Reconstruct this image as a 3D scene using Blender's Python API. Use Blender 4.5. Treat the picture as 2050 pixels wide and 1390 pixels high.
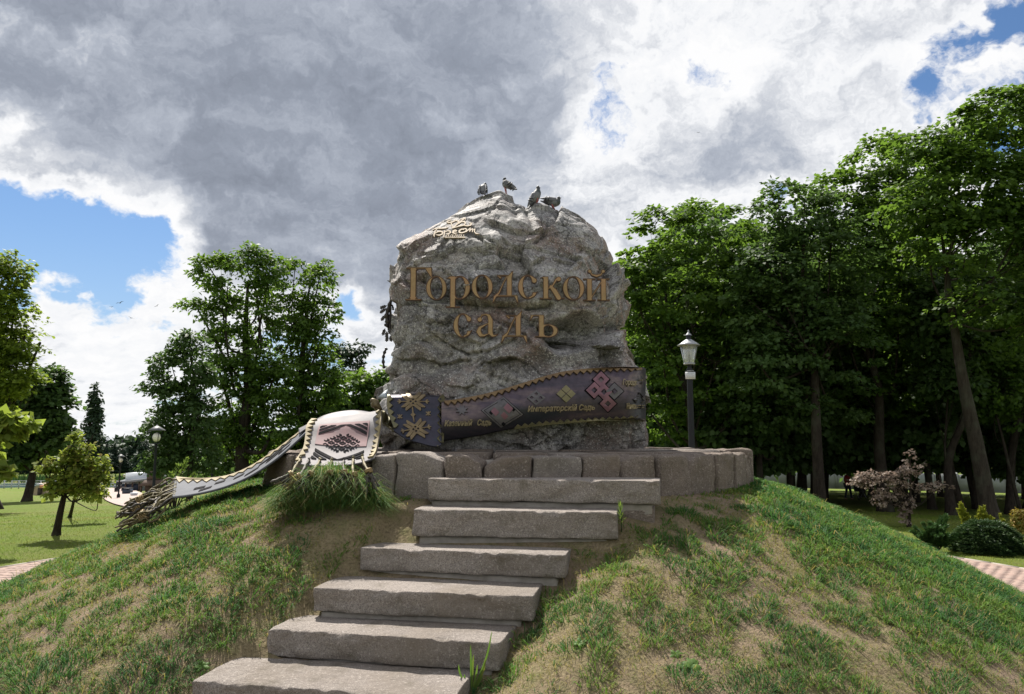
import bpy, bmesh, math, random
import numpy as np
from mathutils import Vector, Matrix, Quaternion
from mathutils.geometry import tessellate_polygon

for o in list(bpy.data.objects):
    bpy.data.objects.remove(o)
S = bpy.context.scene
COL = S.collection
RS = np.random.RandomState
rad = math.radians

# ------------------------------------------------------------------ camera
F, CX, CY = 1500.0, 1025.0, 695.0           # focal length and centre of the 2050 x 1390 photograph, in its pixels
EYE = 2.2
PITCH = math.atan(185.0 / F)
cam = bpy.data.cameras.new('camera')
cam.sensor_width = 36.0
cam.lens = 36.0 * F / 2050.0
cam.clip_start, cam.clip_end = 0.1, 3000.0
camo = bpy.data.objects.new('camera', cam)
COL.objects.link(camo)
camo.location = (0, 0, EYE)
camo.rotation_euler = (math.pi / 2 + PITCH, 0, 0)
S.camera = camo
S.view_settings.view_transform = 'Standard'
S.view_settings.look = 'None'
S.view_settings.exposure = 0.88
S.view_settings.gamma = 1.0
S.view_settings.use_curve_mapping = False
S.render.engine = 'CYCLES'
S.cycles.max_bounces = 8
S.cycles.transparent_max_bounces = 12
S.cycles.sample_clamp_indirect = 6.0

SUN_EL, SUN_AZ = rad(53), rad(-24)          # azimuth from +Y towards +X
SUNV = Vector((math.sin(SUN_AZ) * math.cos(SUN_EL), math.cos(SUN_AZ) * math.cos(SUN_EL), math.sin(SUN_EL)))
sun = bpy.data.lights.new('sun', 'SUN')
sun.energy = 5.0
sun.angle = rad(0.53)
sun.color = (1.0, 0.945, 0.86)
suno = bpy.data.objects.new('sun', sun)
COL.objects.link(suno)
suno.rotation_euler = SUNV.to_track_quat('Z', 'Y').to_euler()


# ------------------------------------------------------------------ picture geometry
def at(px, py, Y):
    """the point at depth Y (metres ahead of the camera) seen at pixel (px, py) of the photograph"""
    px, py, Y = np.broadcast_arrays(np.asarray(px, float), np.asarray(py, float), np.asarray(Y, float))
    u = (px - CX) / F
    v = (CY - py) / F
    dy = math.cos(PITCH) - v * math.sin(PITCH)
    dz = math.sin(PITCH) + v * math.cos(PITCH)
    k = Y / dy
    return np.stack([u * k, Y, EYE + dz * k], -1)


def pix(P):
    P = np.asarray(P, float)
    x, y, z = P[..., 0], P[..., 1], P[..., 2] - EYE
    c, s = math.cos(PITCH), math.sin(PITCH)
    d = y * c + z * s
    v = (-y * s + z * c) / d
    return np.stack([CX + F * x / d, CY - F * v], -1)


# ------------------------------------------------------------------ world: physical sky with broken cloud
W = bpy.data.worlds.new('World')
S.world = W
W.use_nodes = True


class NT:
    """a few short-cuts for building node trees"""
    def __init__(s, tree):
        s.t = tree
        s.n = tree.nodes
        s.l = tree.links

    def new(s, kind, **kw):
        n = s.n.new(kind)
        for k, v in kw.items():
            setattr(n, k, v)
        return n

    def set(s, sock, v):
        if v is None:
            return
        if isinstance(v, bpy.types.NodeSocket):
            s.l.new(v, sock)
        else:
            sock.default_value = v

    def math(s, op, a, b=None, c=None, clamp=False):
        n = s.new('ShaderNodeMath', operation=op, use_clamp=clamp)
        for i, v in enumerate((a, b, c)):
            s.set(n.inputs[i], v)
        return n.outputs[0]

    def vm(s, op, a, b=None, out=0):
        n = s.new('ShaderNodeVectorMath', operation=op)
        s.set(n.inputs[0], a)
        if b is not None:
            s.set(n.inputs[1], b)
        return n.outputs[out]

    def scale(s, a, k):
        n = s.new('ShaderNodeVectorMath', operation='SCALE')
        s.set(n.inputs[0], a)
        s.set(n.inputs[3], k)
        return n.outputs[0]

    def noise(s, vec, scale, detail=4, rough=0.55, lac=2.0, dist=0.0, out=0):
        n = s.new('ShaderNodeTexNoise')
        s.set(n.inputs['Vector'], vec)
        s.set(n.inputs['Scale'], scale)
        n.inputs['Detail'].default_value = detail
        n.inputs['Roughness'].default_value = rough
        n.inputs['Lacunarity'].default_value = lac
        n.inputs['Distortion'].default_value = dist
        return n.outputs[out]

    def voro(s, vec, scale, feature='F1', out='Distance', rnd=1.0):
        n = s.new('ShaderNodeTexVoronoi', feature=feature)
        s.set(n.inputs['Vector'], vec)
        s.set(n.inputs['Scale'], scale)
        n.inputs['Randomness'].default_value = rnd
        return n.outputs[out]

    def ramp(s, f, stops, interp='LINEAR'):
        n = s.new('ShaderNodeValToRGB')
        e = n.color_ramp.elements
        n.color_ramp.interpolation = interp
        while len(e) < len(stops):
            e.new(0.5)
        for el, (p, c) in zip(e, stops):
            el.position = p
            el.color = (c, c, c, 1) if isinstance(c, (int, float)) else (*c, 1)
        s.set(n.inputs[0], f)
        return n.outputs[0]

    def mr(s, f, a, b, c=0.0, d=1.0, smooth=False):
        n = s.new('ShaderNodeMapRange', interpolation_type='SMOOTHSTEP' if smooth else 'LINEAR')
        s.set(n.inputs[0], f)
        for i, v in enumerate((a, b, c, d)):
            s.set(n.inputs[i + 1], v)
        return n.outputs[0]

    def mix(s, f, a, b, blend='MIX'):
        n = s.new('ShaderNodeMix', data_type='RGBA', blend_type=blend)
        s.set(n.inputs[0], f)
        for sock, v in ((n.inputs[6], a), (n.inputs[7], b)):
            if isinstance(v, tuple) and len(v) == 3:
                v = (*v, 1)
            s.set(sock, v)
        return n.outputs[2]

    def bump(s, h, strength=0.5, dist=0.02, normal=None):
        n = s.new('ShaderNodeBump')
        s.set(n.inputs['Strength'], strength)
        n.inputs['Distance'].default_value = dist
        s.set(n.inputs['Height'], h)
        if normal is not None:
            s.set(n.inputs['Normal'], normal)
        return n.outputs[0]


def build_world():
    g = NT(W.node_tree)
    g.n.clear()
    out = g.new('ShaderNodeOutputWorld')
    bg = g.new('ShaderNodeBackground')
    bg.inputs[1].default_value = 0.070
    g.l.new(bg.outputs[0], out.inputs[0])
    sky = g.new('ShaderNodeTexSky', sky_type='NISHITA')
    sky.sun_disc = False
    sky.sun_elevation = SUN_EL
    sky.sun_rotation = SUN_AZ
    sky.altitude = 140.0
    sky.air_density = 1.0
    sky.dust_density = 0.6
    sky.ozone_density = 2.0
    tc = g.new('ShaderNodeTexCoord')
    d = tc.outputs['Generated']
    # cloud deck: the direction is laid on a plane overhead so that cloud flattens towards the horizon
    sep = g.new('ShaderNodeSeparateXYZ')
    g.l.new(d, sep.inputs[0])
    zz = g.math('ADD', g.math('MAXIMUM', sep.outputs[2], 0.0), 0.22)
    pl = g.new('ShaderNodeCombineXYZ')
    g.l.new(g.math('DIVIDE', sep.outputs[0], zz), pl.inputs[0])
    g.l.new(g.math('DIVIDE', sep.outputs[1], zz), pl.inputs[1])
    g.l.new(g.math('MULTIPLY', sep.outputs[2], 1.2), pl.inputs[2])
    P = pl.outputs[0]
    w1 = g.vm('SUBTRACT', g.noise(P, 1.7, 3, 0.5, out=1), (0.5, 0.5, 0.5))
    w2 = g.vm('SUBTRACT', g.noise(d, 9.0, 5, 0.6, out=1), (0.5, 0.5, 0.5))
    dw = g.vm('ADD', d, g.vm('ADD', g.scale(w1, 0.14), g.scale(w2, 0.11)))
    P2 = g.vm('ADD', P, g.scale(w2, 0.5))

    def blobs(lst, base):
        acc = base
        for (px, py, r, w) in lst:
            c = at(px, py, 1.0) - np.array([0, 0, EYE])
            c = c / np.linalg.norm(c)
            dist = g.vm('DISTANCE', dw, tuple(c), out=1)
            b = g.mr(dist, r / 1500.0, r / 1500.0 * 0.15, 0.0, w, True)
            acc = g.math('ADD', acc, b)
        return acc
    f1 = g.noise(P2, 1.5, 9, 0.58)
    f2 = g.noise(P2, 5.0, 9, 0.66)
    thick = blobs(CLOUD_COVER, CLOUD_BASE)
    dens = g.math('ADD', thick, g.math('MULTIPLY', g.math('SUBTRACT', f1, 0.5), 1.25))
    dens = g.math('ADD', dens, g.math('MULTIPLY', g.math('SUBTRACT', f2, 0.5), 0.95))
    alpha = g.mr(dens, -0.02, 0.26, 0, 1, True)
    # thick cloud is grey from below; its thin rims let the sun through and turn white
    grey = blobs(CLOUD_GREY, 0.62)
    grey = g.math('SUBTRACT', 1.0, g.math('POWER', 2.718, g.math('MULTIPLY', g.math('MAXIMUM', grey, 0.0), -1.25)))
    th = g.math('MULTIPLY', g.math('MULTIPLY', grey, 0.84), g.mr(dens, 0.10, 0.95, 0.08, 1.0, True))
    n3 = g.noise(P2, 2.6, 9, 0.60, dist=0.3)
    n4 = g.noise(g.vm('ADD', P2, (3.1, 1.7, 0.0)), 7.5, 7, 0.62)
    lowk = g.mr(sep.outputs[2], 0.05, 0.32, 0.30, 1.0, True)
    th = g.math('ADD', th, g.math('MULTIPLY', g.math('MULTIPLY', g.math('SUBTRACT', n3, 0.5), 1.15), lowk))
    th = g.math('ADD', th, g.math('MULTIPLY', g.math('SUBTRACT', n4, 0.5), 0.75))
    gcol = g.ramp(th, [(0.0, (7.7, 7.7, 7.75)), (0.16, (7.1, 7.2, 7.4)), (0.34, (5.2, 5.4, 5.8)), (0.54, (3.55, 3.85, 4.45)), (0.78, (2.45, 2.72, 3.28)), (1.05, (1.95, 2.18, 2.66))])
    blue = g.mix(1.0, sky.outputs[0], (SKY_GAIN[0], SKY_GAIN[1], SKY_GAIN[2]), 'MULTIPLY')
    # pale moist air near the horizon
    hz = g.mr(sep.outputs[2], 0.02, 0.30, 1.0, 0.0, True)
    blue = g.mix(g.math('MULTIPLY', hz, 0.45), blue, (4.2, 5.0, 6.0))
    c = g.mix(alpha, blue, gcol)
    g.l.new(c, bg.inputs[0])


CLOUD_BASE = 0.22
SKY_GAIN = (0.55, 0.70, 0.84)
CLOUD_COVER = [
    (250, 100, 480, 0.75), (700, 230, 430, 0.75), (560, 420, 210, 0.55), (800, 470, 230, 0.5), (980, 250, 300, 0.5),
    (1330, 330, 330, 0.28), (1500, 120, 520, 0.12), (1680, 200, 260, 0.12), (900, -200, 600, 0.3),
    (60, 440, 130, -0.55), (180, 500, 170, -0.66), (280, 570, 140, -0.60), (60, 560, 90, -0.5), (0, 240, 60, -0.5), (690, 610, 70, -0.65),
    (1205, 225, 150, -0.40), (1430, 170, 110, -0.36), (1930, 70, 90, -0.60), (2030, 40, 80, -0.60), (1860, 190, 50, -0.4), (1560, 390, 70, -0.3), (700, 450, 60, 0.2),
    (200, 660, 190, 0.42), (360, 640, 130, 0.3), (740, 570, 80, 0.4), (720, 680, 110, 0.40), (70, 600, 60, 0.4), (60, 690, 110, 0.3),
]
CLOUD_GREY = [
    (200, 60, 500, 0.9), (560, 230, 420, 0.9), (760, 420, 260, 0.9), (450, 380, 200, 0.6), (940, 340, 210, 0.3), (850, 60, 280, 0.32), (880, 520, 200, 0.4),
    (1230, 330, 220, 0.26), (1480, 330, 240, 0.12), (1000, 120, 160, 0.1), (1650, 160, 200, 0.05),
    (1180, 90, 150, -0.35), (1500, 90, 300, -0.22), (1820, 80, 220, -0.25), (1330, 190, 130, -0.3), (860, 260, 80, -0.25),
    (200, 680, 260, -0.5), (730, 600, 130, -0.6), (310, 420, 180, -1.0), (1010, 330, 130, -0.25), (640, 470, 120, -0.15), (40, 270, 100, -0.7),
]
build_world()

# ------------------------------------------------------------------ noise in numpy
_rp = RS(7)
_PERM = np.concatenate([_rp.permutation(256)] * 3)
_GR = _rp.normal(size=(256, 3))
_GR /= np.linalg.norm(_GR, axis=1)[:, None]


def noise3(p):
    p = np.asarray(p, float)
    i = np.floor(p).astype(int)
    f = p - i
    i &= 255
    w = f * f * f * (f * (f * 6 - 15) + 10)
    r = 0
    for dx in (0, 1):
        for dy in (0, 1):
            for dz in (0, 1):
                h = _PERM[_PERM[_PERM[i[..., 0] + dx] + i[..., 1] + dy] + i[..., 2] + dz]
                g = _GR[h]
                dot = g[..., 0] * (f[..., 0] - dx) + g[..., 1] * (f[..., 1] - dy) + g[..., 2] * (f[..., 2] - dz)
                wx = w[..., 0] if dx else 1 - w[..., 0]
                wy = w[..., 1] if dy else 1 - w[..., 1]
                wz = w[..., 2] if dz else 1 - w[..., 2]
                r = r + dot * wx * wy * wz
    return r * 1.5


def fbm(p, octv=4, gain=0.5, lac=2.03):
    p = np.asarray(p, float)
    a, s, t = 1.0, 0.0, 0.0
    for k in range(octv):
        s = s + a * noise3(p + 17.3 * k)
        t += a
        a *= gain
        p = p * lac
    return s / t


def ridged(p, octv=4):
    p = np.asarray(p, float)
    a, s, t = 1.0, 0.0, 0.0
    for k in range(octv):
        s = s + a * (1 - np.abs(noise3(p + 9.1 * k)) * 2)
        t += a
        a *= 0.5
        p = p * 2.1
    return s / t


def sstep(x, a, b):
    t = np.clip((np.asarray(x, float) - a) / (b - a), 0, 1)
    return t * t * (3 - 2 * t)


# ------------------------------------------------------------------ meshes and objects
ORIGIN = {}


def mesh_np(name, V, faces, mat=None, smooth=False, attrs=None):
    me = bpy.data.meshes.new(name)
    V = np.ascontiguousarray(np.asarray(V, np.float32))
    if isinstance(faces, np.ndarray):
        faces = [faces]
    faces = [np.asarray(f, np.int32) for f in faces if len(f)]
    me.vertices.add(len(V))
    me.vertices.foreach_set('co', V.ravel())
    flat = np.concatenate([f.ravel() for f in faces])
    tot = np.concatenate([np.full(len(f), f.shape[1], np.int32) for f in faces])
    st = np.concatenate([[0], np.cumsum(tot)[:-1]]).astype(np.int32)
    me.loops.add(len(flat))
    me.loops.foreach_set('vertex_index', flat)
    me.polygons.add(len(tot))
    me.polygons.foreach_set('loop_start', st)
    if smooth:
        me.polygons.foreach_set('use_smooth', np.ones(len(tot), bool))
    me.update(calc_edges=True)
    for k, a in (attrs or {}).items():
        at_ = me.attributes.new(k, 'FLOAT', 'POINT')
        at_.data.foreach_set('value', np.asarray(a, np.float32))
    if mat:
        me.materials.append(mat)
    return me


class G:
    """collects geometry for one mesh"""
    def __init__(s):
        s.V, s.F, s.n, s.A = [], {}, 0, []

    def add(s, V, faces, a=None):
        V = np.asarray(V, float).reshape(-1, 3)
        if isinstance(faces, np.ndarray):
            faces = [faces]
        for f in faces:
            f = np.asarray(f, int)
            if len(f):
                s.F.setdefault(f.shape[1], []).append(f + s.n)
        s.V.append(V)
        s.A.append(np.full(len(V), 0.5) if a is None else np.broadcast_to(np.asarray(a, float), (len(V),)))
        s.n += len(V)
        return s

    def mesh(s, name, mat, smooth=False, off=None, attr=None):
        V = np.concatenate(s.V)
        if off is not None:
            V = V - np.asarray(off)
        F_ = [np.concatenate(v) for v in s.F.values()]
        return mesh_np(name, V, F_, mat, smooth, {attr: np.concatenate(s.A)} if attr else None)


def link(name, data, parent=None, loc=None):
    o = bpy.data.objects.new(name, data)
    COL.objects.link(o)
    if parent is not None:
        o.parent = parent
    if loc is not None:
        o.location = loc
    return o


def thing(name, label, cat, loc=(0, 0, 0), group=None, rz=0.0):
    o = link(name, None)
    o.empty_display_size = 0.2
    o.location = loc
    o.rotation_euler = (0, 0, rz)
    ORIGIN[o.name] = np.array(loc, float)
    tag(o, label, cat, group)
    return o


def tag(o, label=None, cat=None, group=None, kind=None):
    if label:
        o['label'] = label
    if cat:
        o['category'] = cat
    if group:
        o['group'] = group
    if kind:
        o['kind'] = kind
    return o


def part(name, g, mat, parent, smooth=False, label=None, kind=None, attr=None):
    """one mesh object under its thing or part; g is in world coordinates, the thing stands unrotated while built"""
    off = ORIGIN[parent.name]
    if isinstance(g, tuple):
        g = G().add(*g)
    o = link(name, g.mesh(name, mat, smooth, off, attr), parent)
    ORIGIN[o.name] = off
    if label:
        o['label'] = label
    if kind:
        o['kind'] = kind
    return o


def solo(name, g, mat, label=None, cat=None, kind=None, smooth=False, attr=None, group=None):
    if isinstance(g, tuple):
        g = G().add(*g)
    o = link(name, g.mesh(name, mat, smooth, None, attr))
    ORIGIN[o.name] = np.zeros(3)
    return tag(o, label, cat, group, kind)


def copy_tree(o, parent=None):
    c = o.copy()
    COL.objects.link(c)
    if parent is not None:
        c.parent = parent
    for ch in [x for x in o.children]:
        copy_tree(ch, c)
    return c


def box(c, s, rz=0.0, taper=1.0):
    c = np.asarray(c, float)
    h = np.asarray(s, float) / 2
    V = np.array([[x, y, z] for z in (-1, 1) for y in (-1, 1) for x in (-1, 1)], float)
    V[V[:, 2] > 0, :2] *= taper
    V = V * h
    if rz:
        V = V @ np.array([[math.cos(rz), math.sin(rz), 0], [-math.sin(rz), math.cos(rz), 0], [0, 0, 1]])
    Fq = np.array([[0, 2, 3, 1], [4, 5, 7, 6], [0, 1, 5, 4], [2, 6, 7, 3], [0, 4, 6, 2], [1, 3, 7, 5]])
    return V + c, Fq


def tube(pts, r, k=8, cap=True, flat=1.0):
    pts = np.asarray(pts, float)
    n = len(pts)
    r = np.broadcast_to(np.asarray(r, float), (n,))
    T = np.gradient(pts, axis=0)
    T /= np.linalg.norm(T, axis=1)[:, None] + 1e-9
    ref = np.array([0, 0, 1.0]) if abs(T[0, 2]) < 0.9 else np.array([1.0, 0, 0])
    N = np.cross(T[0], ref)
    N /= np.linalg.norm(N)
    a = np.arange(k) / k * 2 * np.pi
    V = []
    for i in range(n):
        N = N - T[i] * np.dot(N, T[i])
        N /= np.linalg.norm(N) + 1e-9
        B = np.cross(T[i], N)
        V.append(pts[i] + r[i] * (np.cos(a)[:, None] * N + flat * np.sin(a)[:, None] * B))
    V = np.concatenate(V)
    i, j = np.meshgrid(np.arange(n - 1), np.arange(k), indexing='ij')
    j2 = (j + 1) % k
    Q = np.stack([i * k + j, i * k + j2, (i + 1) * k + j2, (i + 1) * k + j], -1).reshape(-1, 4)
    if not cap:
        return V, [Q]
    V = np.concatenate([V, pts[:1], pts[-1:]])
    jj = np.arange(k)
    c0 = np.stack([np.full(k, n * k), (jj + 1) % k, jj], -1)
    c1 = np.stack([np.full(k, n * k + 1), (n - 1) * k + jj, (n - 1) * k + (jj + 1) % k], -1)
    return V, [Q, np.concatenate([c0, c1])]


def lathe(prof, c=(0, 0, 0), k=16, rot=0.0):
    """prof: (radius, height) pairs"""
    prof = np.asarray(prof, float)
    n = len(prof)
    a = np.arange(k) / k * 2 * np.pi + rot
    V = np.stack([prof[:, 0][:, None] * np.cos(a), prof[:, 0][:, None] * np.sin(a), np.repeat(prof[:, 1][:, None], k, 1)], -1).reshape(-1, 3)
    i, j = np.meshgrid(np.arange(n - 1), np.arange(k), indexing='ij')
    j2 = (j + 1) % k
    Q = np.stack([i * k + j, i * k + j2, (i + 1) * k + j2, (i + 1) * k + j], -1).reshape(-1, 4)
    return V + np.asarray(c, float), Q


def curve(ctrl, n, closed=False):
    """smooth (Catmull-Rom) curve through control points"""
    P = np.asarray(ctrl, float)
    m = len(P)
    t = np.linspace(0, m - 1, n)
    i = np.clip(np.floor(t).astype(int), 0, m - 2)
    f = (t - i)[:, None]
    p0 = P[np.clip(i - 1, 0, m - 1)]
    p1, p2 = P[i], P[i + 1]
    p3 = P[np.clip(i + 2, 0, m - 1)]
    return 0.5 * (2 * p1 + (p2 - p0) * f + (2 * p0 - 5 * p1 + 4 * p2 - p3) * f ** 2 + (3 * p1 - p0 - 3 * p2 + p3) * f ** 3)


def rough_box(size, seed, res=(8, 6, 6), rnd=0.03, amp=0.012, fr=6.0, taper=(0, 0)):
    """a hewn stone: a box with worn edges and uneven faces, centred at the origin"""
    h = np.asarray(size, float) / 2
    idx, V, Fq = {}, [], []
    nx, ny, nz = res

    def vid(a, b, c):
        if (a, b, c) not in idx:
            idx[(a, b, c)] = len(V)
            V.append((a / nx * 2 - 1, b / ny * 2 - 1, c / nz * 2 - 1))
        return idx[(a, b, c)]
    for a in range(nx):
        for b in range(ny):
            Fq.append([vid(a, b, 0), vid(a, b + 1, 0), vid(a + 1, b + 1, 0), vid(a + 1, b, 0)])
            Fq.append([vid(a, b, nz), vid(a + 1, b, nz), vid(a + 1, b + 1, nz), vid(a, b + 1, nz)])
    for a in range(nx):
        for c in range(nz):
            Fq.append([vid(a, 0, c), vid(a + 1, 0, c), vid(a + 1, 0, c + 1), vid(a, 0, c + 1)])
            Fq.append([vid(a, ny, c), vid(a, ny, c + 1), vid(a + 1, ny, c + 1), vid(a + 1, ny, c)])
    for b in range(ny):
        for c in range(nz):
            Fq.append([vid(0, b, c), vid(0, b, c + 1), vid(0, b + 1, c + 1), vid(0, b + 1, c)])
            Fq.append([vid(nx, b, c), vid(nx, b + 1, c), vid(nx, b + 1, c + 1), vid(nx, b, c + 1)])
    U = np.array(V)
    # crowd the grid towards the edges so that the worn edge is rounded, not chopped
    U = np.sign(U) * (1 - (1 - np.abs(U)) ** 1.5)
    p = U * h
    rr = np.minimum(rnd * (1 + 0.7 * noise3(p * 4 + seed * 3.7)), h.min() * 0.9)[:, None]
    q = np.clip(p, -(h - rr), h - rr)
    d = p - q
    L = np.linalg.norm(d, axis=1)[:, None]
    p = q + rr * d / np.maximum(L, 1e-6)
    nrm = d / np.maximum(L, 1e-6)
    dsp = fbm(p * fr + seed * 5.1, 4, 0.55) * amp
    p = p + nrm * dsp[:, None]
    if taper[0] or taper[1]:
        p[:, 0] *= 1 + taper[0] * p[:, 1] / h[1]
        p[:, 0] += taper[1] * p[:, 2]
    return p, np.array(Fq)


# flat outlines: union of strokes and polygons -> contour -> plate with thickness
def seg_field(X, Y, pts, rads):
    pts = np.asarray(pts, float)
    rads = np.broadcast_to(np.asarray(rads, float), (len(pts),))
    best = np.full(X.shape, -1e9)
    for (a, b, ra, rb) in zip(pts[:-1], pts[1:], rads[:-1], rads[1:]):
        ab = b - a
        t = np.clip(((X - a[0]) * ab[0] + (Y - a[1]) * ab[1]) / (ab @ ab + 1e-9), 0, 1)
        d = np.hypot(X - a[0] - t * ab[0], Y - a[1] - t * ab[1])
        best = np.maximum(best, ra + (rb - ra) * t - d)
    return best


def rect_f(X, Y, x0, y0, x1, y1):
    return np.minimum(np.minimum(X - x0, x1 - X), np.minimum(Y - y0, y1 - Y))


def poly_f(X, Y, pts):
    """convex polygon"""
    pts = np.asarray(pts, float)
    c = pts.mean(0)
    f = np.full(X.shape, 1e9)
    for a, b in zip(pts, np.roll(pts, -1, 0)):
        n = np.array([a[1] - b[1], b[0] - a[0]])
        n = n / (np.linalg.norm(n) + 1e-9)
        if (c - a) @ n < 0:
            n = -n
        f = np.minimum(f, (X - a[0]) * n[0] + (Y - a[1]) * n[1])
    return f


def ell_f(X, Y, cx, cy, a, b):
    return (1 - np.sqrt(((X - cx) / a) ** 2 + ((Y - cy) / b) ** 2)) * min(a, b)


def ring_f(X, Y, cx, cy, a, b, ai, bi, sh=0.0):
    Xs = X - sh * (Y - cy)
    return np.minimum(ell_f(X, Y, cx, cy, a, b), -ell_f(Xs, Y, cx, cy, ai, bi))


def contours(fn, x0, x1, y0, y1, step):
    """loops of the zero level of fn(X, Y)"""
    xs = np.arange(x0, x1 + step, step)
    ys = np.arange(y0, y1 + step, step)
    X, Y = np.meshgrid(xs, ys)
    f = fn(X, Y) + 1e-7
    f[0, :] = f[-1, :] = f[:, 0] = f[:, -1] = -step
    ins = f > 0
    nxt = {}
    ny, nx = f.shape
    code = ins[:-1, :-1] * 1 + ins[:-1, 1:] * 2 + ins[1:, 1:] * 4 + ins[1:, :-1] * 8
    # edges: 0 bottom, 1 right, 2 top, 3 left ; the inside is kept on one hand
    tab = {1: [(3, 0)], 2: [(0, 1)], 3: [(3, 1)], 4: [(1, 2)], 5: [(3, 2), (1, 0)], 6: [(0, 2)], 7: [(3, 2)], 8: [(2, 3)], 9: [(2, 0)], 10: [(0, 3), (2, 1)], 11: [(2, 1)], 12: [(1, 3)], 13: [(1, 0)], 14: [(0, 3)]}
    for j, i in np.argwhere((code > 0) & (code < 15)):
        ids = [('h', j, i), ('v', j, i + 1), ('h', j + 1, i), ('v', j, i)]
        for a, b in tab[int(code[j, i])]:
            nxt[ids[a]] = ids[b]

    def pt(e):
        k, j, i = e
        if k == 'h':
            a, b = f[j, i], f[j, i + 1]
            t = a / (a - b)
            return (xs[i] + t * step, ys[j])
        a, b = f[j, i], f[j + 1, i]
        t = a / (a - b)
        return (xs[i], ys[j] + t * step)
    loops = []
    while nxt:
        s, e = next(iter(nxt.items()))
        lp = [s]
        del nxt[s]
        while e in nxt:
            lp.append(e)
            e = nxt.pop(e)
        P = np.array([pt(q) for q in lp])
        if len(P) < 4:
            continue
        for _ in range(1):
            P = 0.25 * np.roll(P, 1, 0) + 0.5 * P + 0.25 * np.roll(P, -1, 0)
        # drop points on straight runs
        keep = [0]
        for q in range(1, len(P) - 1):
            a, b, c = P[keep[-1]], P[q], P[q + 1]
            cr = abs((b[0] - a[0]) * (c[1] - a[1]) - (b[1] - a[1]) * (c[0] - a[0])) / (np.linalg.norm(c - a) + 1e-9)
            if cr > step * 0.06 or np.linalg.norm(b - a) > step * 14:
                keep.append(q)
        P = P[keep]
        if len(P) >= 3:
            loops.append(P)
    return loops


def plate(loops, mapf, t0, t1):
    """loops (outer outlines and holes) -> closed plate; mapf(xy, offset) -> points"""
    def area(l):
        x, y = l[:, 0], l[:, 1]
        return 0.5 * np.sum(x * np.roll(y, -1) - np.roll(x, -1) * y)
    g = G()
    outer = [l for l in loops if area(l) * area(max(loops, key=lambda q: abs(area(q)))) > 0]
    holes = [l for l in loops if not any(l is q for q in outer)]

    def inside(p, l):
        x, y = l[:, 0], l[:, 1]
        x2, y2 = np.roll(x, -1), np.roll(y, -1)
        c = ((y > p[1]) != (y2 > p[1])) & (p[0] < (x2 - x) * (p[1] - y) / (y2 - y + 1e-12) + x)
        return c.sum() % 2 == 1
    for o in outer:
        hs = [h for h in holes if inside(h[0], o)]
        lst = [o] + hs
        tri = tessellate_polygon([[Vector((p[0], p[1], 0)) for p in l] for l in lst])
        P = np.concatenate(lst)
        n = len(P)
        tri = np.array([list(t) for t in tri], int)
        if not len(tri):
            continue
        Vf, Vb = mapf(P, t1), mapf(P, t0)
        g.add(np.concatenate([Vf, Vb]), [np.concatenate([tri, tri[:, ::-1] + n])])
        k = 0
        for l in lst:
            m = len(l)
            i = np.arange(m)
            j = (i + 1) % m
            g.add(np.concatenate([Vf[k:k + m], Vb[k:k + m]]), np.stack([i, j, j + m, i + m], -1))
            k += m
    return g


class Sheet:
    """a curved metal sheet laid out by the pixels it is seen at and its depth; ornaments are mapped on to it"""
    def __init__(s, PX, PY, Y):
        s.PX, s.PY = np.asarray(PX, float), np.asarray(PY, float)
        s.P = at(PX, PY, Y)
        du = np.gradient(s.P, axis=0)
        dv = np.gradient(s.P, axis=1)
        n = np.cross(du, dv)
        n /= np.linalg.norm(n, axis=2)[..., None] + 1e-9
        toc = np.array([0, 0, EYE]) - s.P
        sg = np.sign((n * toc).sum(2).mean())
        s.N = n * sg

    def map(s, xy, off):
        xy = np.asarray(xy, float)
        nu, nv = s.PX.shape
        out = np.zeros((len(xy), 3))
        for a in range(0, len(xy), 400):
            q = xy[a:a + 400]
            d = (s.PX.ravel()[None] - q[:, :1]) ** 2 + (s.PY.ravel()[None] - q[:, 1:]) ** 2
            k = d.argmin(1)
            i, j = np.clip(k // nv, 1, nu - 2), np.clip(k % nv, 1, nv - 2)
            J = np.stack([np.stack([(s.PX[i + 1, j] - s.PX[i - 1, j]) / 2, (s.PX[i, j + 1] - s.PX[i, j - 1]) / 2], -1),
                          np.stack([(s.PY[i + 1, j] - s.PY[i - 1, j]) / 2, (s.PY[i, j + 1] - s.PY[i, j - 1]) / 2], -1)], -2)
            r = np.stack([q[:, 0] - s.PX[i, j], q[:, 1] - s.PY[i, j]], -1)
            w = np.clip(np.linalg.solve(J, r[..., None])[..., 0], -4, 4)
            dU = (s.P[i + 1, j] - s.P[i - 1, j]) / 2
            dV = (s.P[i, j + 1] - s.P[i, j - 1]) / 2
            out[a:a + 400] = s.P[i, j] + w[:, :1] * dU + w[:, 1:] * dV + s.N[i, j] * off
        return out

    def geo(s, t=0.02):
        nu, nv = s.PX.shape
        A = s.P.reshape(-1, 3)
        B = (s.P - s.N * t).reshape(-1, 3)
        i, j = np.meshgrid(np.arange(nu - 1), np.arange(nv - 1), indexing='ij')
        q = np.stack([i * nv + j, (i + 1) * nv + j, (i + 1) * nv + j + 1, i * nv + j + 1], -1).reshape(-1, 4)
        n = nu * nv
        rim = np.concatenate([np.arange(nu) * nv, (nu - 1) * nv + np.arange(1, nv), (np.arange(nu - 2, -1, -1)) * nv + nv - 1, np.arange(nv - 2, 0, -1)])
        r2 = np.roll(rim, -1)
        side = np.stack([rim, rim + n, r2 + n, r2], -1)
        return np.concatenate([A, B]), [np.concatenate([q, q[:, ::-1] + n, side])]


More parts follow.
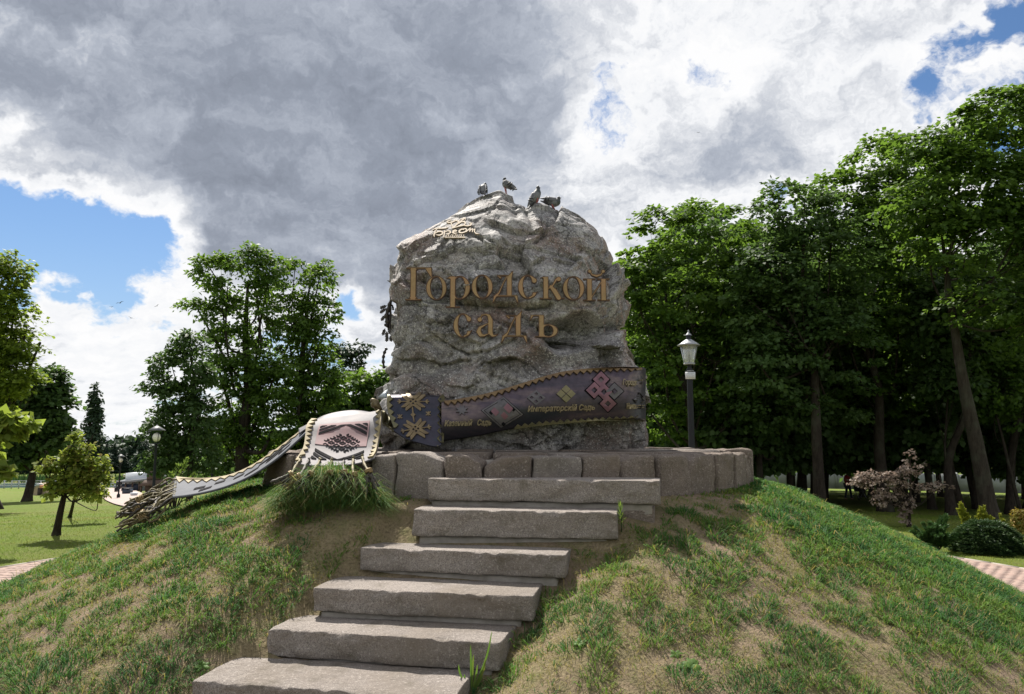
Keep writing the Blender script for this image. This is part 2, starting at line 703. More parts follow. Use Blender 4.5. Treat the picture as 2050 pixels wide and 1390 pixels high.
def ico(c, r, sub=2, noise_amp=0.0, seed=0):
    bm = bmesh.new()
    bmesh.ops.create_icosphere(bm, subdivisions=sub, radius=1.0)
    V = np.array([v.co for v in bm.verts])
    Fq = np.array([[v.index for v in f.verts] for f in bm.faces])
    bm.free()
    if noise_amp:
        V = V * (1 + noise_amp * noise3(V * 2.1 + seed))[:, None]
    return V * np.asarray(r) + np.asarray(c), Fq


# ------------------------------------------------------------------ materials
def new_mat(name):
    m = bpy.data.materials.new(name)
    m.use_nodes = True
    g = NT(m.node_tree)
    g.n.clear()
    out = g.new('ShaderNodeOutputMaterial')
    b = g.new('ShaderNodeBsdfPrincipled')
    g.l.new(b.outputs[0], out.inputs[0])
    return m, g, b, out


def plain(name, c1, c2=None, rough=0.6, metal=0.0, scale=6.0, bump=0.0, bscale=40.0, spec=0.5, coord='Object', detail=5):
    m, g, b, out = new_mat(name)
    c2 = c2 or tuple(x * 0.7 for x in c1)
    tc = g.new('ShaderNodeTexCoord').outputs[coord]
    n = g.noise(tc, scale, detail, 0.6)
    g.set(b.inputs['Base Color'], g.mix(g.mr(n, 0.33, 0.67), c1, c2))
    b.inputs['Roughness'].default_value = rough
    b.inputs['Metallic'].default_value = metal
    b.inputs['Specular IOR Level'].default_value = spec
    if bump:
        g.set(b.inputs['Normal'], g.bump(g.noise(tc, bscale, 4, 0.6), bump, 0.01))
    return m


def leaf_mat(name, cols, trans, tf=0.35, rough=0.55, spec=0.2):
    """cols: colour stops along the leaf's own random tint"""
    m, g, b, out = new_mat(name)
    a = g.new('ShaderNodeAttribute', attribute_name='tint')
    r = g.ramp(a.outputs['Fac'], [(i / (len(cols) - 1), c) for i, c in enumerate(cols)])
    g.set(b.inputs['Base Color'], r)
    b.inputs['Roughness'].default_value = rough
    b.inputs['Specular IOR Level'].default_value = spec
    t = g.new('ShaderNodeBsdfTranslucent')
    g.set(t.inputs[0], g.mix(0.55, r, trans))
    mx = g.new('ShaderNodeMixShader')
    mx.inputs[0].default_value = tf
    g.l.new(b.outputs[0], mx.inputs[1])
    g.l.new(t.outputs[0], mx.inputs[2])
    g.l.new(mx.outputs[0], out.inputs[0])
    return m


def granite(name, base=(0.30, 0.28, 0.265), dark=(0.05, 0.05, 0.055), light=(0.55, 0.53, 0.50), speck=55.0, stain=None, bump=0.6, big=1.2, sc=1.0):
    m, g, b, out = new_mat(name)
    tc = g.new('ShaderNodeTexCoord').outputs['Object']
    n0 = g.noise(tc, big, 5, 0.6)
    n1 = g.noise(tc, speck, 3, 0.7)
    n2 = g.noise(tc, speck * 0.43, 4, 0.7)
    col = g.mix(g.mr(n0, 0.35, 0.65), base, tuple(x * 0.68 for x in base))
    col = g.mix(g.mr(n1, 0.50, 0.60), col, tuple(x * 0.35 + y * 0.65 for x, y in zip(base, dark)))
    col = g.mix(g.mr(n2, 0.55, 0.66), col, light)
    col = g.mix(g.mr(g.noise(tc, speck * 1.7, 2, 0.6), 0.60, 0.68), col, dark)
    if stain:
        for (sc_, lo, hi, c, k) in stain:
            f = g.math('MULTIPLY', g.mr(g.noise(tc, sc_, 6, 0.62), lo, hi), k)
            col = g.mix(f, col, c)
    g.set(b.inputs['Base Color'], col)
    b.inputs['Roughness'].default_value = 0.85
    b.inputs['Specular IOR Level'].default_value = 0.25
    h = g.math('ADD', g.math('MULTIPLY', g.noise(tc, 14 * sc, 8, 0.68), 1.0), g.math('MULTIPLY', n1, 0.25))
    g.set(b.inputs['Normal'], g.bump(h, bump, 0.035))
    return m

# ------------------------------------------------------------------ terrain
MX, MY = -0.05, 10.6                         # centre of the mound and its platform
_r = np.linspace(0, 12, 1201)
_h = np.interp(_r, [0, 3.0, 3.45, 3.75, 4.5, 5.65, 6.7, 7.5, 8.2, 12], [1.64, 1.64, 1.62, 1.53, 1.19, 0.66, 0.06, -0.18, -0.35, -0.4])
_k = np.exp(-0.5 * (np.arange(-60, 61) / 22.0) ** 2)
_h = np.convolve(np.pad(_h, 60, mode='edge'), _k / _k.sum(), mode='valid')

# stair slabs: pixel of the front top corners (left, right), depth there, riser height
STEPS = [
    dict(l=(855, 957), r=(1320, 962), z=1.835, h=0.265),
    dict(l=(825, 1019), r=(1236, 1025), z=1.578, h=0.30),
    dict(l=(720, 1096), r=(1130, 1111), z=1.270, h=0.24),
    dict(l=(625, 1176), r=(1066, 1193), z=1.030, h=0.24),
    dict(l=(536, 1258), r=(1000, 1287), z=0.800, h=0.22),
    dict(l=(382, 1362), r=(905, 1398), z=0.595, h=0.24),
    dict(l=(250, 1490), r=(800, 1530), z=0.37, h=0.22),
]


def on_z(px, py, z):
    """point of the horizontal plane z seen at a pixel"""
    a = at(px, py, 1.0) - np.array([0, 0, EYE])
    return a * ((z - EYE) / a[..., 2])[..., None] + np.array([0, 0, EYE])


for s_ in STEPS:
    s_['L'] = on_z(np.array(s_['l'][0]), np.array(s_['l'][1]), s_['z'])
    s_['R'] = on_z(np.array(s_['r'][0]), np.array(s_['r'][1]), s_['z'])
NF = np.array([-0.19, -0.98])
_ss = [float(((s_['L'] + s_['R']) / 2)[:2] @ NF) for s_ in STEPS]
_sz = [s_['z'] - s_['h'] - 0.03 for s_ in STEPS]
_sx = [float((s_['L'][0] + s_['R'][0]) / 2) for s_ in STEPS]
_sw = [float(np.linalg.norm(s_['R'] - s_['L']) / 2) for s_ in STEPS]


def lawn_h(x, y):
    r = np.hypot(x - MX, y - MY)
    z = -0.047 * np.clip(r - 13, 0, 87) * sstep(r, 12, 20)
    z = np.where(y > 122, np.maximum(z, -4.25), z)
    z = z - 1.3 * sstep(y, 101, 106) * (1 - sstep(y, 121, 124))
    return z


def mound_raw(x, y):
    dx, dy = x - MX, y - MY
    r = np.hypot(dx, dy)
    c = dx / np.maximum(r, 1e-6)
    k = np.where(c < 0, 1 + 0.06 * (-c), 1 - 0.0 * c)
    return np.interp(np.where(r > 3.3, 3.3 + (r - 3.3) / k, r), _r, _h)


def mound_h(x, y, rough=True):
    x, y = np.asarray(x, float), np.asarray(y, float)
    z = mound_raw(x, y)
    r = np.hypot(x - MX, y - MY)
    if rough:
        p = np.stack([x, y, 0 * x], -1)
        amp = sstep(r, 3.2, 4.0) * (1 - 0.8 * sstep(r, 6.6, 7.6))
        z = z + amp * (0.055 * fbm(p * 1.3, 3) + 0.03 * fbm(p * 4.2 + 5, 3))
    # the stairs are cut into the slope
    s = x * NF[0] + y * NF[1]
    o = np.argsort(_ss)
    zs = np.interp(s, np.array(_ss)[o], np.array(_sz)[o])
    xc = np.interp(s, np.array(_ss)[o], np.array(_sx)[o])
    wd = np.interp(s, np.array(_ss)[o], np.array(_sw)[o])
    lat = np.abs(x - xc)
    m = 1 - sstep(lat, wd - 0.14, np.where(x > xc, wd + 0.62, wd + 0.14))
    m = m * sstep(s, min(_ss) - 0.55, min(_ss) - 0.15)
    # on the uphill side only the footprint of each slab is dug out
    mf = np.zeros(np.shape(x))
    for s_ in STEPS:
        d_ = (s_['R'] - s_['L'])[:2]
        d_ = d_ / np.linalg.norm(d_)
        a_ = (x - s_['L'][0]) * d_[0] + (y - s_['L'][1]) * d_[1]
        b_ = -(x - s_['L'][0]) * d_[1] + (y - s_['L'][1]) * d_[0]
        mf = np.maximum(mf, sstep(a_, -0.02, 0.07) * sstep(b_, -0.03, 0.05) * (1 - sstep(b_, 0.55, 0.62)) * (a_ < 1.6))
    m = np.where(x < xc, np.where(lat < wd - 0.35, np.maximum(m, mf), mf), m)
    ml = (1 - sstep(lat, wd - 0.05, wd + 0.80)) * (x < xc) * sstep(s, min(_ss) - 0.1, min(_ss) + 0.5)
    zt = zs + 0.06
    z = np.where(zt < z, z + (zt - z) * ml, z)
    z = np.where(zs < z, z + (zs - z) * m, z)
    return z


def ground(x, y):
    x, y = np.asarray(x, float), np.asarray(y, float)
    return np.maximum(lawn_h(x, y), np.where(np.hypot(x - MX, y - MY) < 8.3, mound_h(x, y), -99))


def ground_at(px, py, lo=3.0, hi=220.0):
    """where the sight line through a pixel meets the ground"""
    Y = np.geomspace(lo, hi, 4000)
    P = at(px, py, Y)
    below = P[:, 2] <= ground(P[:, 0], P[:, 1])
    k = int(np.argmax(below)) if below.any() else len(Y) - 1
    return P[k]


# lawn: one sheet to the horizon, finer close by
def polar_sheet(name, rr, na, fn, mat, cx, cy, a0=0.0, a1=2 * math.pi, kind='structure'):
    full = abs(a1 - a0 - 2 * math.pi) < 1e-6
    a = np.linspace(a0, a1, na, endpoint=not full)
    R, A = np.meshgrid(rr, a, indexing='ij')
    x, y = cx + R * np.cos(A), cy + R * np.sin(A)
    V = np.stack([x, y, fn(x, y)], -1).reshape(-1, 3)
    i, j = np.meshgrid(np.arange(len(rr) - 1), np.arange(na if full else na - 1), indexing='ij')
    j2 = (j + 1) % na
    Q = np.stack([i * na + j, (i + 1) * na + j, (i + 1) * na + j2, i * na + j2], -1).reshape(-1, 4)
    o = link(name, mesh_np(name, V, Q, mat, True))
    o['kind'] = kind
    ORIGIN[o.name] = np.zeros(3)
    return o


def lawn_material():
    m, g, b, out = new_mat('lawn')
    tc = g.new('ShaderNodeTexCoord').outputs['Object']
    n1 = g.noise(tc, 0.22, 5, 0.6)
    n2 = g.noise(tc, 1.4, 5, 0.65)
    n3 = g.noise(tc, 24, 4, 0.7)
    green = g.mix(g.mr(n2, 0.35, 0.65), (0.15, 0.21, 0.030), (0.115, 0.17, 0.026))
    dry = g.mix(g.mr(n3, 0.35, 0.65), (0.25, 0.215, 0.085), (0.18, 0.165, 0.06))
    f = g.math('ADD', g.mr(n1, 0.42, 0.66), g.mr(n2, 0.5, 0.8))
    col = g.mix(g.math('MULTIPLY', f, 0.62, clamp=True), green, dry)
    col = g.mix(g.mr(n3, 0.3, 0.7), col, g.mix(0.5, col, (0.05, 0.08, 0.015)))
    g.set(b.inputs['Base Color'], col)
    b.inputs['Roughness'].default_value = 0.9
    b.inputs['Specular IOR Level'].default_value = 0.1
    g.set(b.inputs['Normal'], g.bump(g.math('ADD', n3, g.noise(tc, 90, 3, 0.7)), 0.8, 0.05))
    return m


M_LAWN = lawn_material()
rr = np.concatenate([[0.0], np.linspace(6, 40, 90), np.geomspace(41, 1600, 60)])
lawn = polar_sheet('lawn', rr, 240, lambda x, y: lawn_h(x, y) + 0.02 * fbm(np.stack([x * 0.8, y * 0.8, 0 * x], -1), 3) * (np.hypot(x - MX, y - MY) > 9.4), M_LAWN, MX, MY)


def soil_material():
    m, g, b, out = new_mat('mound_soil')
    tc = g.new('ShaderNodeTexCoord').outputs['Object']
    n1 = g.noise(tc, 0.9, 6, 0.62)
    n2 = g.noise(tc, 6.0, 6, 0.66)
    n3 = g.noise(tc, 45, 4, 0.72)
    soil = g.mix(g.mr(n2, 0.35, 0.65), (0.25, 0.187, 0.132), (0.155, 0.115, 0.082))
    straw = g.mix(g.mr(n3, 0.35, 0.65), (0.26, 0.21, 0.125), (0.15, 0.12, 0.07))
    col = g.mix(g.mr(n1, 0.40, 0.58), soil, straw)
    col = g.mix(g.math('MULTIPLY', g.mr(n2, 0.46, 0.66), 0.55), col, (0.115, 0.125, 0.045))
    col = g.mix(g.math('MULTIPLY', g.mr(n3, 0.52, 0.70), 0.5), col, (0.075, 0.058, 0.04))
    g.set(b.inputs['Base Color'], col)
    b.inputs['Roughness'].default_value = 0.95
    b.inputs['Specular IOR Level'].default_value = 0.1
    h = g.math('ADD', n2, g.math('MULTIPLY', n3, 0.6))
    g.set(b.inputs['Normal'], g.bump(h, 0.9, 0.05))
    return m


M_SOIL = soil_material()
rr = np.concatenate([np.linspace(0.0, 2.6, 6), np.linspace(2.75, 8.3, 150)])
mound = polar_sheet('mound', rr, 520, lambda x, y: mound_h(x, y), M_SOIL, MX, MY)

# river beyond the lawn and its far bank
M_WATER = plain('river_water', (0.10, 0.14, 0.17), (0.07, 0.10, 0.12), rough=0.08, scale=0.2, bump=0.15, bscale=1.5)
wv = np.array([[-160, 99, -4.75], [160, 99, -4.75], [160, 128, -4.75], [-160, 128, -4.75]], float)
river = solo('river_water', (wv, np.array([[0, 1, 2, 3]])), M_WATER, kind='structure')

# ------------------------------------------------------------------ brick ring path round the mound
R0, R1 = 7.22, 9.08


def brick_mat(name, joints):
    m, g, b, out = new_mat(name)
    tc = g.new('ShaderNodeNewGeometry').outputs['Position']
    oi = g.new('ShaderNodeObjectInfo').outputs['Random']
    n = g.noise(tc, 9, 5, 0.65)
    r = g.noise(tc, 2.1, 3, 0.6)
    col = g.mix(g.mr(g.math('ADD', r, g.math('MULTIPLY', g.math('SUBTRACT', oi, 0.5), 0.45)), 0.3, 0.7), (0.30, 0.205, 0.17), (0.235, 0.16, 0.135))
    col = g.mix(g.math('MULTIPLY', g.mr(n, 0.45, 0.75), 0.6), col, (0.28, 0.235, 0.195))
    g.set(b.inputs['Base Color'], col)
    b.inputs['Roughness'].default_value = 0.85
    g.set(b.inputs['Normal'], g.bump(g.noise(tc, 60, 4, 0.7), 0.4, 0.01))
    return m


M_BRICK = brick_mat('red_paving_brick', False)
M_JOINT = plain('sandy_joint', (0.27, 0.195, 0.16), (0.22, 0.16, 0.13), 0.95, scale=12, bump=0.4)
path = polar_sheet('path', np.linspace(R0 - 0.3, R1, 6), 200, lambda x, y: 0 * x + 0.0245, M_JOINT, MX, MY)
tag(path, 'reddish brick path circling the grassy mound')
bv, bf = rough_box((0.196, 0.097, 0.05), 1, (1, 1, 1), 0.004, 0.0)
bvv, bff = box((0, 0, 0), (0.198, 0.0982, 0.05), 0, 0.992)
brick_me = mesh_np('brick', bvv, bff, M_BRICK)
slots = []
k = 0
rcur = R0 + 0.05
while rcur < R1 - 0.13:
    n = int(2 * math.pi * rcur / 0.2)
    for j in range(n):
        th = (j + 0.5 * (k % 2)) / n * 2 * math.pi
        slots.append((MX + rcur * math.cos(th), MY + rcur * math.sin(th), th + math.pi / 2))
    rcur += 0.1
    k += 1
rs = RS(11)
sl = np.array(slots)
pp = pix(np.stack([sl[:, 0], sl[:, 1], 0 * sl[:, 0] + 0.03], -1))
vis = (pp[:, 0] > -60) & (pp[:, 0] < 2110) & (sl[:, 1] > 7.5) & (sl[:, 1] < 16.5) & ((sl[:, 0] > 6.0) | (sl[:, 0] < -7.2))
vis &= np.where(sl[:, 0] > 0, pp[:, 0] > 1840, pp[:, 0] < 130)
order = np.argsort(sl[:, 1])
cand = [i for i in order if vis[i]]
rest = [i for i in range(len(sl)) if (sl[i, 1] > 5) and i not in set(cand[:300])]
for i in cand[:300]:
    o = link('brick', brick_me, path, (sl[i, 0], sl[i, 1], 0.003 + rs.normal() * 0.0012))
    o.rotation_euler = (rs.normal() * 0.004, rs.normal() * 0.003, sl[i, 2])
g = G()
for i in rest:
    v, f = box((0, 0, 0), (0.198, 0.0982, 0.05), 0, 0.992)
    c_, s2 = math.cos(sl[i, 2]), math.sin(sl[i, 2])
    v = np.stack([v[:, 0] * c_ - v[:, 1] * s2 + sl[i, 0], v[:, 0] * s2 + v[:, 1] * c_ + sl[i, 1], v[:, 2] + 0.003 + rs.normal() * 0.0012], -1)
    g.add(v, f)
part('paving', g, M_BRICK, path, kind='stuff')
# pale kerb along the outer edge
M_KERB = plain('kerb_concrete', (0.34, 0.30, 0.26), (0.26, 0.23, 0.20), 0.9, scale=8, bump=0.3)
g = G()
n = 110
for j in range(n):
    th = (j + 0.5) / n * 2 * math.pi
    if math.sin(th) < -0.55:
        continue
    g.add(*box((MX + (R1 + 0.0) * math.cos(th), MY + (R1 + 0.0) * math.sin(th), 0.0), (0.50, 0.05, 0.07), th + math.pi / 2))
part('kerb', g, M_KERB, path)

# ------------------------------------------------------------------ platform ring of granite blocks
GR_BROWN = granite('brown_granite', (0.235, 0.19, 0.16), (0.05, 0.042, 0.036), (0.34, 0.29, 0.25), 95, [(1.6, 0.5, 0.7, (0.20, 0.155, 0.115), 0.7), (5, 0.55, 0.70, (0.10, 0.085, 0.065), 0.6)], 1.0)
GR_GREY = granite('grey_granite', (0.26, 0.225, 0.20), (0.06, 0.053, 0.048), (0.36, 0.32, 0.285), 95, [(2.2, 0.52, 0.7, (0.2, 0.17, 0.14), 0.6)], 0.6)
M_MORTAR = plain('grey_mortar', (0.30, 0.275, 0.245), (0.2, 0.18, 0.155), 0.95, scale=9, bump=0.8, bscale=25)
PR, PZ = 3.22, 2.045
plat = thing('stone_platform', 'round granite block platform on top of the mound under the boulder', 'platform', (MX, MY, 1.6))


def ring_angle(px):
    """angle on the platform circle (front side) of a pixel column"""
    u = (px - CX) / F
    # (u*Y - MX)^2 + (Y - MY)^2 = PR^2
    a, b, c = u * u + 1, -2 * (u * MX + MY), MX * MX + MY * MY - PR * PR
    D = b * b - 4 * a * c
    Y = (-b - math.sqrt(max(D, 0))) / (2 * a)
    return math.atan2(Y - MY, u * Y - MX)


edges = [545, 600, 672, 741, 794, 890, 969, 1064, 1164, 1240, 1314, 1374, 1427, 1458, 1478]
angs = sorted(ring_angle(p) for p in edges)
a = angs[-1]
while a + 0.17 < angs[0] + 2 * math.pi - 0.05:
    a += 0.085 if len(angs) < 22 else 0.155
    angs.append(a)
angs.append(angs[0] + 2 * math.pi)
rs = RS(5)
for i, (a0, a1) in enumerate(zip(angs[:-1], angs[1:])):
    mid, w = (a0 + a1) / 2, (a1 - a0) * PR
    front = math.sin(mid) < 0.3
    gap = 0.018 + rs.rand() * 0.035
    hh = 0.50 + rs.rand() * 0.03
    dp = 0.34 + rs.rand() * 0.06
    V, Fq = rough_box((max(w - gap, 0.08), dp, hh), i + 3, (12, 5, 10) if front else (3, 2, 2), 0.022 + 0.02 * rs.rand(), 0.052, 4.6, (-dp / 2 / PR * 0.9, 0.0))
    if rs.rand() < 0.5 and front:      # a corner knocked off
        sx = 1 if rs.rand() < 0.5 else -1
        m_ = np.clip((V[:, 0] * sx / (w / 2)) + V[:, 2] / (hh / 2) - 1.15, 0, None)
        V[:, 2] -= m_ * 0.10
        V[:, 1] += m_ * 0.05
    tilt = rs.normal() * 0.012
    V[:, 2] += V[:, 0] * tilt
    V = np.stack([-V[:, 0], -V[:, 1], V[:, 2]], -1)        # local -y faces outward
    ca, sa = math.cos(mid - math.pi / 2), math.sin(mid - math.pi / 2)
    rc = PR - dp / 2 + rs.normal() * 0.022
    # local x along the tangent, local y along the radius
    X = V[:, 0] * ca - V[:, 1] * sa
    Yv = V[:, 0] * sa + V[:, 1] * ca
    V = np.stack([X + MX + rc * math.cos(mid), Yv + MY + rc * math.sin(mid), V[:, 2] + PZ - hh / 2 + rs.normal() * 0.013], -1)
    part('stone_block', (V, Fq), GR_BROWN if rs.rand() < 0.75 else GR_GREY, plat, False)
core = lathe([(0.02, 2.03), (1.2, 2.02), (2.88, 1.99), (2.93, 1.5)], (MX, MY, 0), 48)
part('bedding', core, M_MORTAR, plat)
# flagstones on top, rising a little towards the boulder
rs = RS(21)
nf = 0
for ri, (ra, rb) in enumerate([(2.28, 2.86), (1.62, 2.26)]):
    a = 0.0
    while a < 2 * math.pi - 0.1:
        da = min(rs.uniform(0.16, 0.34) * 2.6 / rb, 2 * math.pi - a)
        if math.sin(a + da / 2) < 0.5:
            na = 5
            aa = np.linspace(a + 0.008, a + da - 0.008, na)
            r_in = ra + rs.uniform(-0.04, 0.04)
            r_out = rb + rs.uniform(-0.03, 0.0)
            zt = 2.05 + (3.0 - r_out) * 0.03 + rs.uniform(-0.006, 0.018)
            z2 = zt + 0.015
            ro = r_out - np.abs(np.linspace(-1, 1, na)) ** 3 * 0.03 + rs.normal(size=na) * 0.008
            ri_ = r_in + rs.normal(size=na) * 0.01
            top = [(MX + r * math.cos(t), MY + r * math.sin(t), z) for r, t, z in zip(ro, aa, [zt] * na)] + [(MX + r * math.cos(t), MY + r * math.sin(t), z) for r, t, z in zip(ri_[::-1], aa[::-1], [z2] * na)]
            top = np.array(top)
            m_ = len(top)
            bot = top.copy()
            bot[:, 2] = 1.985
            i_ = np.arange(m_)
            j_ = (i_ + 1) % m_
            quads = [[k_, k_ + 1, m_ - 2 - k_, m_ - 1 - k_] for k_ in range(na - 1)]
            part('flagstone', (np.concatenate([top, bot]), [np.array(quads), np.stack([i_, i_ + m_, j_ + m_, j_], -1)]), GR_GREY if rs.rand() < 0.5 else GR_BROWN, plat)
            nf += 1
        a += da

# ------------------------------------------------------------------ granite stairs
stairs = thing('stone_stairs', 'worn granite steps climbing the grassy mound to the platform', 'stairs', (float(STEPS[4]['L'][0]), float(STEPS[4]['L'][1]), 0.5))
M_STEP = granite('step_granite', (0.315, 0.275, 0.245), (0.06, 0.052, 0.046), (0.40, 0.36, 0.325), 110, [(1.3, 0.50, 0.70, (0.20, 0.165, 0.13), 0.55), (4.5, 0.56, 0.70, (0.10, 0.085, 0.06), 0.6)], 0.95)
for i, s_ in enumerate(STEPS):
    L, R_ = s_['L'], s_['R']
    w = float(np.linalg.norm(R_[:2] - L[:2]))
    dp = 0.62 if i else 0.55
    slab_h = s_['h'] * (0.80 if i != 4 else 0.92)
    V, Fq = rough_box((w, dp, slab_h), 40 + i, (56, 10, 10), 0.016, 0.024, 3.6)
    # hewn front: chipped along the lower edge
    fr = V[:, 1] < -dp / 2 + 0.06
    p4 = np.stack([V[:, 0] * 5, V[:, 2] * 9, 0 * V[:, 0] + i], -1)
    V[:, 1] += np.where(fr, 0.030 * fbm(p4, 4) + 0.030 * np.clip(ridged(p4 * 0.6, 3) - 0.25, 0, 1), 0)
    # knocks along the front arris
    ar = fr & (V[:, 2] > slab_h / 2 - 0.035)
    V[:, 2] -= np.where(ar, 0.030 * np.clip(fbm(np.stack([V[:, 0] * 7, 0 * V[:, 0] + i * 3.3, 0 * V[:, 0]], -1), 3) * 1.6, 0, 1), 0)
    if i == 4:
        V[:, 1] += np.where(fr & (V[:, 2] < 0), 0.10 * np.clip(noise3(np.stack([V[:, 0] * 2.2, 0 * V[:, 0], 0 * V[:, 0] + 3], -1)), 0, 1) * (-V[:, 2] / slab_h * 2), 0)
    flat = V[:, 2] > slab_h / 2 - 0.012
    V[:, 2] = np.where(flat, slab_h / 2 - 0.004 + (V[:, 2] - slab_h / 2) * 0.25, V[:, 2])
    ang = math.atan2(R_[1] - L[1], R_[0] - L[0])
    c_, s2 = math.cos(ang), math.sin(ang)
    mid = (L + R_) / 2
    inx, iny = -s2, c_                                     # towards the back
    cx_, cy_ = mid[0] + inx * dp / 2, mid[1] + iny * dp / 2
    V2 = np.stack([V[:, 0] * c_ - V[:, 1] * s2 + cx_, V[:, 0] * s2 + V[:, 1] * c_ + cy_, V[:, 2] + s_['z'] - slab_h / 2], -1)
    part('step_slab', (V2, Fq), M_STEP, stairs)
    bh = s_['h'] + 0.06 - slab_h
    V, Fq = rough_box((w - 0.10 - 0.05 * (i % 2), dp - 0.05, bh), 60 + i, (16, 4, 3), 0.008, 0.010, 7)
    cx_, cy_ = mid[0] + inx * (dp / 2 + 0.03), mid[1] + iny * (dp / 2 + 0.03)
    V2 = np.stack([V[:, 0] * c_ - V[:, 1] * s2 + cx_ - 0.02, V[:, 0] * s2 + V[:, 1] * c_ + cy_, V[:, 2] + s_['z'] - slab_h - bh / 2 - 0.004], -1)
    part('mortar_bed', (V2, Fq), M_MORTAR, stairs)
# the stone that carries the overhanging end of the top slab
P0 = on_z(np.array(1256.), np.array(1012.), 1.60)
V, Fq = rough_box((0.33, 0.34, 0.42), 77, (8, 6, 7), 0.02, 0.018, 4)
a_ = math.atan2(STEPS[0]['R'][1] - STEPS[0]['L'][1], STEPS[0]['R'][0] - STEPS[0]['L'][0])
c_, s2 = math.cos(a_), math.sin(a_)
ctr = STEPS[0]['R'] + np.array([-0.165, 0.26, 0])
part('support_stone', (np.stack([V[:, 0] * c_ - V[:, 1] * s2 + ctr[0], V[:, 0] * s2 + V[:, 1] * c_ + ctr[1], V[:, 2] + 1.835 - 0.265 - 0.195], -1), Fq), GR_BROWN, stairs)
# flat weathered slab half buried left of the top step
g0 = ground_at(795, 992)
V, Fq = rough_box((0.50, 0.22, 0.09), 81, (10, 5, 3), 0.03, 0.03, 5)
solo('flat_stone', (V @ np.array([[0.98, -0.17, -0.03], [0.17, 0.98, 0], [0.03, 0, 1]]) + g0 + np.array([0, 0.05, 0.0]), Fq), plain('sandstone', (0.25, 0.195, 0.14), (0.17, 0.13, 0.09), 0.95, scale=7, bump=0.9, bscale=20),
     'low sandy stone half buried in bare soil beside the top step', 'stone')

# ------------------------------------------------------------------ the boulder
YC = 9.75
SIL = [(790, 905), (764, 860), (760, 800), (763, 745), (771, 700), (783, 650), (793, 600), (803, 555), (812, 510), (830, 475), (870, 449), (905, 430), (940, 408), (968, 394), (1000, 386), (1018, 389), (1034, 402),
       (1056, 407), (1082, 403), (1108, 412), (1150, 428), (1190, 450), (1214, 478), (1233, 518), (1243, 560), (1244, 600), (1240, 655), (1250, 695), (1265, 722), (1281, 740), (1290, 790), (1293, 850), (1286, 905)]
sil = at(np.array([p[0] for p in SIL]), np.array([p[1] for p in SIL]), 9.3)
_zm = float(at(1030, 680, 9.3)[2])
for _ in range(4):
    dz_ = sil[:, 2] - _zm
    sil = at(np.array([p[0] for p in SIL]), np.array([p[1] for p in SIL]), 9.36 + 0.20 * dz_ + 0.10 * np.clip(dz_ - 0.75, 0, None))
XM, ZM = float(at(1030, 680, 9.3)[0]), float(at(1030, 680, 9.3)[2])
ph = np.arctan2(sil[:, 2] - ZM, sil[:, 0] - XM)
rd = np.hypot(sil[:, 2] - ZM, sil[:, 0] - XM)
o_ = np.argsort(ph)
ph, rd = ph[o_], rd[o_]
ph = np.concatenate([ph - 2 * np.pi, ph, ph + 2 * np.pi])
rd = np.concatenate([rd, rd, rd])


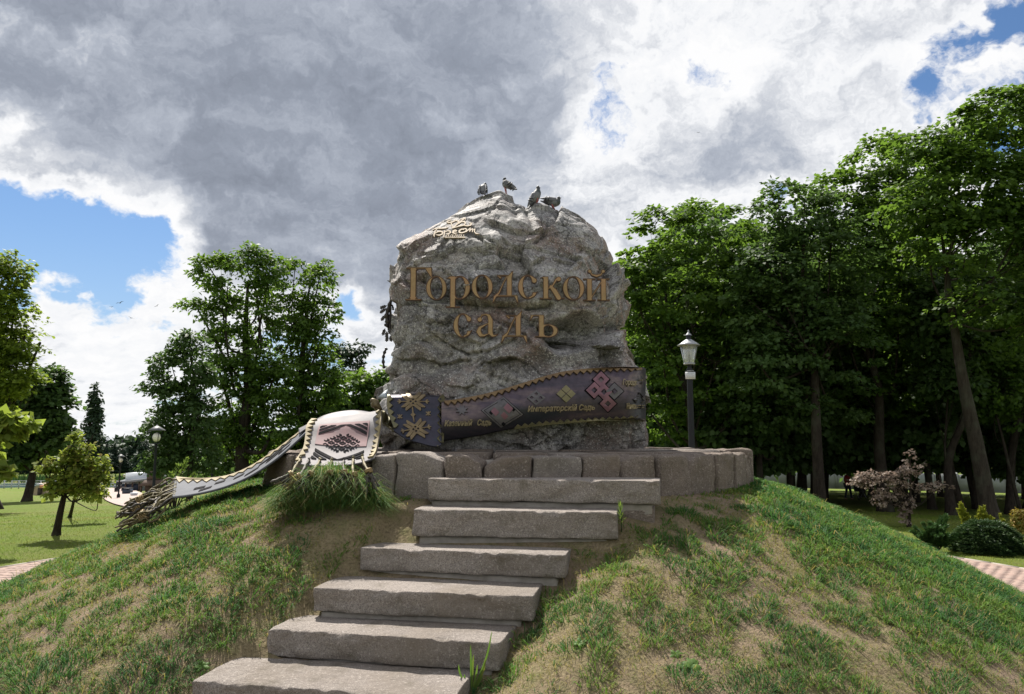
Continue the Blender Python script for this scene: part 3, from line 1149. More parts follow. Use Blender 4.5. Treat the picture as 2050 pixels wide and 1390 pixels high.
def boulder_mesh():
    bm = bmesh.new()
    bmesh.ops.create_icosphere(bm, subdivisions=8, radius=1.0)
    D = np.array([v.co for v in bm.verts])
    Fq = np.array([[v.index for v in f.verts] for f in bm.faces])
    bm.free()
    pp_ = 2.7
    m = np.hypot(D[:, 0], D[:, 2])
    s = 1.0 / (m ** pp_ + np.abs(D[:, 1]) ** pp_) ** (1 / pp_)
    R = np.interp(np.arctan2(D[:, 2], D[:, 0]), ph, rd)
    Dy = np.where(D[:, 1] < 0, 1.12, 1.15)
    B = np.stack([s * R * D[:, 0], s * Dy * D[:, 1], s * R * D[:, 2]], -1)
    # lean: the upper face falls back, the foot is tucked in a little
    B[:, 1] += 0.20 * B[:, 2] + 0.10 * np.clip(B[:, 2] - 0.75, 0, None)
    B[:, 1] += 0.10 * np.clip(-1.0 - B[:, 2], 0, None)
    P = B + np.array([XM, YC, ZM])
    nrm = D / np.array([1.0, 0.8, 1.0])
    nrm /= np.linalg.norm(nrm, axis=1)[:, None]
    wp = P + 0.22 * np.stack([fbm(P * 1.1 + 3, 3), fbm(P * 1.1 + 40, 3), fbm(P * 1.1 + 80, 3)], -1)
    dsp = np.zeros(len(P))
    for (n, amp, tilt, seed, stretch) in ((50, 0.028, 0.10, 3, (1, 1, 1.15)), (380, 0.013, 0.095, 4, (0.8, 1, 1.5)), (2600, 0.007, 0.14, 6, (0.8, 1, 1.4))):
        rs_ = RS(seed)
        st = np.array(stretch)
        lo, hi = (P * st).min(0), (P * st).max(0)
        sd = rs_.rand(n, 3) * (hi - lo) + lo
        am = rs_.normal(size=n) * amp
        tv = rs_.normal(size=(n, 3)) * tilt
        idx = np.zeros(len(P), int)
        q = (wp if n < 1000 else P + 0.06 * np.stack([fbm(P * 4 + 3, 2), fbm(P * 4 + 40, 2), fbm(P * 4 + 80, 2)], -1)) * st
        step = max(1, int(2.4e7 // n))
        for a in range(0, len(P), step):
            d = (q[a:a + step, None, :].astype(np.float32) ** 2).sum(2) - 2 * q[a:a + step].astype(np.float32) @ sd.T.astype(np.float32) + (sd ** 2).sum(1)[None].astype(np.float32)
            idx[a:a + step] = d.argmin(1)
        dsp += am[idx] + ((q - sd[idx]) * tv[idx]).sum(1)
    dsp += 0.020 * fbm(P * 1.6 + 11, 3) + 0.006 * ridged(P * 6.5, 4) + 0.004 * fbm(P * 24, 3)
    dsp *= 1 - 0.65 * sstep(P[:, 2], 4.4, 4.9)
    # named features of the front face, set out where the photograph shows them
    xy = pix(P)
    fr = sstep(-D[:, 1], 0.10, 0.35)
    X, Y = xy[:, 0], xy[:, 1]

    def line_d(pts):
        pts = np.asarray(pts, float)
        best = np.full(len(X), 1e9)
        sign = np.zeros(len(X))
        over = np.zeros(len(X))
        for q_, (a, b) in enumerate(zip(pts[:-1], pts[1:])):
            ab = b - a
            t = np.clip(((X - a[0]) * ab[0] + (Y - a[1]) * ab[1]) / (ab @ ab), 0, 1)
            d = np.hypot(X - a[0] - t * ab[0], Y - a[1] - t * ab[1])
            cr = ab[0] * (Y - a[1]) - ab[1] * (X - a[0])
            k = d < best
            best = np.where(k, d, best)
            sign = np.where(k, np.sign(cr), sign)
            tu = ((X - a[0]) * ab[0] + (Y - a[1]) * ab[1]) / (ab @ ab)
            o = np.zeros(len(X))
            if q_ == 0:
                o = np.maximum(o, -tu)
            if q_ == len(pts) - 2:
                o = np.maximum(o, tu - 1)
            over = np.where(k, np.clip(o, 0, None) * np.linalg.norm(ab), over)
        return best, sign, np.exp(-over / 7.0)
    jig = 7 * fbm(P * 6, 3)

    def ledge(pts, up, dn, wu, wd):
        d, sg, fd = line_d(pts)
        d = np.maximum(d + jig * (d > 2), 0)
        return np.where(sg < 0, up * np.exp(-(d / wu)), -dn * np.exp(-(d / wd))) * fr * fd * 1.05
    dsp += ledge([(985, 446), (1010, 455), (1030, 464), (1062, 464), (1092, 462)], 0.035, 0.06, 30, 18)
    dsp += ledge([(1092, 462), (1118, 440), (1122, 418)], -0.05, -0.04, 16, 60)
    dsp += ledge([(822, 545), (850, 524), (880, 512), (908, 498)], 0.03, 0.04, 30, 14)
    dsp += ledge([(985, 490), (1010, 500), (1060, 487), (1085, 470)], 0.035, 0.04, 40, 18)
    dsp += ledge([(935, 585), (990, 560), (1040, 548), (1085, 520)], 0.045, 0.03, 50, 26)
    dsp += ledge([(900, 592), (960, 604), (1020, 606), (1060, 612), (1100, 606)], 0.05, 0.075, 50, 26)
    dsp += ledge([(860, 660), (890, 690), (930, 706), (985, 700), (1030, 676)], 0.03, 0.03, 50, 22)
    # dark hollow under the last letters, closed below by a rising shoulder
    e = ((X - 1150 + 0.4 * (Y - 668)) / 66) ** 2 + ((Y - 666 + 5 * np.sin(X / 14.0)) / 33) ** 2
    dsp -= 0.50 * np.exp(-e ** 3) * fr
    dsp += ledge([(1098, 664), (1120, 690), (1150, 706), (1180, 694), (1240, 660)], -0.13, -0.13, 24, 85)
    e = ((X - 1060) / 60) ** 2 + ((Y - 725) / 26) ** 2
    dsp -= 0.08 * np.exp(-e ** 1.3) * fr
    e = ((X - 840) / 70) ** 2 + ((Y - 720) / 60) ** 2
    dsp -= 0.05 * np.exp(-e) * fr
    for (pts, dep, wd) in (([(1050, 405), (1063, 440), (1068, 464)], 0.05, 7), ([(1016, 392), (1028, 420), (1034, 432)], 0.05, 8), ([(1100, 600), (1150, 585), (1235, 600)], 0.03, 8), ([(935, 470), (985, 490)], 0.03, 6), ([(880, 760), (930, 730), (1000, 760)], 0.03, 8)):
        d, _, fd = line_d(pts)
        dsp -= dep * np.exp(-((d + 0.5 * jig) / wd) ** 2) * fr * fd
    # the pale splintered patch below the lettering is rougher
    e = ((X - 985) / 85) ** 2 + ((Y - 735) / 42) ** 2
    dsp += 0.045 * np.exp(-e ** 2) * ridged(P * 9 + 3, 3) * fr
    P = P + nrm * dsp[:, None]
    P[:, 2] = np.maximum(P[:, 2], 2.0)
    return P, Fq


def boulder_material():
    m, g, b, out = new_mat('grey_boulder_granite')
    tc = g.new('ShaderNodeTexCoord').outputs['Object']
    geo = g.new('ShaderNodeNewGeometry')
    big = g.noise(tc, 0.9, 6, 0.62)
    mid = g.noise(tc, 3.3, 7, 0.66)
    s1 = g.noise(tc, 26, 4, 0.75)
    s2 = g.noise(tc, 62, 3, 0.7)
    s3 = g.noise(tc, 44, 3, 0.7, dist=0.4)
    base = g.mix(g.mr(big, 0.38, 0.62), (0.325, 0.313, 0.312), (0.215, 0.205, 0.206))
    base = g.mix(g.math('MULTIPLY', g.mr(mid, 0.50, 0.64), 0.85), base, (0.13, 0.12, 0.118))
    vw = g.vm('ADD', tc, g.scale(g.noise(tc, 2.0, 4, 0.6, out=1), 0.5))
    cell = g.voro(vw, 2.3, 'F1', 'Color')
    sc_ = g.new('ShaderNodeSeparateXYZ')
    g.l.new(cell, sc_.inputs[0])
    base = g.mix(g.math('MULTIPLY', g.mr(sc_.outputs[0], 0.0, 1.0), 0.55), base, g.mix(g.mr(sc_.outputs[1], 0.3, 0.7), (0.20, 0.19, 0.19), (0.42, 0.385, 0.36)))
    base = g.mix(g.math('MULTIPLY', g.mr(mid, 0.46, 0.36), 0.6), base, (0.52, 0.50, 0.475))
    # reddish weathered rind, mostly low on the shoulders
    red = g.math('MULTIPLY', g.mr(g.noise(tc, 1.25, 5, 0.6), 0.52, 0.66), 0.75)
    base = g.mix(red, base, (0.215, 0.135, 0.105))
    sepn = g.new('ShaderNodeSeparateXYZ')
    g.l.new(geo.outputs['Normal'], sepn.inputs[0])
    side = g.math('MULTIPLY', g.mr(sepn.outputs[0], 0.62, 0.92), g.mr(mid, 0.36, 0.6))
    base = g.mix(g.math('MULTIPLY', side, 0.75), base, (0.27, 0.15, 0.10))
    ed = g.voro(g.vm('ADD', tc, g.scale(g.noise(tc, 2.6, 5, 0.65, out=1), 0.55)), 1.25, 'DISTANCE_TO_EDGE', 'Distance')
    ck = g.math('MULTIPLY', g.mr(ed, 0.022, 0.004), g.mr(g.noise(tc, 1.9, 3, 0.5), 0.46, 0.58))
    # salt and pepper grain
    stain = g.mr(g.noise(tc, 1.5, 7, 0.66, dist=0.5), 0.50, 0.63)
    base = g.mix(g.math('MULTIPLY', stain, 0.62), base, (0.085, 0.075, 0.072))
    col = g.mix(g.math('MULTIPLY', g.mr(s1, 0.51, 0.60), 0.75), base, (0.06, 0.055, 0.055))
    col = g.mix(g.math('MULTIPLY', g.mr(s3, 0.56, 0.64), 0.75), col, (0.56, 0.545, 0.52))
    col = g.mix(g.mr(s2, 0.58, 0.66), col, (0.035, 0.035, 0.038))
    # darker where the rock surface is concave and along the crack lines
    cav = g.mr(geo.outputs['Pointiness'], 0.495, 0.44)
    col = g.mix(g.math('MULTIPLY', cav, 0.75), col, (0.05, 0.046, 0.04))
    col = g.mix(g.math('MULTIPLY', ck, 0.8), col, (0.03, 0.028, 0.026))
    g.set(b.inputs['Base Color'], col)
    b.inputs['Roughness'].default_value = 0.72
    b.inputs['Specular IOR Level'].default_value = 0.35
    mp = g.new('ShaderNodeMapping')
    g.l.new(tc, mp.inputs[0])
    mp.inputs['Rotation'].default_value = (0.2, 0.55, 0.0)
    mp.inputs['Scale'].default_value = (0.7, 1.0, 2.4)
    st = g.noise(mp.outputs[0], 9, 9, 0.72, dist=0.5)
    h = g.math('ADD', g.math('MULTIPLY', st, 1.0), g.math('MULTIPLY', s2, 0.25))
    h = g.math('SUBTRACT', h, g.math('MULTIPLY', ck, 0.7))
    g.set(b.inputs['Normal'], g.bump(h, 0.65, 0.04))
    return m


BP, BF = boulder_mesh()
boulder = thing('inscribed_boulder', 'huge grey granite boulder with bronze Cyrillic lettering on the stone platform', 'boulder', (XM, YC, 2.05))
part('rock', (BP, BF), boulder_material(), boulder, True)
BXY = pix(BP)
_front = BP[:, 1] < YC + 0.9


def rock_depth(x0, x1, y0, y1, q=1.0):
    """depth of the nearest rock (q-th percentile) in a window of the photograph"""
    k = (BXY[:, 0] > x0) & (BXY[:, 0] < x1) & (BXY[:, 1] > y0) & (BXY[:, 1] < y1) & _front
    # keep only what faces the camera: drop anything far behind the nearest
    y = BP[k, 1]
    if not len(y):
        return YC
    return float(np.percentile(y[y < y.min() + 0.45], q))


# ------------------------------------------------------------------ bronze lettering
def glyph(ch):
    R, C, E, P_, S_ = rect_f, ring_f, ell_f, poly_f, seg_field

    def mx(*a):
        o = a[0]
        for q in a[1:]:
            o = np.maximum(o, q)
        return o
    if ch == 'Г':
        return 52, lambda x, y: mx(R(x, y, 9, 0, 21, 68), R(x, y, 1, 64.2, 50, 68), R(x, y, 0, 0, 31, 3.6), P_(x, y, [(36, 66), (50.8, 68), (52, 45), (49.5, 45)]), P_(x, y, [(5, 3), (25, 3), (20, 9), (10, 9)]), P_(x, y, [(5, 65), (25, 65), (20, 60), (10, 60)]))
    if ch == 'о':
        return 43, lambda x, y: C(x, y, 21.5, 23.5, 21.5, 25, 11.5, 22, -0.06)
    if ch == 'р':
        return 50, lambda x, y: mx(R(x, y, 8, -18, 19.5, 45), np.minimum(C(x, y, 27, 23, 22, 24.5, 11, 21), x - 13), R(x, y, 0, -18, 28.5, -14.6), P_(x, y, [(0, 41.5), (8, 47), (19.5, 47), (19.5, 38), (9, 40)]))
    if ch == 'д':
        return 56, lambda x, y: mx(R(x, y, 30, 3, 41.5, 44), R(x, y, 13, 42.6, 42, 46), P_(x, y, [(29, 40), (41.5, 40), (44, 55), (41, 54)]), S_(x, y, [(31, 43), (24, 30), (15, 9), (10, 4)], [2, 2, 2.4, 3.6]), R(x, y, 4, 1.2, 52, 5.2), P_(x, y, [(1.5, -11), (4.5, -11), (12, 4), (4, 4)]), P_(x, y, [(51, -11), (54, -11), (53, 4), (44, 4)]), S_(x, y, [(13, 44), (18, 40)], [2, 2.5]))
    if ch == 'с':
        return 42, lambda x, y: mx(np.minimum(C(x, y, 21, 23.2, 20.5, 25, 9.5, 21.4, -0.05), -R(x, y, 25, 12.5, 80, 36)), E(x, y, 33.5, 36, 5.8, 6), S_(x, y, [(24, 1.2), (33, 5), (39.5, 13)], [2.6, 2.4, 1.2]))
    if ch == 'к':
        return 50, lambda x, y: mx(R(x, y, 7, 0, 18.5, 45), R(x, y, 0, 0, 25, 3.4), P_(x, y, [(0, 43), (7, 46.5), (18.5, 46.5), (18.5, 41), (8, 42)]), S_(x, y, [(18, 22), (27, 28), (34, 40)], [2, 2.4, 3]), E(x, y, 39, 41, 6, 5.4), S_(x, y, [(23, 26), (31, 16), (39, 3)], [4, 5.6, 5.6]), R(x, y, 32, 0, 51, 3.4))
    if ch == 'й':
        return 54, lambda x, y: mx(R(x, y, 7, 0, 18.5, 46), R(x, y, 35, 0, 46.5, 46), R(x, y, 0, 0, 25, 3.4), R(x, y, 28.5, 0, 53.5, 3.4), R(x, y, 0, 42.8, 25, 46.2), R(x, y, 28.5, 42.8, 53.5, 46.2), S_(x, y, [(17, 8), (36, 38)], 2.0), S_(x, y, [(14, 60), (18, 53.5), (27, 51), (36, 53.5), (40, 60)], [2, 2.2, 3.4, 2.2, 2]), E(x, y, 13.5, 60.5, 4.6, 4.2), E(x, y, 40.5, 60.5, 4.6, 4.2))
    if ch == 'а':
        return 46, lambda x, y: mx(S_(x, y, [(29.5, 29), (20, 25), (9, 19), (6.5, 11), (10, 4.5), (17, 3), (25, 6), (30, 11)], [1.8, 2.2, 3.6, 5.4, 4.6, 2.8, 2.0, 1.8]), R(x, y, 24.5, 7, 35.5, 34), S_(x, y, [(8, 36), (13, 44.5), (21, 46), (27, 43), (30, 34)], [2, 2, 2.2, 4, 5.6]), E(x, y, 8.5, 35.5, 5.6, 5.6), S_(x, y, [(30, 9), (34, 3), (39, 2.5), (45, 6)], [5.4, 3.4, 2.4, 1.2]))
    if ch == 'ъ':
        return 58, lambda x, y: mx(R(x, y, 2, 42.6, 29.5, 46.2), P_(x, y, [(0, 34), (2.6, 34), (10, 45), (2, 46.2)]), R(x, y, 18, 0, 29.5, 46), np.minimum(C(x, y, 37, 13.2, 20.5, 14, 9.5, 10.4), x - 24), R(x, y, 11, 0, 38, 3.4), R(x, y, 24, 23.6, 38, 26.8))


def letter_mats():
    m, g, b, out = new_mat('bronze_letter_face')
    tc = g.new('ShaderNodeTexCoord').outputs['Object']
    n = g.noise(tc, 30, 5, 0.7)
    n2 = g.noise(tc, 3.5, 4, 0.6)
    col = g.mix(g.mr(n, 0.35, 0.65), (0.31, 0.205, 0.092), (0.24, 0.155, 0.065))
    col = g.mix(g.math('MULTIPLY', g.mr(n2, 0.45, 0.7), 0.6), col, (0.33, 0.17, 0.085))
    g.set(b.inputs['Base Color'], col)
    b.inputs['Roughness'].default_value = 0.5
    b.inputs['Metallic'].default_value = 0.35
    g.set(b.inputs['Normal'], g.bump(n, 0.25, 0.01))
    return m


M_LET = letter_mats()
M_LETD = plain('dark_bronze_rim', (0.10, 0.052, 0.025), (0.06, 0.033, 0.018), 0.5, 0.5, scale=18)
LINE1 = [('Г', 812, 535, 866, 603, 68), ('о', 853, 553, 895, 602.5, 47), ('р', 893, 553.5, 943, 618, 64), ('о', 944, 553, 987, 600, 47), ('д', 984, 546, 1040, 608, 64), ('с', 1036, 554, 1078, 600, 48), ('к', 1080, 554.5, 1129, 600.5, 46.5), ('о', 1126, 555, 1170, 603, 48), ('й', 1167, 543.5, 1221, 604, 64)]
LINE2 = [('с', 907, 627, 947, 677, 48), ('а', 952, 627, 998, 676, 48), ('д', 1001, 619, 1058, 688, 64), ('ъ', 1060, 629, 1118, 676.5, 46)]
LEFTP = {'р': 18, 'д': 11, 'с': 1.5, 'о': 1.5}


def put_letters(line, sup):
    dep = []
    for (ch, x0, y0, x1, y1, _) in line:
        dep.append(rock_depth(x0 - 2, x1 + 2, y0 - 2, y1 + 2, 6.0))
    xs = np.array([(q[1] + q[3]) / 2 for q in line])
    cf = np.polyfit(xs, dep, min(2, len(xs) - 1))
    res = np.array(dep) - np.polyval(cf, xs)
    fit = np.polyval(cf, xs) + 0.35 * res - 0.045
    for (ch, x0, y0, x1, y1, _), Y in zip(line, fit):
        w, fn = glyph(ch)
        lps = contours(fn, -3, w + 3, -21, 72, 0.55)
        base_y = {'р': y1 - 18, 'д': y1 - 11}.get(ch, y1 - (1.5 if ch in 'со' else 0))
        sx = (x1 - x0) / w

        def mp(P, off, Y=Y, x0=x0, by=base_y, sx=sx):
            q = at(x0 + P[:, 0] * sx, by - P[:, 1], Y)
            c = at((x0 + x1) / 2, by, Y)
            q = q + np.array([0, 0.10, 0]) * (q[:, 2] - c[2])[:, None]     # lettering leans back with the rock
            return q + np.array([0, -1, 0.0]) * off
        e = part('letter', plate(lps, mp, 0.0, 0.036), M_LETD, boulder)
        # face: a slightly smaller bright plate on the dark body
        lps2 = contours(lambda x, y: fn(x, y) - 1.5, -3, w + 3, -21, 72, 0.55)
        part('letter_face', plate(lps2, mp, 0.034, 0.041), M_LET, e)
        # pins into the rock
        gp = G()
        for fx in (0.3, 0.7):
            c = mp(np.array([[w * fx, 23.0]]), 0.01)[0]
            gp.add(*tube([c, c + np.array([0, 0.30, 0])], 0.006, 5))
        part('fixing_pin', gp, M_LETD, e)


put_letters(LINE1, 0)
put_letters(LINE2, 0)

# gilded emblem high on the rock: a script town name under a looped heart
EMB = [
    ([(110, 745), (180, 692), (300, 682), (450, 682), (560, 670), (640, 645)], [12, 20, 24, 24, 20, 8]),
    ([(255, 690), (195, 800), (150, 920), (172, 965)], [22, 26, 26, 12]),
    ([(205, 850), (290, 795), (400, 785), (455, 822), (430, 885), (330, 918), (215, 900)], [14, 18, 26, 30, 26, 22, 12]),
    ([(520, 770), (505, 880), (490, 985)], [26, 26, 18]), ([(525, 815), (610, 765), (700, 775), (722, 820), (660, 868), (560, 872)], [14, 20, 26, 28, 22, 10]),
    ([(790, 812), (890, 800), (930, 762), (880, 742), (810, 775), (795, 830), (860, 858), (950, 840)], [12, 14, 20, 24, 30, 30, 22, 10]),
    ([(1165, 720), (1090, 712), (1015, 770), (1020, 825), (1110, 835), (1220, 800), (1275, 735), (1245, 695), (1140, 700)], [22, 24, 32, 30, 22, 22, 22, 22, 14]),
    ([(1250, 800), (1330, 735), (1395, 672), (1375, 790)], [16, 20, 18, 20]), ([(1385, 760), (1470, 690), (1465, 800)], [12, 18, 18]), ([(1470, 760), (1550, 705), (1535, 800), (1590, 862), (1710, 872)], [12, 18, 20, 16, 7]),
    ([(740, 400), (640, 412), (600, 460), (660, 485), (780, 468), (900, 410), (980, 430), (985, 500), (890, 585), (795, 670), (760, 570), (735, 480)], [14, 26, 30, 24, 26, 26, 28, 30, 26, 24, 24, 20]),
    ([(800, 660), (900, 580), (1010, 480), (1150, 375), (1215, 335)], [20, 22, 26, 24, 20]), ([(1045, 378), (1215, 325)], [12, 18]), ([(1225, 325), (1222, 400)], [18, 10]),
    ([(830, 662), (1000, 612), (1180, 575), (1225, 500), (1200, 452), (1090, 458), (1000, 520)], [16, 20, 22, 28, 28, 22, 16]), ([(1180, 575), (1290, 602), (1410, 570), (1440, 515), (1370, 498)], [20, 22, 26, 28, 16]),
    ([(530, 985), (1215, 990)], [15, 15]),
] + [([(570 + i * 72, 965), (600 + i * 72, 900)], [10, 10]) for i in range(9)] + [([(600 + i * 144, 905), (655 + i * 144, 915), (640 + i * 144, 960)], [7, 8, 7]) for i in range(4)]


def emb_f(x, y):
    f = np.full(x.shape, -1e9)
    for pts, r in EMB:
        f = np.maximum(f, seg_field(x, y, pts, np.array(r) * 0.80))
    return f


ed = [rock_depth(862 + 18 * i, 880 + 18 * i, 452, 470, 12) for i in range(6)]
ec = np.polyfit(np.arange(6) * 18 + 871, ed, 1)
M_GILD = plain('pale_gilt_brass', (0.30, 0.24, 0.165), (0.23, 0.18, 0.125), 0.6, 0.4, scale=30, bump=0.15)
ytop, ybot = rock_depth(890, 950, 437, 446, 12), rock_depth(875, 960, 474, 482, 12)


def emb_map(P, off):
    px, py = 860 + P[:, 0] / 17.08, 420 + P[:, 1] / 17.08
    Y = np.polyval(ec, px) + (ytop - ybot) * (461 - py) / 38.0 - 0.05
    q = at(px, py, Y)
    return q + np.array([0, -0.82, 0.57]) * off


part('emblem', plate(contours(emb_f, 60, 1760, 280, 1030, 9), emb_map, 0.0, 0.022), M_GILD, boulder, label='pale gilt script emblem with looped heart')

# ------------------------------------------------------------------ bronze sprig climbing the far edge of the rock
M_VINE = plain('black_bronze', (0.030, 0.028, 0.028), (0.05, 0.04, 0.035), 0.45, 0.6, scale=20)
sprig = thing('bronze_sprig', 'blackened bronze oak sprig fixed to the shaded edge of the boulder', 'sculpture', tuple(at(780, 680, 9.5)))
ZS = 750.0, 520.0
zz = lambda pts, Y=9.45: at(np.array([ZS[0] + p[0] / 5.35 for p in pts]), np.array([ZS[1] + p[1] / 5.35 for p in pts]), Y)
part('stem', G().add(*tube(curve(zz([(262, 235), (225, 330), (175, 440), (150, 520), (130, 600), (140, 680), (120, 720)]), 30), np.linspace(0.016, 0.036, 30) * (1 + 0.25 * np.sin(np.arange(30) * 1.7)), 8)), M_VINE, sprig, True)
for pts, r0, r1 in (([(200, 380), (198, 280), (210, 190), (248, 150)], 0.020, 0.007), ([(165, 470), (170, 560), (165, 680), (170, 800)], 0.014, 0.016), ([(150, 520), (185, 490), (200, 540)], 0.010, 0.014), ([(100, 600), (150, 630), (175, 560)], 0.012, 0.010)):
    c = curve(zz(pts), 18)
    part('twig', G().add(*tube(c, np.linspace(r0, r1, 18) * (1 + 0.2 * np.sin(np.arange(18) * 2.1)), 7)), M_VINE, sprig, True)
rs = RS(3)
for (x, y, ang) in ((110, 740, 1.9), (130, 770, 1.6), (150, 720, 1.4), (165, 740, 1.2), (135, 820, 1.7), (165, 820, 1.3), (120, 525, 2.5), (130, 495, 2.8), (160, 690, 1.7), (190, 700, 1.0), (110, 600, 2.2)):
    L = 10 + rs.rand() * 6
    c, s2 = math.cos(ang), math.sin(ang)

    def lf(X, Y):
        f = np.full(X.shape, -1e9)
        for t in (0.15, 0.4, 0.65):
            for sg in (-1, 1):
                f = np.maximum(f, seg_field(X, Y, [(L * t * c, L * t * s2), (L * (t + 0.22) * c - sg * 2.6 * s2, L * (t + 0.22) * s2 + sg * 2.6 * c)], [1.2, 1.0]))
        return np.maximum(f, seg_field(X, Y, [(0, 0), (L * c, L * s2)], [0.8, 1.5]))
    x0, y0, Yl = ZS[0] + x / 5.35, ZS[1] + y / 5.35, 9.45 + rs.uniform(-0.08, 0.1)
    part('bronze_leaf', plate(contours(lf, -14, 14, -14, 14, 0.6), lambda P, off: at(x0 + P[:, 0], y0 + P[:, 1], Yl) + np.array([0.3, -0.95, 0]) * off, 0, 0.012), M_VINE, sprig)
c = curve(at(np.array([774, 769, 767, 769.]), np.array([697, 708, 722, 738.]), 9.4), 16)
part('twig', tube(c, 0.017 * (1 + 0.4 * np.sin(np.arange(16) * 1.9)), 7), M_VINE, sprig, True)

# ------------------------------------------------------------------ bronze belt round the boulder
def belt_mat(name, c0, c1, c2, rough=0.42, metal=0.75, sc=1.6):
    """dark patinated metal with purple and rosy heat tints"""
    m, g, b, out = new_mat(name)
    tc = g.new('ShaderNodeTexCoord').outputs['Object']
    mp = g.new('ShaderNodeMapping')
    g.l.new(tc, mp.inputs[0])
    mp.inputs['Scale'].default_value = (0.55, 0.55, 2.2)
    n = g.noise(mp.outputs[0], sc, 6, 0.6, dist=0.6)
    n2 = g.noise(tc, 16, 5, 0.7)
    col = g.ramp(n, [(0.34, c0), (0.46, tuple((a + b_) / 2 for a, b_ in zip(c0, c1))), (0.54, c1), (0.61, c2), (0.70, c0)])
    col = g.mix(g.math('MULTIPLY', g.mr(n2, 0.4, 0.7), 0.35), col, tuple(x * 0.5 for x in c0))
    g.set(b.inputs['Base Color'], col)
    b.inputs['Metallic'].default_value = metal
    g.set(b.inputs['Roughness'], g.mr(n2, 0.3, 0.7, rough - 0.08, rough + 0.14))
    g.set(b.inputs['Normal'], g.bump(g.noise(tc, 7, 5, 0.6), 0.25, 0.02))
    return m


M_BELT = belt_mat('heat_tinted_bronze', (0.034, 0.038, 0.050), (0.085, 0.066, 0.082), (0.150, 0.115, 0.110))
M_BELT2 = belt_mat('blue_black_bronze', (0.028, 0.034, 0.052), (0.05, 0.045, 0.062), (0.045, 0.053, 0.072), 0.42, 0.7)
M_TRIM = plain('ochre_bronze', (0.185, 0.12, 0.056), (0.115, 0.072, 0.038), 0.5, 0.5, scale=9, bump=0.2)
M_TRIM2 = plain('greenish_brass', (0.20, 0.17, 0.09), (0.125, 0.12, 0.066), 0.5, 0.5, scale=9, bump=0.2)
M_ROSE = plain('rosy_bronze', (0.21, 0.105, 0.125), (0.12, 0.06, 0.08), 0.5, 0.5, scale=9)
M_GREYB = plain('grey_bronze', (0.125, 0.115, 0.12), (0.075, 0.07, 0.076), 0.5, 0.5, scale=12)
M_DARKB = plain('blackened_cutout', (0.007, 0.007, 0.009), (0.011, 0.010, 0.012), 0.9, 0.0, scale=12, spec=0.1)
M_TEXTB = plain('dull_gold_letters', (0.30, 0.245, 0.155), (0.20, 0.16, 0.10), 0.5, 0.4, scale=15)

bx = np.array([884, 915, 960, 1000, 1040, 1080, 1120, 1160, 1200, 1235, 1262, 1280, 1288, 1292, 1293])
bt = np.array([805, 801, 793, 783, 771, 758, 747, 741, 738, 736.5, 735.5, 735.5, 736, 738, 740])
bb = np.array([884, 880, 873, 864, 857, 851.5, 848, 845.5, 843, 841.5, 840.5, 840.5, 841, 842.5, 843])
by = []
for x in bx[:12]:
    by.append(rock_depth(x - 14, x + 12, bt[list(bx).index(x)] - 2, bb[list(bx).index(x)] + 2, 2.0))
cf = np.polyfit(bx[:11], by[:11], 5)
yy = np.minimum(np.polyval(cf, bx[:11]), np.array(by[:11]) + 0.04) - 0.06
bY = np.concatenate([yy, yy[-1] + np.array([0.10, 0.28, 0.52, 0.78])])
tt = np.linspace(0, len(bx) - 1, 130)
ii = np.arange(len(bx))
bcx, bct, bcb, bcY = (curve(np.stack([q, q], -1), 130)[:, 0] for q in (bx.astype(float), bt.astype(float), bb.astype(float), bY))
# carried on behind the rock
nb = 24
tb = np.linspace(0, 1, nb + 1)[1:]
bcx = np.concatenate([bcx, 1293 - 20 * tb ** 2])
bct = np.concatenate([bct, 740 + 6 * tb])
bcb = np.concatenate([bcb, 843 - 2 * tb])
bcY = np.concatenate([bcY, bcY[-1] + 1.2 * tb])
nv = 26
v_ = np.linspace(0, 1, nv)
BPX = np.repeat(bcx[:, None], nv, 1)
BPY = bct[:, None] + (bcb - bct)[:, None] * v_
bulge = 0.10 * np.sin(np.pi * np.clip(v_ * 0.9 + 0.05, 0, 1)) + 0.03 * v_
BYY = bcY[:, None] - bulge[None] * (1 - sstep(bcx, 1235, 1288))[:, None]
belt_sheet = Sheet(BPX, BPY, BYY)
belt = thing('bronze_belt', 'wide bronze belt with woven sash ornaments wrapped round the boulder', 'belt', tuple(at(1090, 900, 8.5)))
part('band', belt_sheet.geo(0.018), M_BELT, belt, True)


def zigzag(n0, n1, fn_edge, depth, pitch):
    """outline of a toothed strip: fn_edge(s) gives the edge point and the inward direction in pixels"""
    out, inn = [], []
    k = int(round((n1 - n0) / pitch))
    for i in range(k * 4 + 1):
        s = n0 + (n1 - n0) * i / (k * 4)
        e, d = fn_edge(s)
        ph_ = (i % 4) / 4
        t = 0.30 + 0.70 * (1 - abs(ph_ - 0.5) * 2)
        out.append(e)
        inn.append(e + d * depth * t)
    return np.array(out + inn[::-1])


fr_n = 124
def edge_top(s):
    return np.array([s, np.interp(s, bcx[:fr_n], bct[:fr_n]) + 0.4]), np.array([0.15, 1.0])
def edge_bot(s):
    return np.array([s, np.interp(s, bcx[:fr_n], bcb[:fr_n]) - 0.4]), np.array([-0.1, -1.0])
part('zigzag_trim', plate([zigzag(889, 1282, edge_top, 9.0, 13.5)], belt_sheet.map, 0.002, 0.022), M_TRIM, belt)
part('zigzag_trim', plate([zigzag(1030, 1284, edge_bot, 8.0, 14.5)], belt_sheet.map, 0.002, 0.020), M_TRIM2, belt)


def rot(a, k=(1, 1), c=(0, 0)):
    ca, sa = math.cos(a), math.sin(a)
    return lambda x, y: (((x - c[0]) * ca + (y - c[1]) * sa) / k[0], (-(x - c[0]) * sa + (y - c[1]) * ca) / k[1])


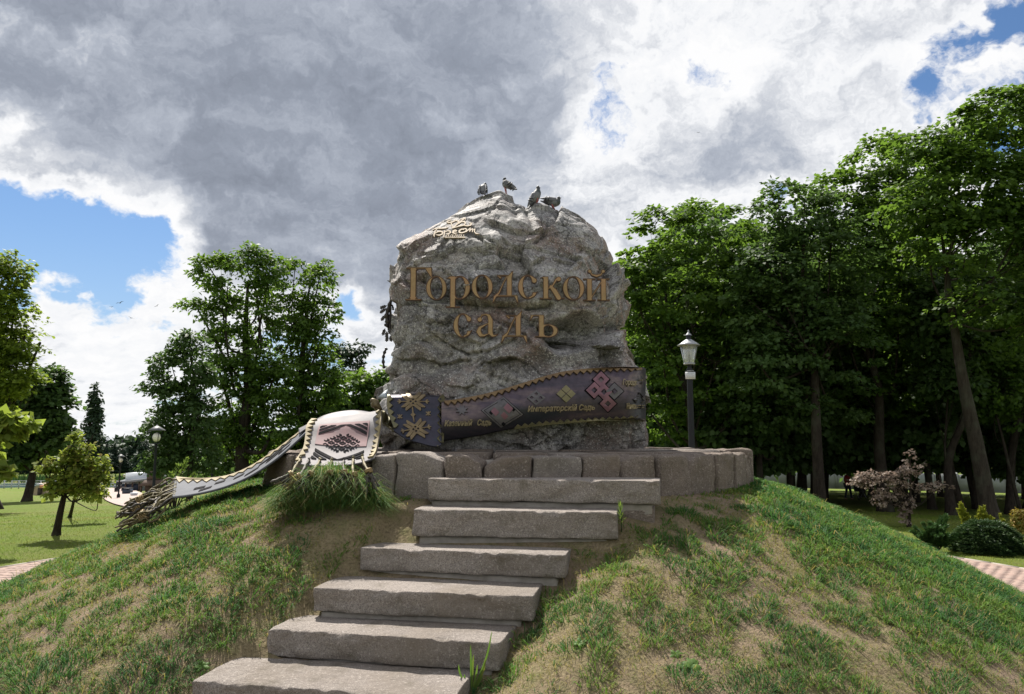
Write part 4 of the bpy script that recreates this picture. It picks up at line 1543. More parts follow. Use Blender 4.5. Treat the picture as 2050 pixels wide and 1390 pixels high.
def orn(name, fn, c, ext, mat, sheet, parent, t=(0.002, 0.016), step=0.6, label=None):
    lp = contours(lambda X, Y: fn(X - c[0], Y - c[1]), c[0] - ext, c[0] + ext, c[1] - ext, c[1] + ext, step)
    return part(name, plate(lp, sheet.map, *t), mat, parent, label=label)


def star_f(x, y, r):
    """eight small pointed rays"""
    f = np.full(x.shape, -1e9)
    for k in range(8):
        a = k * math.pi / 4 + math.pi / 8
        c_, s2 = math.cos(a), math.sin(a)
        f = np.maximum(f, poly_f(x, y, [(0, 0), (0.5 * r * math.cos(a - 0.38), 0.5 * r * math.sin(a - 0.38)), (r * c_, r * s2), (0.5 * r * math.cos(a + 0.38), 0.5 * r * math.sin(a + 0.38))]) + 0.3)
    return f


def diamond(x, y, r):
    return (r - np.abs(x) - np.abs(y)) / 1.414


orn('star_ornament', lambda x, y: star_f(x, y / 0.8, 13), (925, 822), 16, M_GREYB, belt_sheet, belt)
# large stepped lozenge
SK = lambda x, y: (x * 0.98 + y * 0.10, y * 1.36 - x * 0.12)


def big_loz(x, y):
    X, Y = SK(x, y)
    d = diamond(X, Y, 41)
    f = np.maximum(np.minimum(d, 3.2 - d), np.maximum(np.minimum(d - 4.6, 6.8 - d), np.minimum(d - 8.2, 10.2 - d)))
    return np.maximum(f, d - 11.6)


orn('lozenge_ornament', lambda x, y: diamond(*SK(x, y), 43), (1006, 826), 46, M_DARKB, belt_sheet, belt, (0.002, 0.008))
lz = orn('lozenge_band', big_loz, (1006, 826), 46, M_GREYB, belt_sheet, belt, (0.008, 0.018))
for (dx, dy, r, mt) in ((-14, -1, 6.5, M_ROSE), (12, -8, 7.5, M_ROSE), (4, 6, 6.0, M_ROSE), (-3, -16, 6, M_GREYB)):
    orn('lozenge_window', lambda x, y, r=r: rect_f(*rot(0.75)(x, y), -r, -r * 0.8, r, r * 0.8), (1006 + dx, 826 + dy), 14, mt, belt_sheet, belt, (0.016, 0.024))
for (dx, dy) in ((-22, 1), (22, -6), (2, 22)):
    orn('lozenge_window', lambda x, y: rect_f(*rot(0.75)(x, y), -3.4, -3, 3.4, 3), (1006 + dx, 826 + dy), 9, M_DARKB, belt_sheet, belt, (0.016, 0.021))


def windows4(x, y, h, w):
    X, Y = rot(0.80)(x, y / 0.82)
    f = rect_f(X, Y, -h, -h, h, h)
    for sx in (-1, 1):
        for sy in (-1, 1):
            f = np.minimum(f, -rect_f(X, Y, sx * h * 0.47 - w, sy * h * 0.47 - w, sx * h * 0.47 + w, sy * h * 0.47 + w))
    return f


orn('pierced_lozenge', lambda x, y: windows4(x, y, 13, 3.0), (1073, 797), 22, M_GREYB, belt_sheet, belt)


def quarters(x, y, h):
    X, Y = rot(0.78)(x, y / 0.9)
    f = rect_f(X, Y, -h, -h, h, h)
    return np.minimum(f, np.maximum(np.minimum(np.abs(X), np.abs(Y)) - 0.7, -9))


orn('quartered_lozenge', lambda x, y: quarters(x, y, 13.5), (1132.5, 789), 24, M_TRIM2, belt_sheet, belt)
# cross of five hollow lozenges
for (dx, dy, mt) in ((0, 0, M_ROSE), (-20, -3, M_ROSE), (21, -1, M_GREYB), (-6, -24, M_ROSE), (8, 23, M_ROSE)):
    fo = lambda x, y: np.minimum(diamond(x, y / 0.95, 17), -diamond(x, y / 0.95, 6.5))
    orn('cross_lozenge', fo, (1209 + dx, 785 + dy), 20, mt, belt_sheet, belt, (0.006, 0.020))
for (dx, dy) in ((0, 0), (-20, -3), (21, -1), (-6, -24), (8, 23)):
    orn('cross_border', lambda x, y: np.minimum(diamond(x, y / 0.95, 19.5), -diamond(x, y / 0.95, 16.5)), (1209 + dx, 785 + dy), 22, M_DARKB, belt_sheet, belt, (0.002, 0.012 + 0.0015 * (dx % 5)))
orn('pierced_lozenge', lambda x, y: windows4(x * 1.55, y, 12.5, 2.6), (1278, 800), 22, M_GREYB, belt_sheet, belt)


def belt_text(body, size, x0, x1, yb, shear, mat, slope=0.0, stretch=1.0):
    cu = bpy.data.curves.new('lettering', 'FONT')
    cu.body = body
    cu.size = size
    cu.shear = shear
    cu.offset = 0.02 * size
    o = bpy.data.objects.new('lettering', cu)
    COL.objects.link(o)
    dg = bpy.context.evaluated_depsgraph_get()
    me = bpy.data.meshes.new_from_object(o.evaluated_get(dg))
    bpy.data.objects.remove(o)
    V = np.array([v.co for v in me.vertices])
    Fl = [list(p.vertices) for p in me.polygons]
    bpy.data.meshes.remove(me)
    sx = (x1 - x0) / (V[:, 0].max() - V[:, 0].min())
    xy = np.stack([x0 + (V[:, 0] - V[:, 0].min()) * sx, yb - V[:, 1] * stretch + slope * (V[:, 0] - V[:, 0].min()) * sx], -1)
    g_ = G()
    top, bot = belt_sheet.map(xy, 0.022), belt_sheet.map(xy, -0.004)
    n = len(V)
    by_n = {}
    for p in Fl:
        by_n.setdefault(len(p), []).append(p)
    g_.add(np.concatenate([top, bot]), [np.array(v) for v in by_n.values()])
    # side walls along boundary edges
    cnt = {}
    for p in Fl:
        for a, b in zip(p, p[1:] + p[:1]):
            cnt[(a, b)] = 1
    sides = [[a, b, b + n, a + n] for (a, b) in cnt if (b, a) not in cnt]
    g_.add(np.concatenate([top, bot]), np.array(sides))
    part('lettering', g_, mat, belt, label='raised inscription ' + body)


belt_text('Казенный', 15, 889, 946, 853, 0.28, M_TEXTB, -0.03)
belt_text('Садъ', 15, 956, 984, 851, 0.28, M_TEXTB, -0.03)
belt_text('Императорскій Садъ', 15, 1056, 1190, 824, 0.28, M_TEXTB, -0.03)
belt_text('Городскій', 13, 1246, 1284, 771, 0.2, M_TEXTB, 0.02, 1.15)
belt_text('Николаевск', 13, 1253, 1291, 818, 0.2, M_TEXTB, 0.02, 1.15)

# ------------------------------------------------------------------ hanging fold with folk stars
nu, nv = 40, 36
u = np.linspace(0, 1, nu)[:, None] * np.ones((1, nv))
v = np.ones((nu, 1)) * np.linspace(0, 1, nv)[None]
top = np.stack([776 + 112 * u[:, 0], 791 - 2 * np.sin(np.pi * u[:, 0])], -1)
bot = curve([(789, 862), (812, 877), (845, 888), (866, 893), (877, 893.5), (885, 889)], nu)
lef = curve([(776, 791), (776, 815), (782, 840), (789, 862)], nv)
rig = curve([(888, 791), (886, 820), (886.5, 855), (885, 889)], nv)


def coons(top, bot, lef, rig):
    nu, nv = len(top), len(lef)
    u = np.linspace(0, 1, nu)[:, None, None]
    v = np.linspace(0, 1, nv)[None, :, None]
    return (1 - v) * top[:, None] + v * bot[:, None] + (1 - u) * lef[None] + u * rig[None] - ((1 - u) * (1 - v) * top[0] + u * (1 - v) * top[-1] + (1 - u) * v * bot[0] + u * v * bot[-1])


XYc = coons(top, bot, lef, rig)
yfold = min(rock_depth(780, 890, 785, 890, 3), 8.7) - 0.10
Yc = yfold + 0.10 * (1 - u) - 0.20 * v ** 1.5 - 0.04 * np.sin(np.pi * u) + 0.10 * np.clip((u - 0.93) / 0.07, 0, 1) ** 2 + 0.22 * np.clip((0.10 - v) / 0.10, 0, 1) ** 2
fold_sheet = Sheet(XYc[..., 0], XYc[..., 1], Yc)
fold = thing('bronze_sash_fold', 'dark blue bronze sash fold with two folk stars hanging at the belt knot', 'sash', tuple(at(830, 900, 8.4)))
part('band', fold_sheet.geo(0.016), M_BELT2, fold, True)
def edge_l(s):
    p = lef[int(np.clip((s - 793) / (860 - 793) * (nv - 1), 0, nv - 1))]
    return np.array([p[0] + 0.5, s]), np.array([1.0, 0.0])
def edge_r(s):
    return np.array([np.interp(s, rig[:, 1], rig[:, 0]) - 0.5, s]), np.array([-1.0, 0.0])
part('zigzag_trim', plate([zigzag(793, 858, edge_l, 11, 14)], fold_sheet.map, 0.002, 0.02), M_TRIM2, fold)
part('zigzag_trim', plate([zigzag(793, 887, edge_r, 10, 15)], fold_sheet.map, 0.002, 0.02), M_TRIM2, fold)
be = curve([(762, 843), (778, 855), (800, 870), (830, 883), (862, 892), (877, 893.5)], 30)
part('lower_hem', G().add(*tube(at(be[:, 0], be[:, 1], np.linspace(8.62, yfold - 0.2, 30)), 0.011, 6)), M_TRIM2, fold, True)


def folk_star(x, y, tilt, sx):
    X, Y = rot(tilt)(x / sx, y)
    f = np.full(x.shape, -1e9)
    for k in range(4):
        a = math.pi / 4 + k * math.pi / 2
        P, Q = rot(a)(X, Y)
        arm = rect_f(P, Q, 5, -7.5, 27, 7.5)
        arm = np.minimum(arm, -poly_f(P, Q, [(21, 0), (28, 5.5), (28, -5.5)]))
        arm = np.minimum(arm, np.abs(np.abs(Q) - 0.0) - 0.55 + (P < 8) * 2)
        f = np.maximum(f, arm)
    f = np.maximum(f, rect_f(*rot(math.pi / 4)(X, Y), -8.5, -8.5, 8.5, 8.5))
    for sg in (-1, 1):
        f = np.maximum(f, seg_field(X, Y, [(sg * 8, 0), (sg * 25, 0)], 1.1))
        for a in (-1.0, 0, 1.0):
            f = np.maximum(f, seg_field(X, Y, [(sg * 25, 0), (sg * (25 + 5.5 * math.cos(a)), 5.5 * math.sin(a))], [1.6, 1.3]))
    D = rot(math.pi / 4)(X, Y)
    for a in (-1, 1):
        for b in (-1, 1):
            f = np.minimum(f, -rect_f(D[0], D[1], a * 3.6 - 2.1, b * 3.6 - 2.1, a * 3.6 + 2.1, b * 3.6 + 2.1))
    return f


M_STARB = plain('tan_bronze', (0.21, 0.155, 0.08), (0.12, 0.085, 0.05), 0.5, 0.45, scale=14)
orn('folk_star', lambda x, y: folk_star(x, y * 1.3, 0.0, 1.0), (828, 804.5), 36, M_STARB, fold_sheet, fold, (0.002, 0.018), 0.5)
orn('folk_star', lambda x, y: folk_star(x, y * 1.2, -0.18, 0.98), (833, 860), 36, M_STARB, fold_sheet, fold, (0.002, 0.018), 0.5)
orn('drop_ornament', lambda x, y: np.maximum(seg_field(x, y, [(-1, -15), (0, 0), (2, 14)], [1.1, 1.6, 1.0]), np.maximum(diamond(x, y, 5), rect_f(x, y, -4.5, -1, 4.5, 1))), (827.5, 831), 18, M_STARB, fold_sheet, fold, (0.002, 0.016), 0.5)
for c in ((801, 834.5), (857.5, 828.5)):
    orn('small_star', lambda x, y: np.maximum(np.maximum(seg_field(x, y, [(-4, -3), (4, 3)], 1.0), seg_field(x, y, [(-4, 3), (4, -3)], 1.0)), seg_field(x, y, [(0, -4), (0, 4)], 0.8)), c, 7, M_STARB, fold_sheet, fold, (0.002, 0.012), 0.4)
# crumpled strip that joins the fold to the draped end, and the pale lining showing behind
cr = curve([(758, 826, 8.45), (766, 822, 8.55), (776, 830, 8.6), (784, 846, 8.62), (790, 858, 8.60)], 24)
cr2 = curve([(756, 838, 8.4), (764, 846, 8.5), (770, 846, 8.58), (778, 852, 8.58), (786, 864, 8.56)], 24)
w_ = np.linspace(0, 1, 8)
PXs = cr[:, None, 0] * (1 - w_) + cr2[:, None, 0] * w_
PYs = cr[:, None, 1] * (1 - w_) + cr2[:, None, 1] * w_ + 2.5 * np.sin(np.arange(24) * 1.2)[:, None] * np.sin(w_ * 3)
part('crumpled_strip', Sheet(PXs, PYs, cr[:, None, 2] * (1 - w_) + cr2[:, None, 2] * w_ - 0.05 * np.sin(np.arange(24) * 0.9)[:, None]).geo(0.012), M_TRIM2, fold, True)
PXs, PYs = np.array([[757, 760, 764], [768, 769, 770], [776, 775, 774.]]), np.array([[795, 797, 798], [785, 791, 797], [779, 788, 796.]])
part('lining_flap', Sheet(PXs, PYs, np.full((3, 3), 8.75) + np.array([[0, 0, 0], [0.02, 0, -.02], [.05, .02, -.02]])).geo(0.01), plain('pale_lining', (0.38, 0.42, 0.45), (0.30, 0.33, 0.36), 0.5, 0.3), fold)

# ------------------------------------------------------------------ draped sash end with the rosy woven square
nu, nv = 56, 50
u1, v1 = np.linspace(0, 1, nu), np.linspace(0, 1, nv)
top = curve([(624, 841), (660, 836), (700, 831), (735, 826), (763, 821)], nu)
bot = curve([(590, 926), (612, 931), (650, 932.5), (690, 931), (722, 926), (748, 917)], nu)
lef = curve([(624, 841), (614, 855), (611, 875), (606, 900), (590, 926)], nv)
rig = curve([(763, 821), (764, 845), (759, 880), (754, 905), (748, 917)], nv)
XYa = coons(top, bot, lef, rig)
Yv = np.interp(v1, [0, 0.06, 0.14, 0.24, 0.45, 0.7, 0.86, 1.0], [8.52, 8.36, 8.22, 8.14, 8.02, 7.83, 7.66, 7.50])
Yv = np.convolve(np.pad(Yv, 4, mode='edge'), np.ones(9) / 9, mode='valid')
Ya = Yv[None] + 0.10 * (1 - u1)[:, None] + 0.03 * np.cos(2 * np.pi * u1)[:, None] * v1[None]
end_sheet = Sheet(XYa[..., 0], XYa[..., 1], Ya)
M_SILVER = plain('rosy_silver_bronze', (0.20, 0.185, 0.185), (0.13, 0.125, 0.135), 0.72, 0.25, scale=3, bump=0.15, bscale=12, spec=0.3)
M_PINK = plain('pink_heat_tint', (0.225, 0.125, 0.13), (0.165, 0.115, 0.12), 0.72, 0.2, scale=5)
M_PALEGOLD = plain('pale_gold_bronze', (0.27, 0.215, 0.115), (0.18, 0.145, 0.08), 0.72, 0.2, scale=8, bump=0.15)
send = thing('bronze_sash_end', 'draped silvery bronze sash end with pink square pattern hanging over the platform edge', 'sash', tuple(at(680, 935, 7.9)))
part('band', end_sheet.geo(0.016), M_SILVER, send, True)


def uvpx(uu, vv):
    i = np.clip(np.asarray(uu) * (nu - 1), 0, nu - 1.001)
    j = np.clip(np.asarray(vv) * (nv - 1), 0, nv - 1.001)
    a, b = i.astype(int), j.astype(int)
    fa, fb = (i - a)[..., None], (j - b)[..., None]
    q = XYa
    return q[a, b] * (1 - fa) * (1 - fb) + q[a + 1, b] * fa * (1 - fb) + q[a, b + 1] * (1 - fa) * fb + q[a + 1, b + 1] * fa * fb


def uv_map(P, off):
    """ornament coordinates 0..100 across and down the draped end"""
    return end_sheet.map(uvpx(P[:, 0] / 100, P[:, 1] / 100), off)


for side in (0, 1):
    o2, i2 = [], []
    for i in range(0, 41):
        vv = 2 + 95 * i / 40
        d = (3.0 + 8.5 * (1 - abs((i % 4) / 4 - 0.5) * 2))
        o2.append((0.4 if side == 0 else 99.6, vv))
        i2.append((d if side == 0 else 100 - d, vv))
    part('zigzag_trim', plate([np.array(o2 + i2[::-1])], uv_map, 0.002, 0.022), M_PALEGOLD, send)
part('pink_square', plate([np.array([(18 + 62 * t, 20.0) for t in np.linspace(0, 1, 12)] + [(80, 20 + 40 * t) for t in np.linspace(0.1, 1, 8)] + [(80 - 62 * t, 60.0) for t in np.linspace(0.1, 1, 12)] + [(18, 60 - 40 * t) for t in np.linspace(0.1, 0.95, 8)])], uv_map, 0.0005, 0.007), M_PINK, send)


def wov(x, y):
    """slots of the woven square: chevrons outside, rows of hooks inside; x 0..100, y 0..100 centred"""
    X, Y = x - 49, (y - 55) * 1.0
    ax, ay = np.abs(X), np.abs(Y)
    f = np.full(x.shape, -1e9)
    for k, (c, w) in enumerate(((33.5, 2.2), (40.5, 2.0), (47, 1.9), (53, 1.6))):
        s = ax * 0.62 + ay - 0
        band = w - np.abs(s - c * 0.98)
        band = np.minimum(band, np.minimum(29 - ax, 31.5 - ay))
        if k:
            band = np.minimum(band, ax - 3.2 - k * 2.2)
        f = np.maximum(f, band)
    # middle hooks
    for i in range(-2, 3):
        for j in range(-2, 3):
            cx_, cy_ = (i - j) * 6.2, (i + j) * 4.6
            if abs(i) + abs(j) > 3:
                continue
            P, Q = (x - 49 - cx_) / 1.25, (y - 55 - cy_)
            q = np.maximum(np.abs(P + Q), np.abs(P - Q)) / 1.3
            ring = np.minimum(2.6 - q, q - 1.35)
            if abs(i) == 2 or abs(j) == 2:
                dirx = (1 if i == 2 else -1 if i == -2 else 0) - (1 if j == 2 else -1 if j == -2 else 0)
                diry = (1 if i == 2 else -1 if i == -2 else 0) + (1 if j == 2 else -1 if j == -2 else 0)
                ring = np.minimum(ring, 0.9 - (P * dirx + Q * diry) / 1.2)
            f = np.maximum(f, ring)
    return f


part('slot_pattern', plate(contours(wov, 18, 86, 20, 90, 0.55), uv_map, 0.003, 0.010), M_DARKB, send)
# arched strap behind, running on to the long sash
ax_ = curve([(598, 868, 858, 8.62), (622, 852, 846, 8.7), (648, 842, 832, 8.85), (680, 836, 824, 8.95), (712, 834, 821.5, 9.0), (745, 836, 826, 9.0), (768, 842, 834, 8.95)], 40)
w_ = np.linspace(0, 1, 6)
part('arched_strap', Sheet(np.repeat(ax_[:, :1], 6, 1), ax_[:, 2:3] * (1 - w_) + ax_[:, 1:2] * w_, ax_[:, 3:4] + 0.5 * (1 - w_)[None]).geo(0.014), M_GREYB, send, True)

# ------------------------------------------------------------------ long sash swept down to the grass
sx = np.array([345, 380, 420, 460, 500, 540, 575, 612])
su = np.array([955, 958.5, 958, 951, 934, 909, 884, 856.])
sl_ = np.array([995.5, 991, 983, 971, 953, 928, 900, 866.])
c4 = curve(np.stack([sx, su, sl_], -1), 70)
w_ = np.linspace(0, 1, 16)
ynear = np.interp(c4[:, 0], [345, 480, 612], [8.45, 8.35, 8.45])
long_sheet = Sheet(np.repeat(c4[:, :1], 16, 1) + (12 * (1 - c4[:, :1] / 612)) * (1 - w_), c4[:, 1:2] * (1 - w_) + c4[:, 2:3] * w_, ynear[:, None] + 0.85 * (1 - w_)[None] ** 1.0)
M_STEEL = plain('grey_sash_metal', (0.115, 0.12, 0.135), (0.08, 0.085, 0.097), 0.78, 0.2, scale=3, bump=0.15, bscale=12, spec=0.25)
lsash = thing('bronze_long_sash', 'long grey bronze sash swept down from the platform to the grass', 'sash', tuple(at(420, 1000, 8.5)))
part('band', long_sheet.geo(0.02), M_STEEL, lsash, True)
o2, i2 = [], []
for i in range(0, 57):
    t = 0.02 + 0.93 * i / 56
    k = t * 69
    px_, pu, pl = [np.interp(k, np.arange(70), c4[:, q]) for q in (0, 1, 2)]
    d = 0.10 + 0.20 * (1 - abs((i % 4) / 4 - 0.5) * 2)
    o2.append((px_ + 12 * (1 - px_ / 612) * 0.98, pu + 0.02 * (pl - pu)))
    i2.append((px_ + 12 * (1 - px_ / 612) * (1 - d), pu + d * (pl - pu)))
part('zigzag_trim', plate([np.array(o2 + i2[::-1])], long_sheet.map, 0.002, 0.014), M_PALEGOLD, lsash)
for (a0, b0, a1, b1) in ((390, .62, 412, .55), (400, .78, 425, .66), (432, .45, 452, .40), (520, .45, 560, .35), (535, .62, 566, .5), (548, .3, 585, .3), (470, .5, 490, .45), (492, .68, 520, .6), (560, .7, 582, .62)):
    q = []
    for (x_, f_) in ((a0, b0), (a1, b1), (a1 - 3, b1 + 0.13), (a0 - 3, b0 + 0.13)):
        q.append((x_, np.interp(x_, c4[:, 0], c4[:, 1]) * (1 - f_) + np.interp(x_, c4[:, 0], c4[:, 2]) * f_))
    part('cut_slot', plate([np.array(q)], long_sheet.map, 0.001, 0.006), M_DARKB, lsash)

# fringe ropes
M_ROPE = plain('ochre_bronze_rope', (0.17, 0.145, 0.07), (0.085, 0.07, 0.038), 0.65, 0.35, scale=14, bump=0.5, bscale=60)
M_ROPE2 = plain('grey_bronze_rope', (0.085, 0.075, 0.065), (0.045, 0.04, 0.035), 0.65, 0.35, scale=14, bump=0.5, bscale=60)
M_ROPE3 = plain('straw_bronze_binding', (0.25, 0.18, 0.08), (0.17, 0.12, 0.055), 0.55, 0.4, scale=14, bump=0.4, bscale=60)


def rope(ctrl, r, n=36, seed=0, wob=0.02, knots=0.3):
    c = curve(ctrl, n)
    t = np.linspace(0, 1, n)
    rs_ = RS(seed)
    c = c + wob * np.stack([fbm(np.stack([t * 9, 0 * t + seed, 0 * t + k], -1), 2) for k in range(3)], -1) * np.sin(np.pi * np.clip(t * 1.4, 0, 1))[:, None] * 2
    rr_ = r * (1 + knots * np.sin(t * n * 1.15 + seed) + 0.25 * noise3(np.stack([t * 14, 0 * t + seed, 0 * t], -1)))
    return tube(c, rr_, 7)


rs = RS(31)
for i in range(36):
    t = (i + 0.5) / 36
    p0 = long_sheet.P[0, int(t * 15)] + np.array([0.03, 0, 0.0])
    bundle = min(2, int(t * 3))
    knot = [at(284, 1001, 8.9), at(277, 1021, 8.6), at(287, 1035, 8.35)][bundle] + rs.normal(size=3) * np.array([0.02, 0.04, 0.025])
    tip = [at(254, 1014, 8.9), at(243, 1036, 8.6), at(250, 1052, 8.35)][bundle] + rs.normal(size=3) * np.array([0.03, 0.07, 0.035])
    mid1 = p0 * 0.68 + knot * 0.32 + np.array([-0.02, 0, -0.04]) + rs.normal(size=3) * 0.035
    mid2 = p0 * 0.3 + knot * 0.7 + rs.normal(size=3) * 0.035
    tip2 = (knot + tip) / 2 + rs.normal(size=3) * 0.02
    part('fringe_rope', rope([p0, mid1, mid2, knot, tip2, tip], 0.0085 + 0.004 * rs.rand(), 40, i, 0.03), [M_ROPE, M_ROPE2, M_ROPE][i % 3], lsash, True)
for j, (kx, ky, kY, tx, ty) in enumerate(((277, 1019, 8.6, 285, 1012), (287, 1033, 8.35, 296, 1025), (284, 1000, 8.9, 293, 994))):
    c = at(kx, ky, kY)
    ax3 = at(tx, ty, kY) - c
    ax3 /= np.linalg.norm(ax3)
    e1 = np.cross(ax3, [0, 1, 0])
    e1 /= np.linalg.norm(e1)
    e2 = np.cross(ax3, e1)
    th = np.linspace(0, 4.3 * 2 * np.pi, 90)
    h = c + ax3 * (th / th[-1] - 0.5)[:, None] * 0.085 + 0.052 * (np.cos(th)[:, None] * e1 + np.sin(th)[:, None] * e2)
    part('rope_binding', tube(h, 0.009, 6), M_ROPE3, lsash, True)
# ropes hanging from the draped end, each a knotted tassel
pxs = [600, 618, 640, 664, 688, 707, 726]
tips = [(552, 966), (566, 972), (604, 976), (656, 972), (690, 974), (710, 984), (748, 978)]
kn = [(583, 950), (600, 954), (623, 948), (660, 946), (690, 945), (708, 950), (738, 943)]
for i, (x0, tp, k_) in enumerate(zip(pxs, tips, kn)):
    p0 = end_sheet.map(np.array([[x0, np.interp(x0, bot[:, 0], bot[:, 1]) - 6]]), 0.015)[0]
    yk = 7.17
    K_, T_ = at(k_[0], k_[1], yk), at(tp[0], tp[1], yk - 0.04)
    tas = part('fringe_rope', rope([p0 + np.array([0, 0.02, 0.03]), p0, p0 * 0.5 + K_ * 0.5 + np.array([0, -0.03, -0.01]), K_], 0.013, 20, i + 50, 0.01, 0.2), [M_ROPE, M_ROPE2, M_ROPE][i % 3], send, True)
    g = G()
    for q in range(8):
        dv = rs.normal(size=3) * np.array([0.045, 0.02, 0.025])
        g.add(*rope([K_, K_ * 0.6 + T_ * 0.4 + dv * 0.6, T_ + dv * 1.2], 0.011, 16, q + 7 * i, 0.012, 0.4))
    part('tassel', g, [M_ROPE2, M_ROPE][i % 2], tas, True)
    th = np.linspace(0, 2.2 * 2 * np.pi, 40)
    d = T_ - K_
    d /= np.linalg.norm(d)
    e1 = np.cross(d, [0, 1, 0.1]); e1 /= np.linalg.norm(e1)
    e2 = np.cross(d, e1)
    part('knot', tube(K_ + d * (th / th[-1] - 0.4)[:, None] * 0.03 + 0.030 * (np.cos(th)[:, None] * e1 + np.sin(th)[:, None] * e2), 0.011, 6), M_ROPE3, tas, True)


# ------------------------------------------------------------------ birds
def loft(ctr, ra, rb, up, k=14):
    """body: elliptical rings along a spine"""
    ctr = np.asarray(ctr, float)
    n = len(ctr)
    T = np.gradient(ctr, axis=0)
    T /= np.linalg.norm(T, axis=1)[:, None]
    a = np.arange(k) / k * 2 * np.pi
    V = []
    for i in range(n):
        sd = np.cross(T[i], up)
        sd /= np.linalg.norm(sd) + 1e-9
        nu_ = np.cross(sd, T[i])
        V.append(ctr[i] + ra[i] * np.cos(a)[:, None] * sd + rb[i] * np.sin(a)[:, None] * nu_)
    V = np.concatenate(V + [ctr[:1], ctr[-1:]])
    i, j = np.meshgrid(np.arange(n - 1), np.arange(k), indexing='ij')
    j2 = (j + 1) % k
    Q = np.stack([i * k + j, i * k + j2, (i + 1) * k + j2, (i + 1) * k + j], -1).reshape(-1, 4)
    jj = np.arange(k)
    return V, [Q, np.concatenate([np.stack([np.full(k, n * k), (jj + 1) % k, jj], -1), np.stack([np.full(k, n * k + 1), (n - 1) * k + jj, (n - 1) * k + (jj + 1) % k], -1)])]


def pigeon_mat():
    m, g, b, out = new_mat('pigeon_plumage')
    tc = g.new('ShaderNodeTexCoord').outputs['Object']
    sp = g.new('ShaderNodeSeparateXYZ')
    a = g.new('ShaderNodeAttribute', attribute_name='tint')
    n = g.noise(tc, 60, 3, 0.6)
    col = g.ramp(a.outputs['Fac'], [(0.0, (0.03, 0.03, 0.035)), (0.22, (0.06, 0.06, 0.07)), (0.35, (0.19, 0.19, 0.205)), (0.60, (0.16, 0.16, 0.175)), (0.70, (0.03, 0.042, 0.04)), (1.0, (0.015, 0.016, 0.02))])
    col = g.mix(g.math('MULTIPLY', g.mr(n, 0.4, 0.6), 0.3), col, (0.08, 0.08, 0.09))
    g.set(b.inputs['Base Color'], col)
    b.inputs['Roughness'].default_value = 0.6
    return m


M_PIG = pigeon_mat()
M_WING = plain('wing_grey', (0.17, 0.17, 0.185), (0.05, 0.05, 0.058), 0.6, scale=28)
M_WINGD = plain('wing_dark_chequer', (0.05, 0.05, 0.058), (0.14, 0.14, 0.15), 0.6, scale=40)
M_BAR = plain('wing_bar', (0.02, 0.02, 0.022), None, 0.6)
M_LEG = plain('coral_leg', (0.35, 0.10, 0.09), None, 0.6)
M_BEAK = plain('dark_beak', (0.05, 0.045, 0.045), None, 0.5)


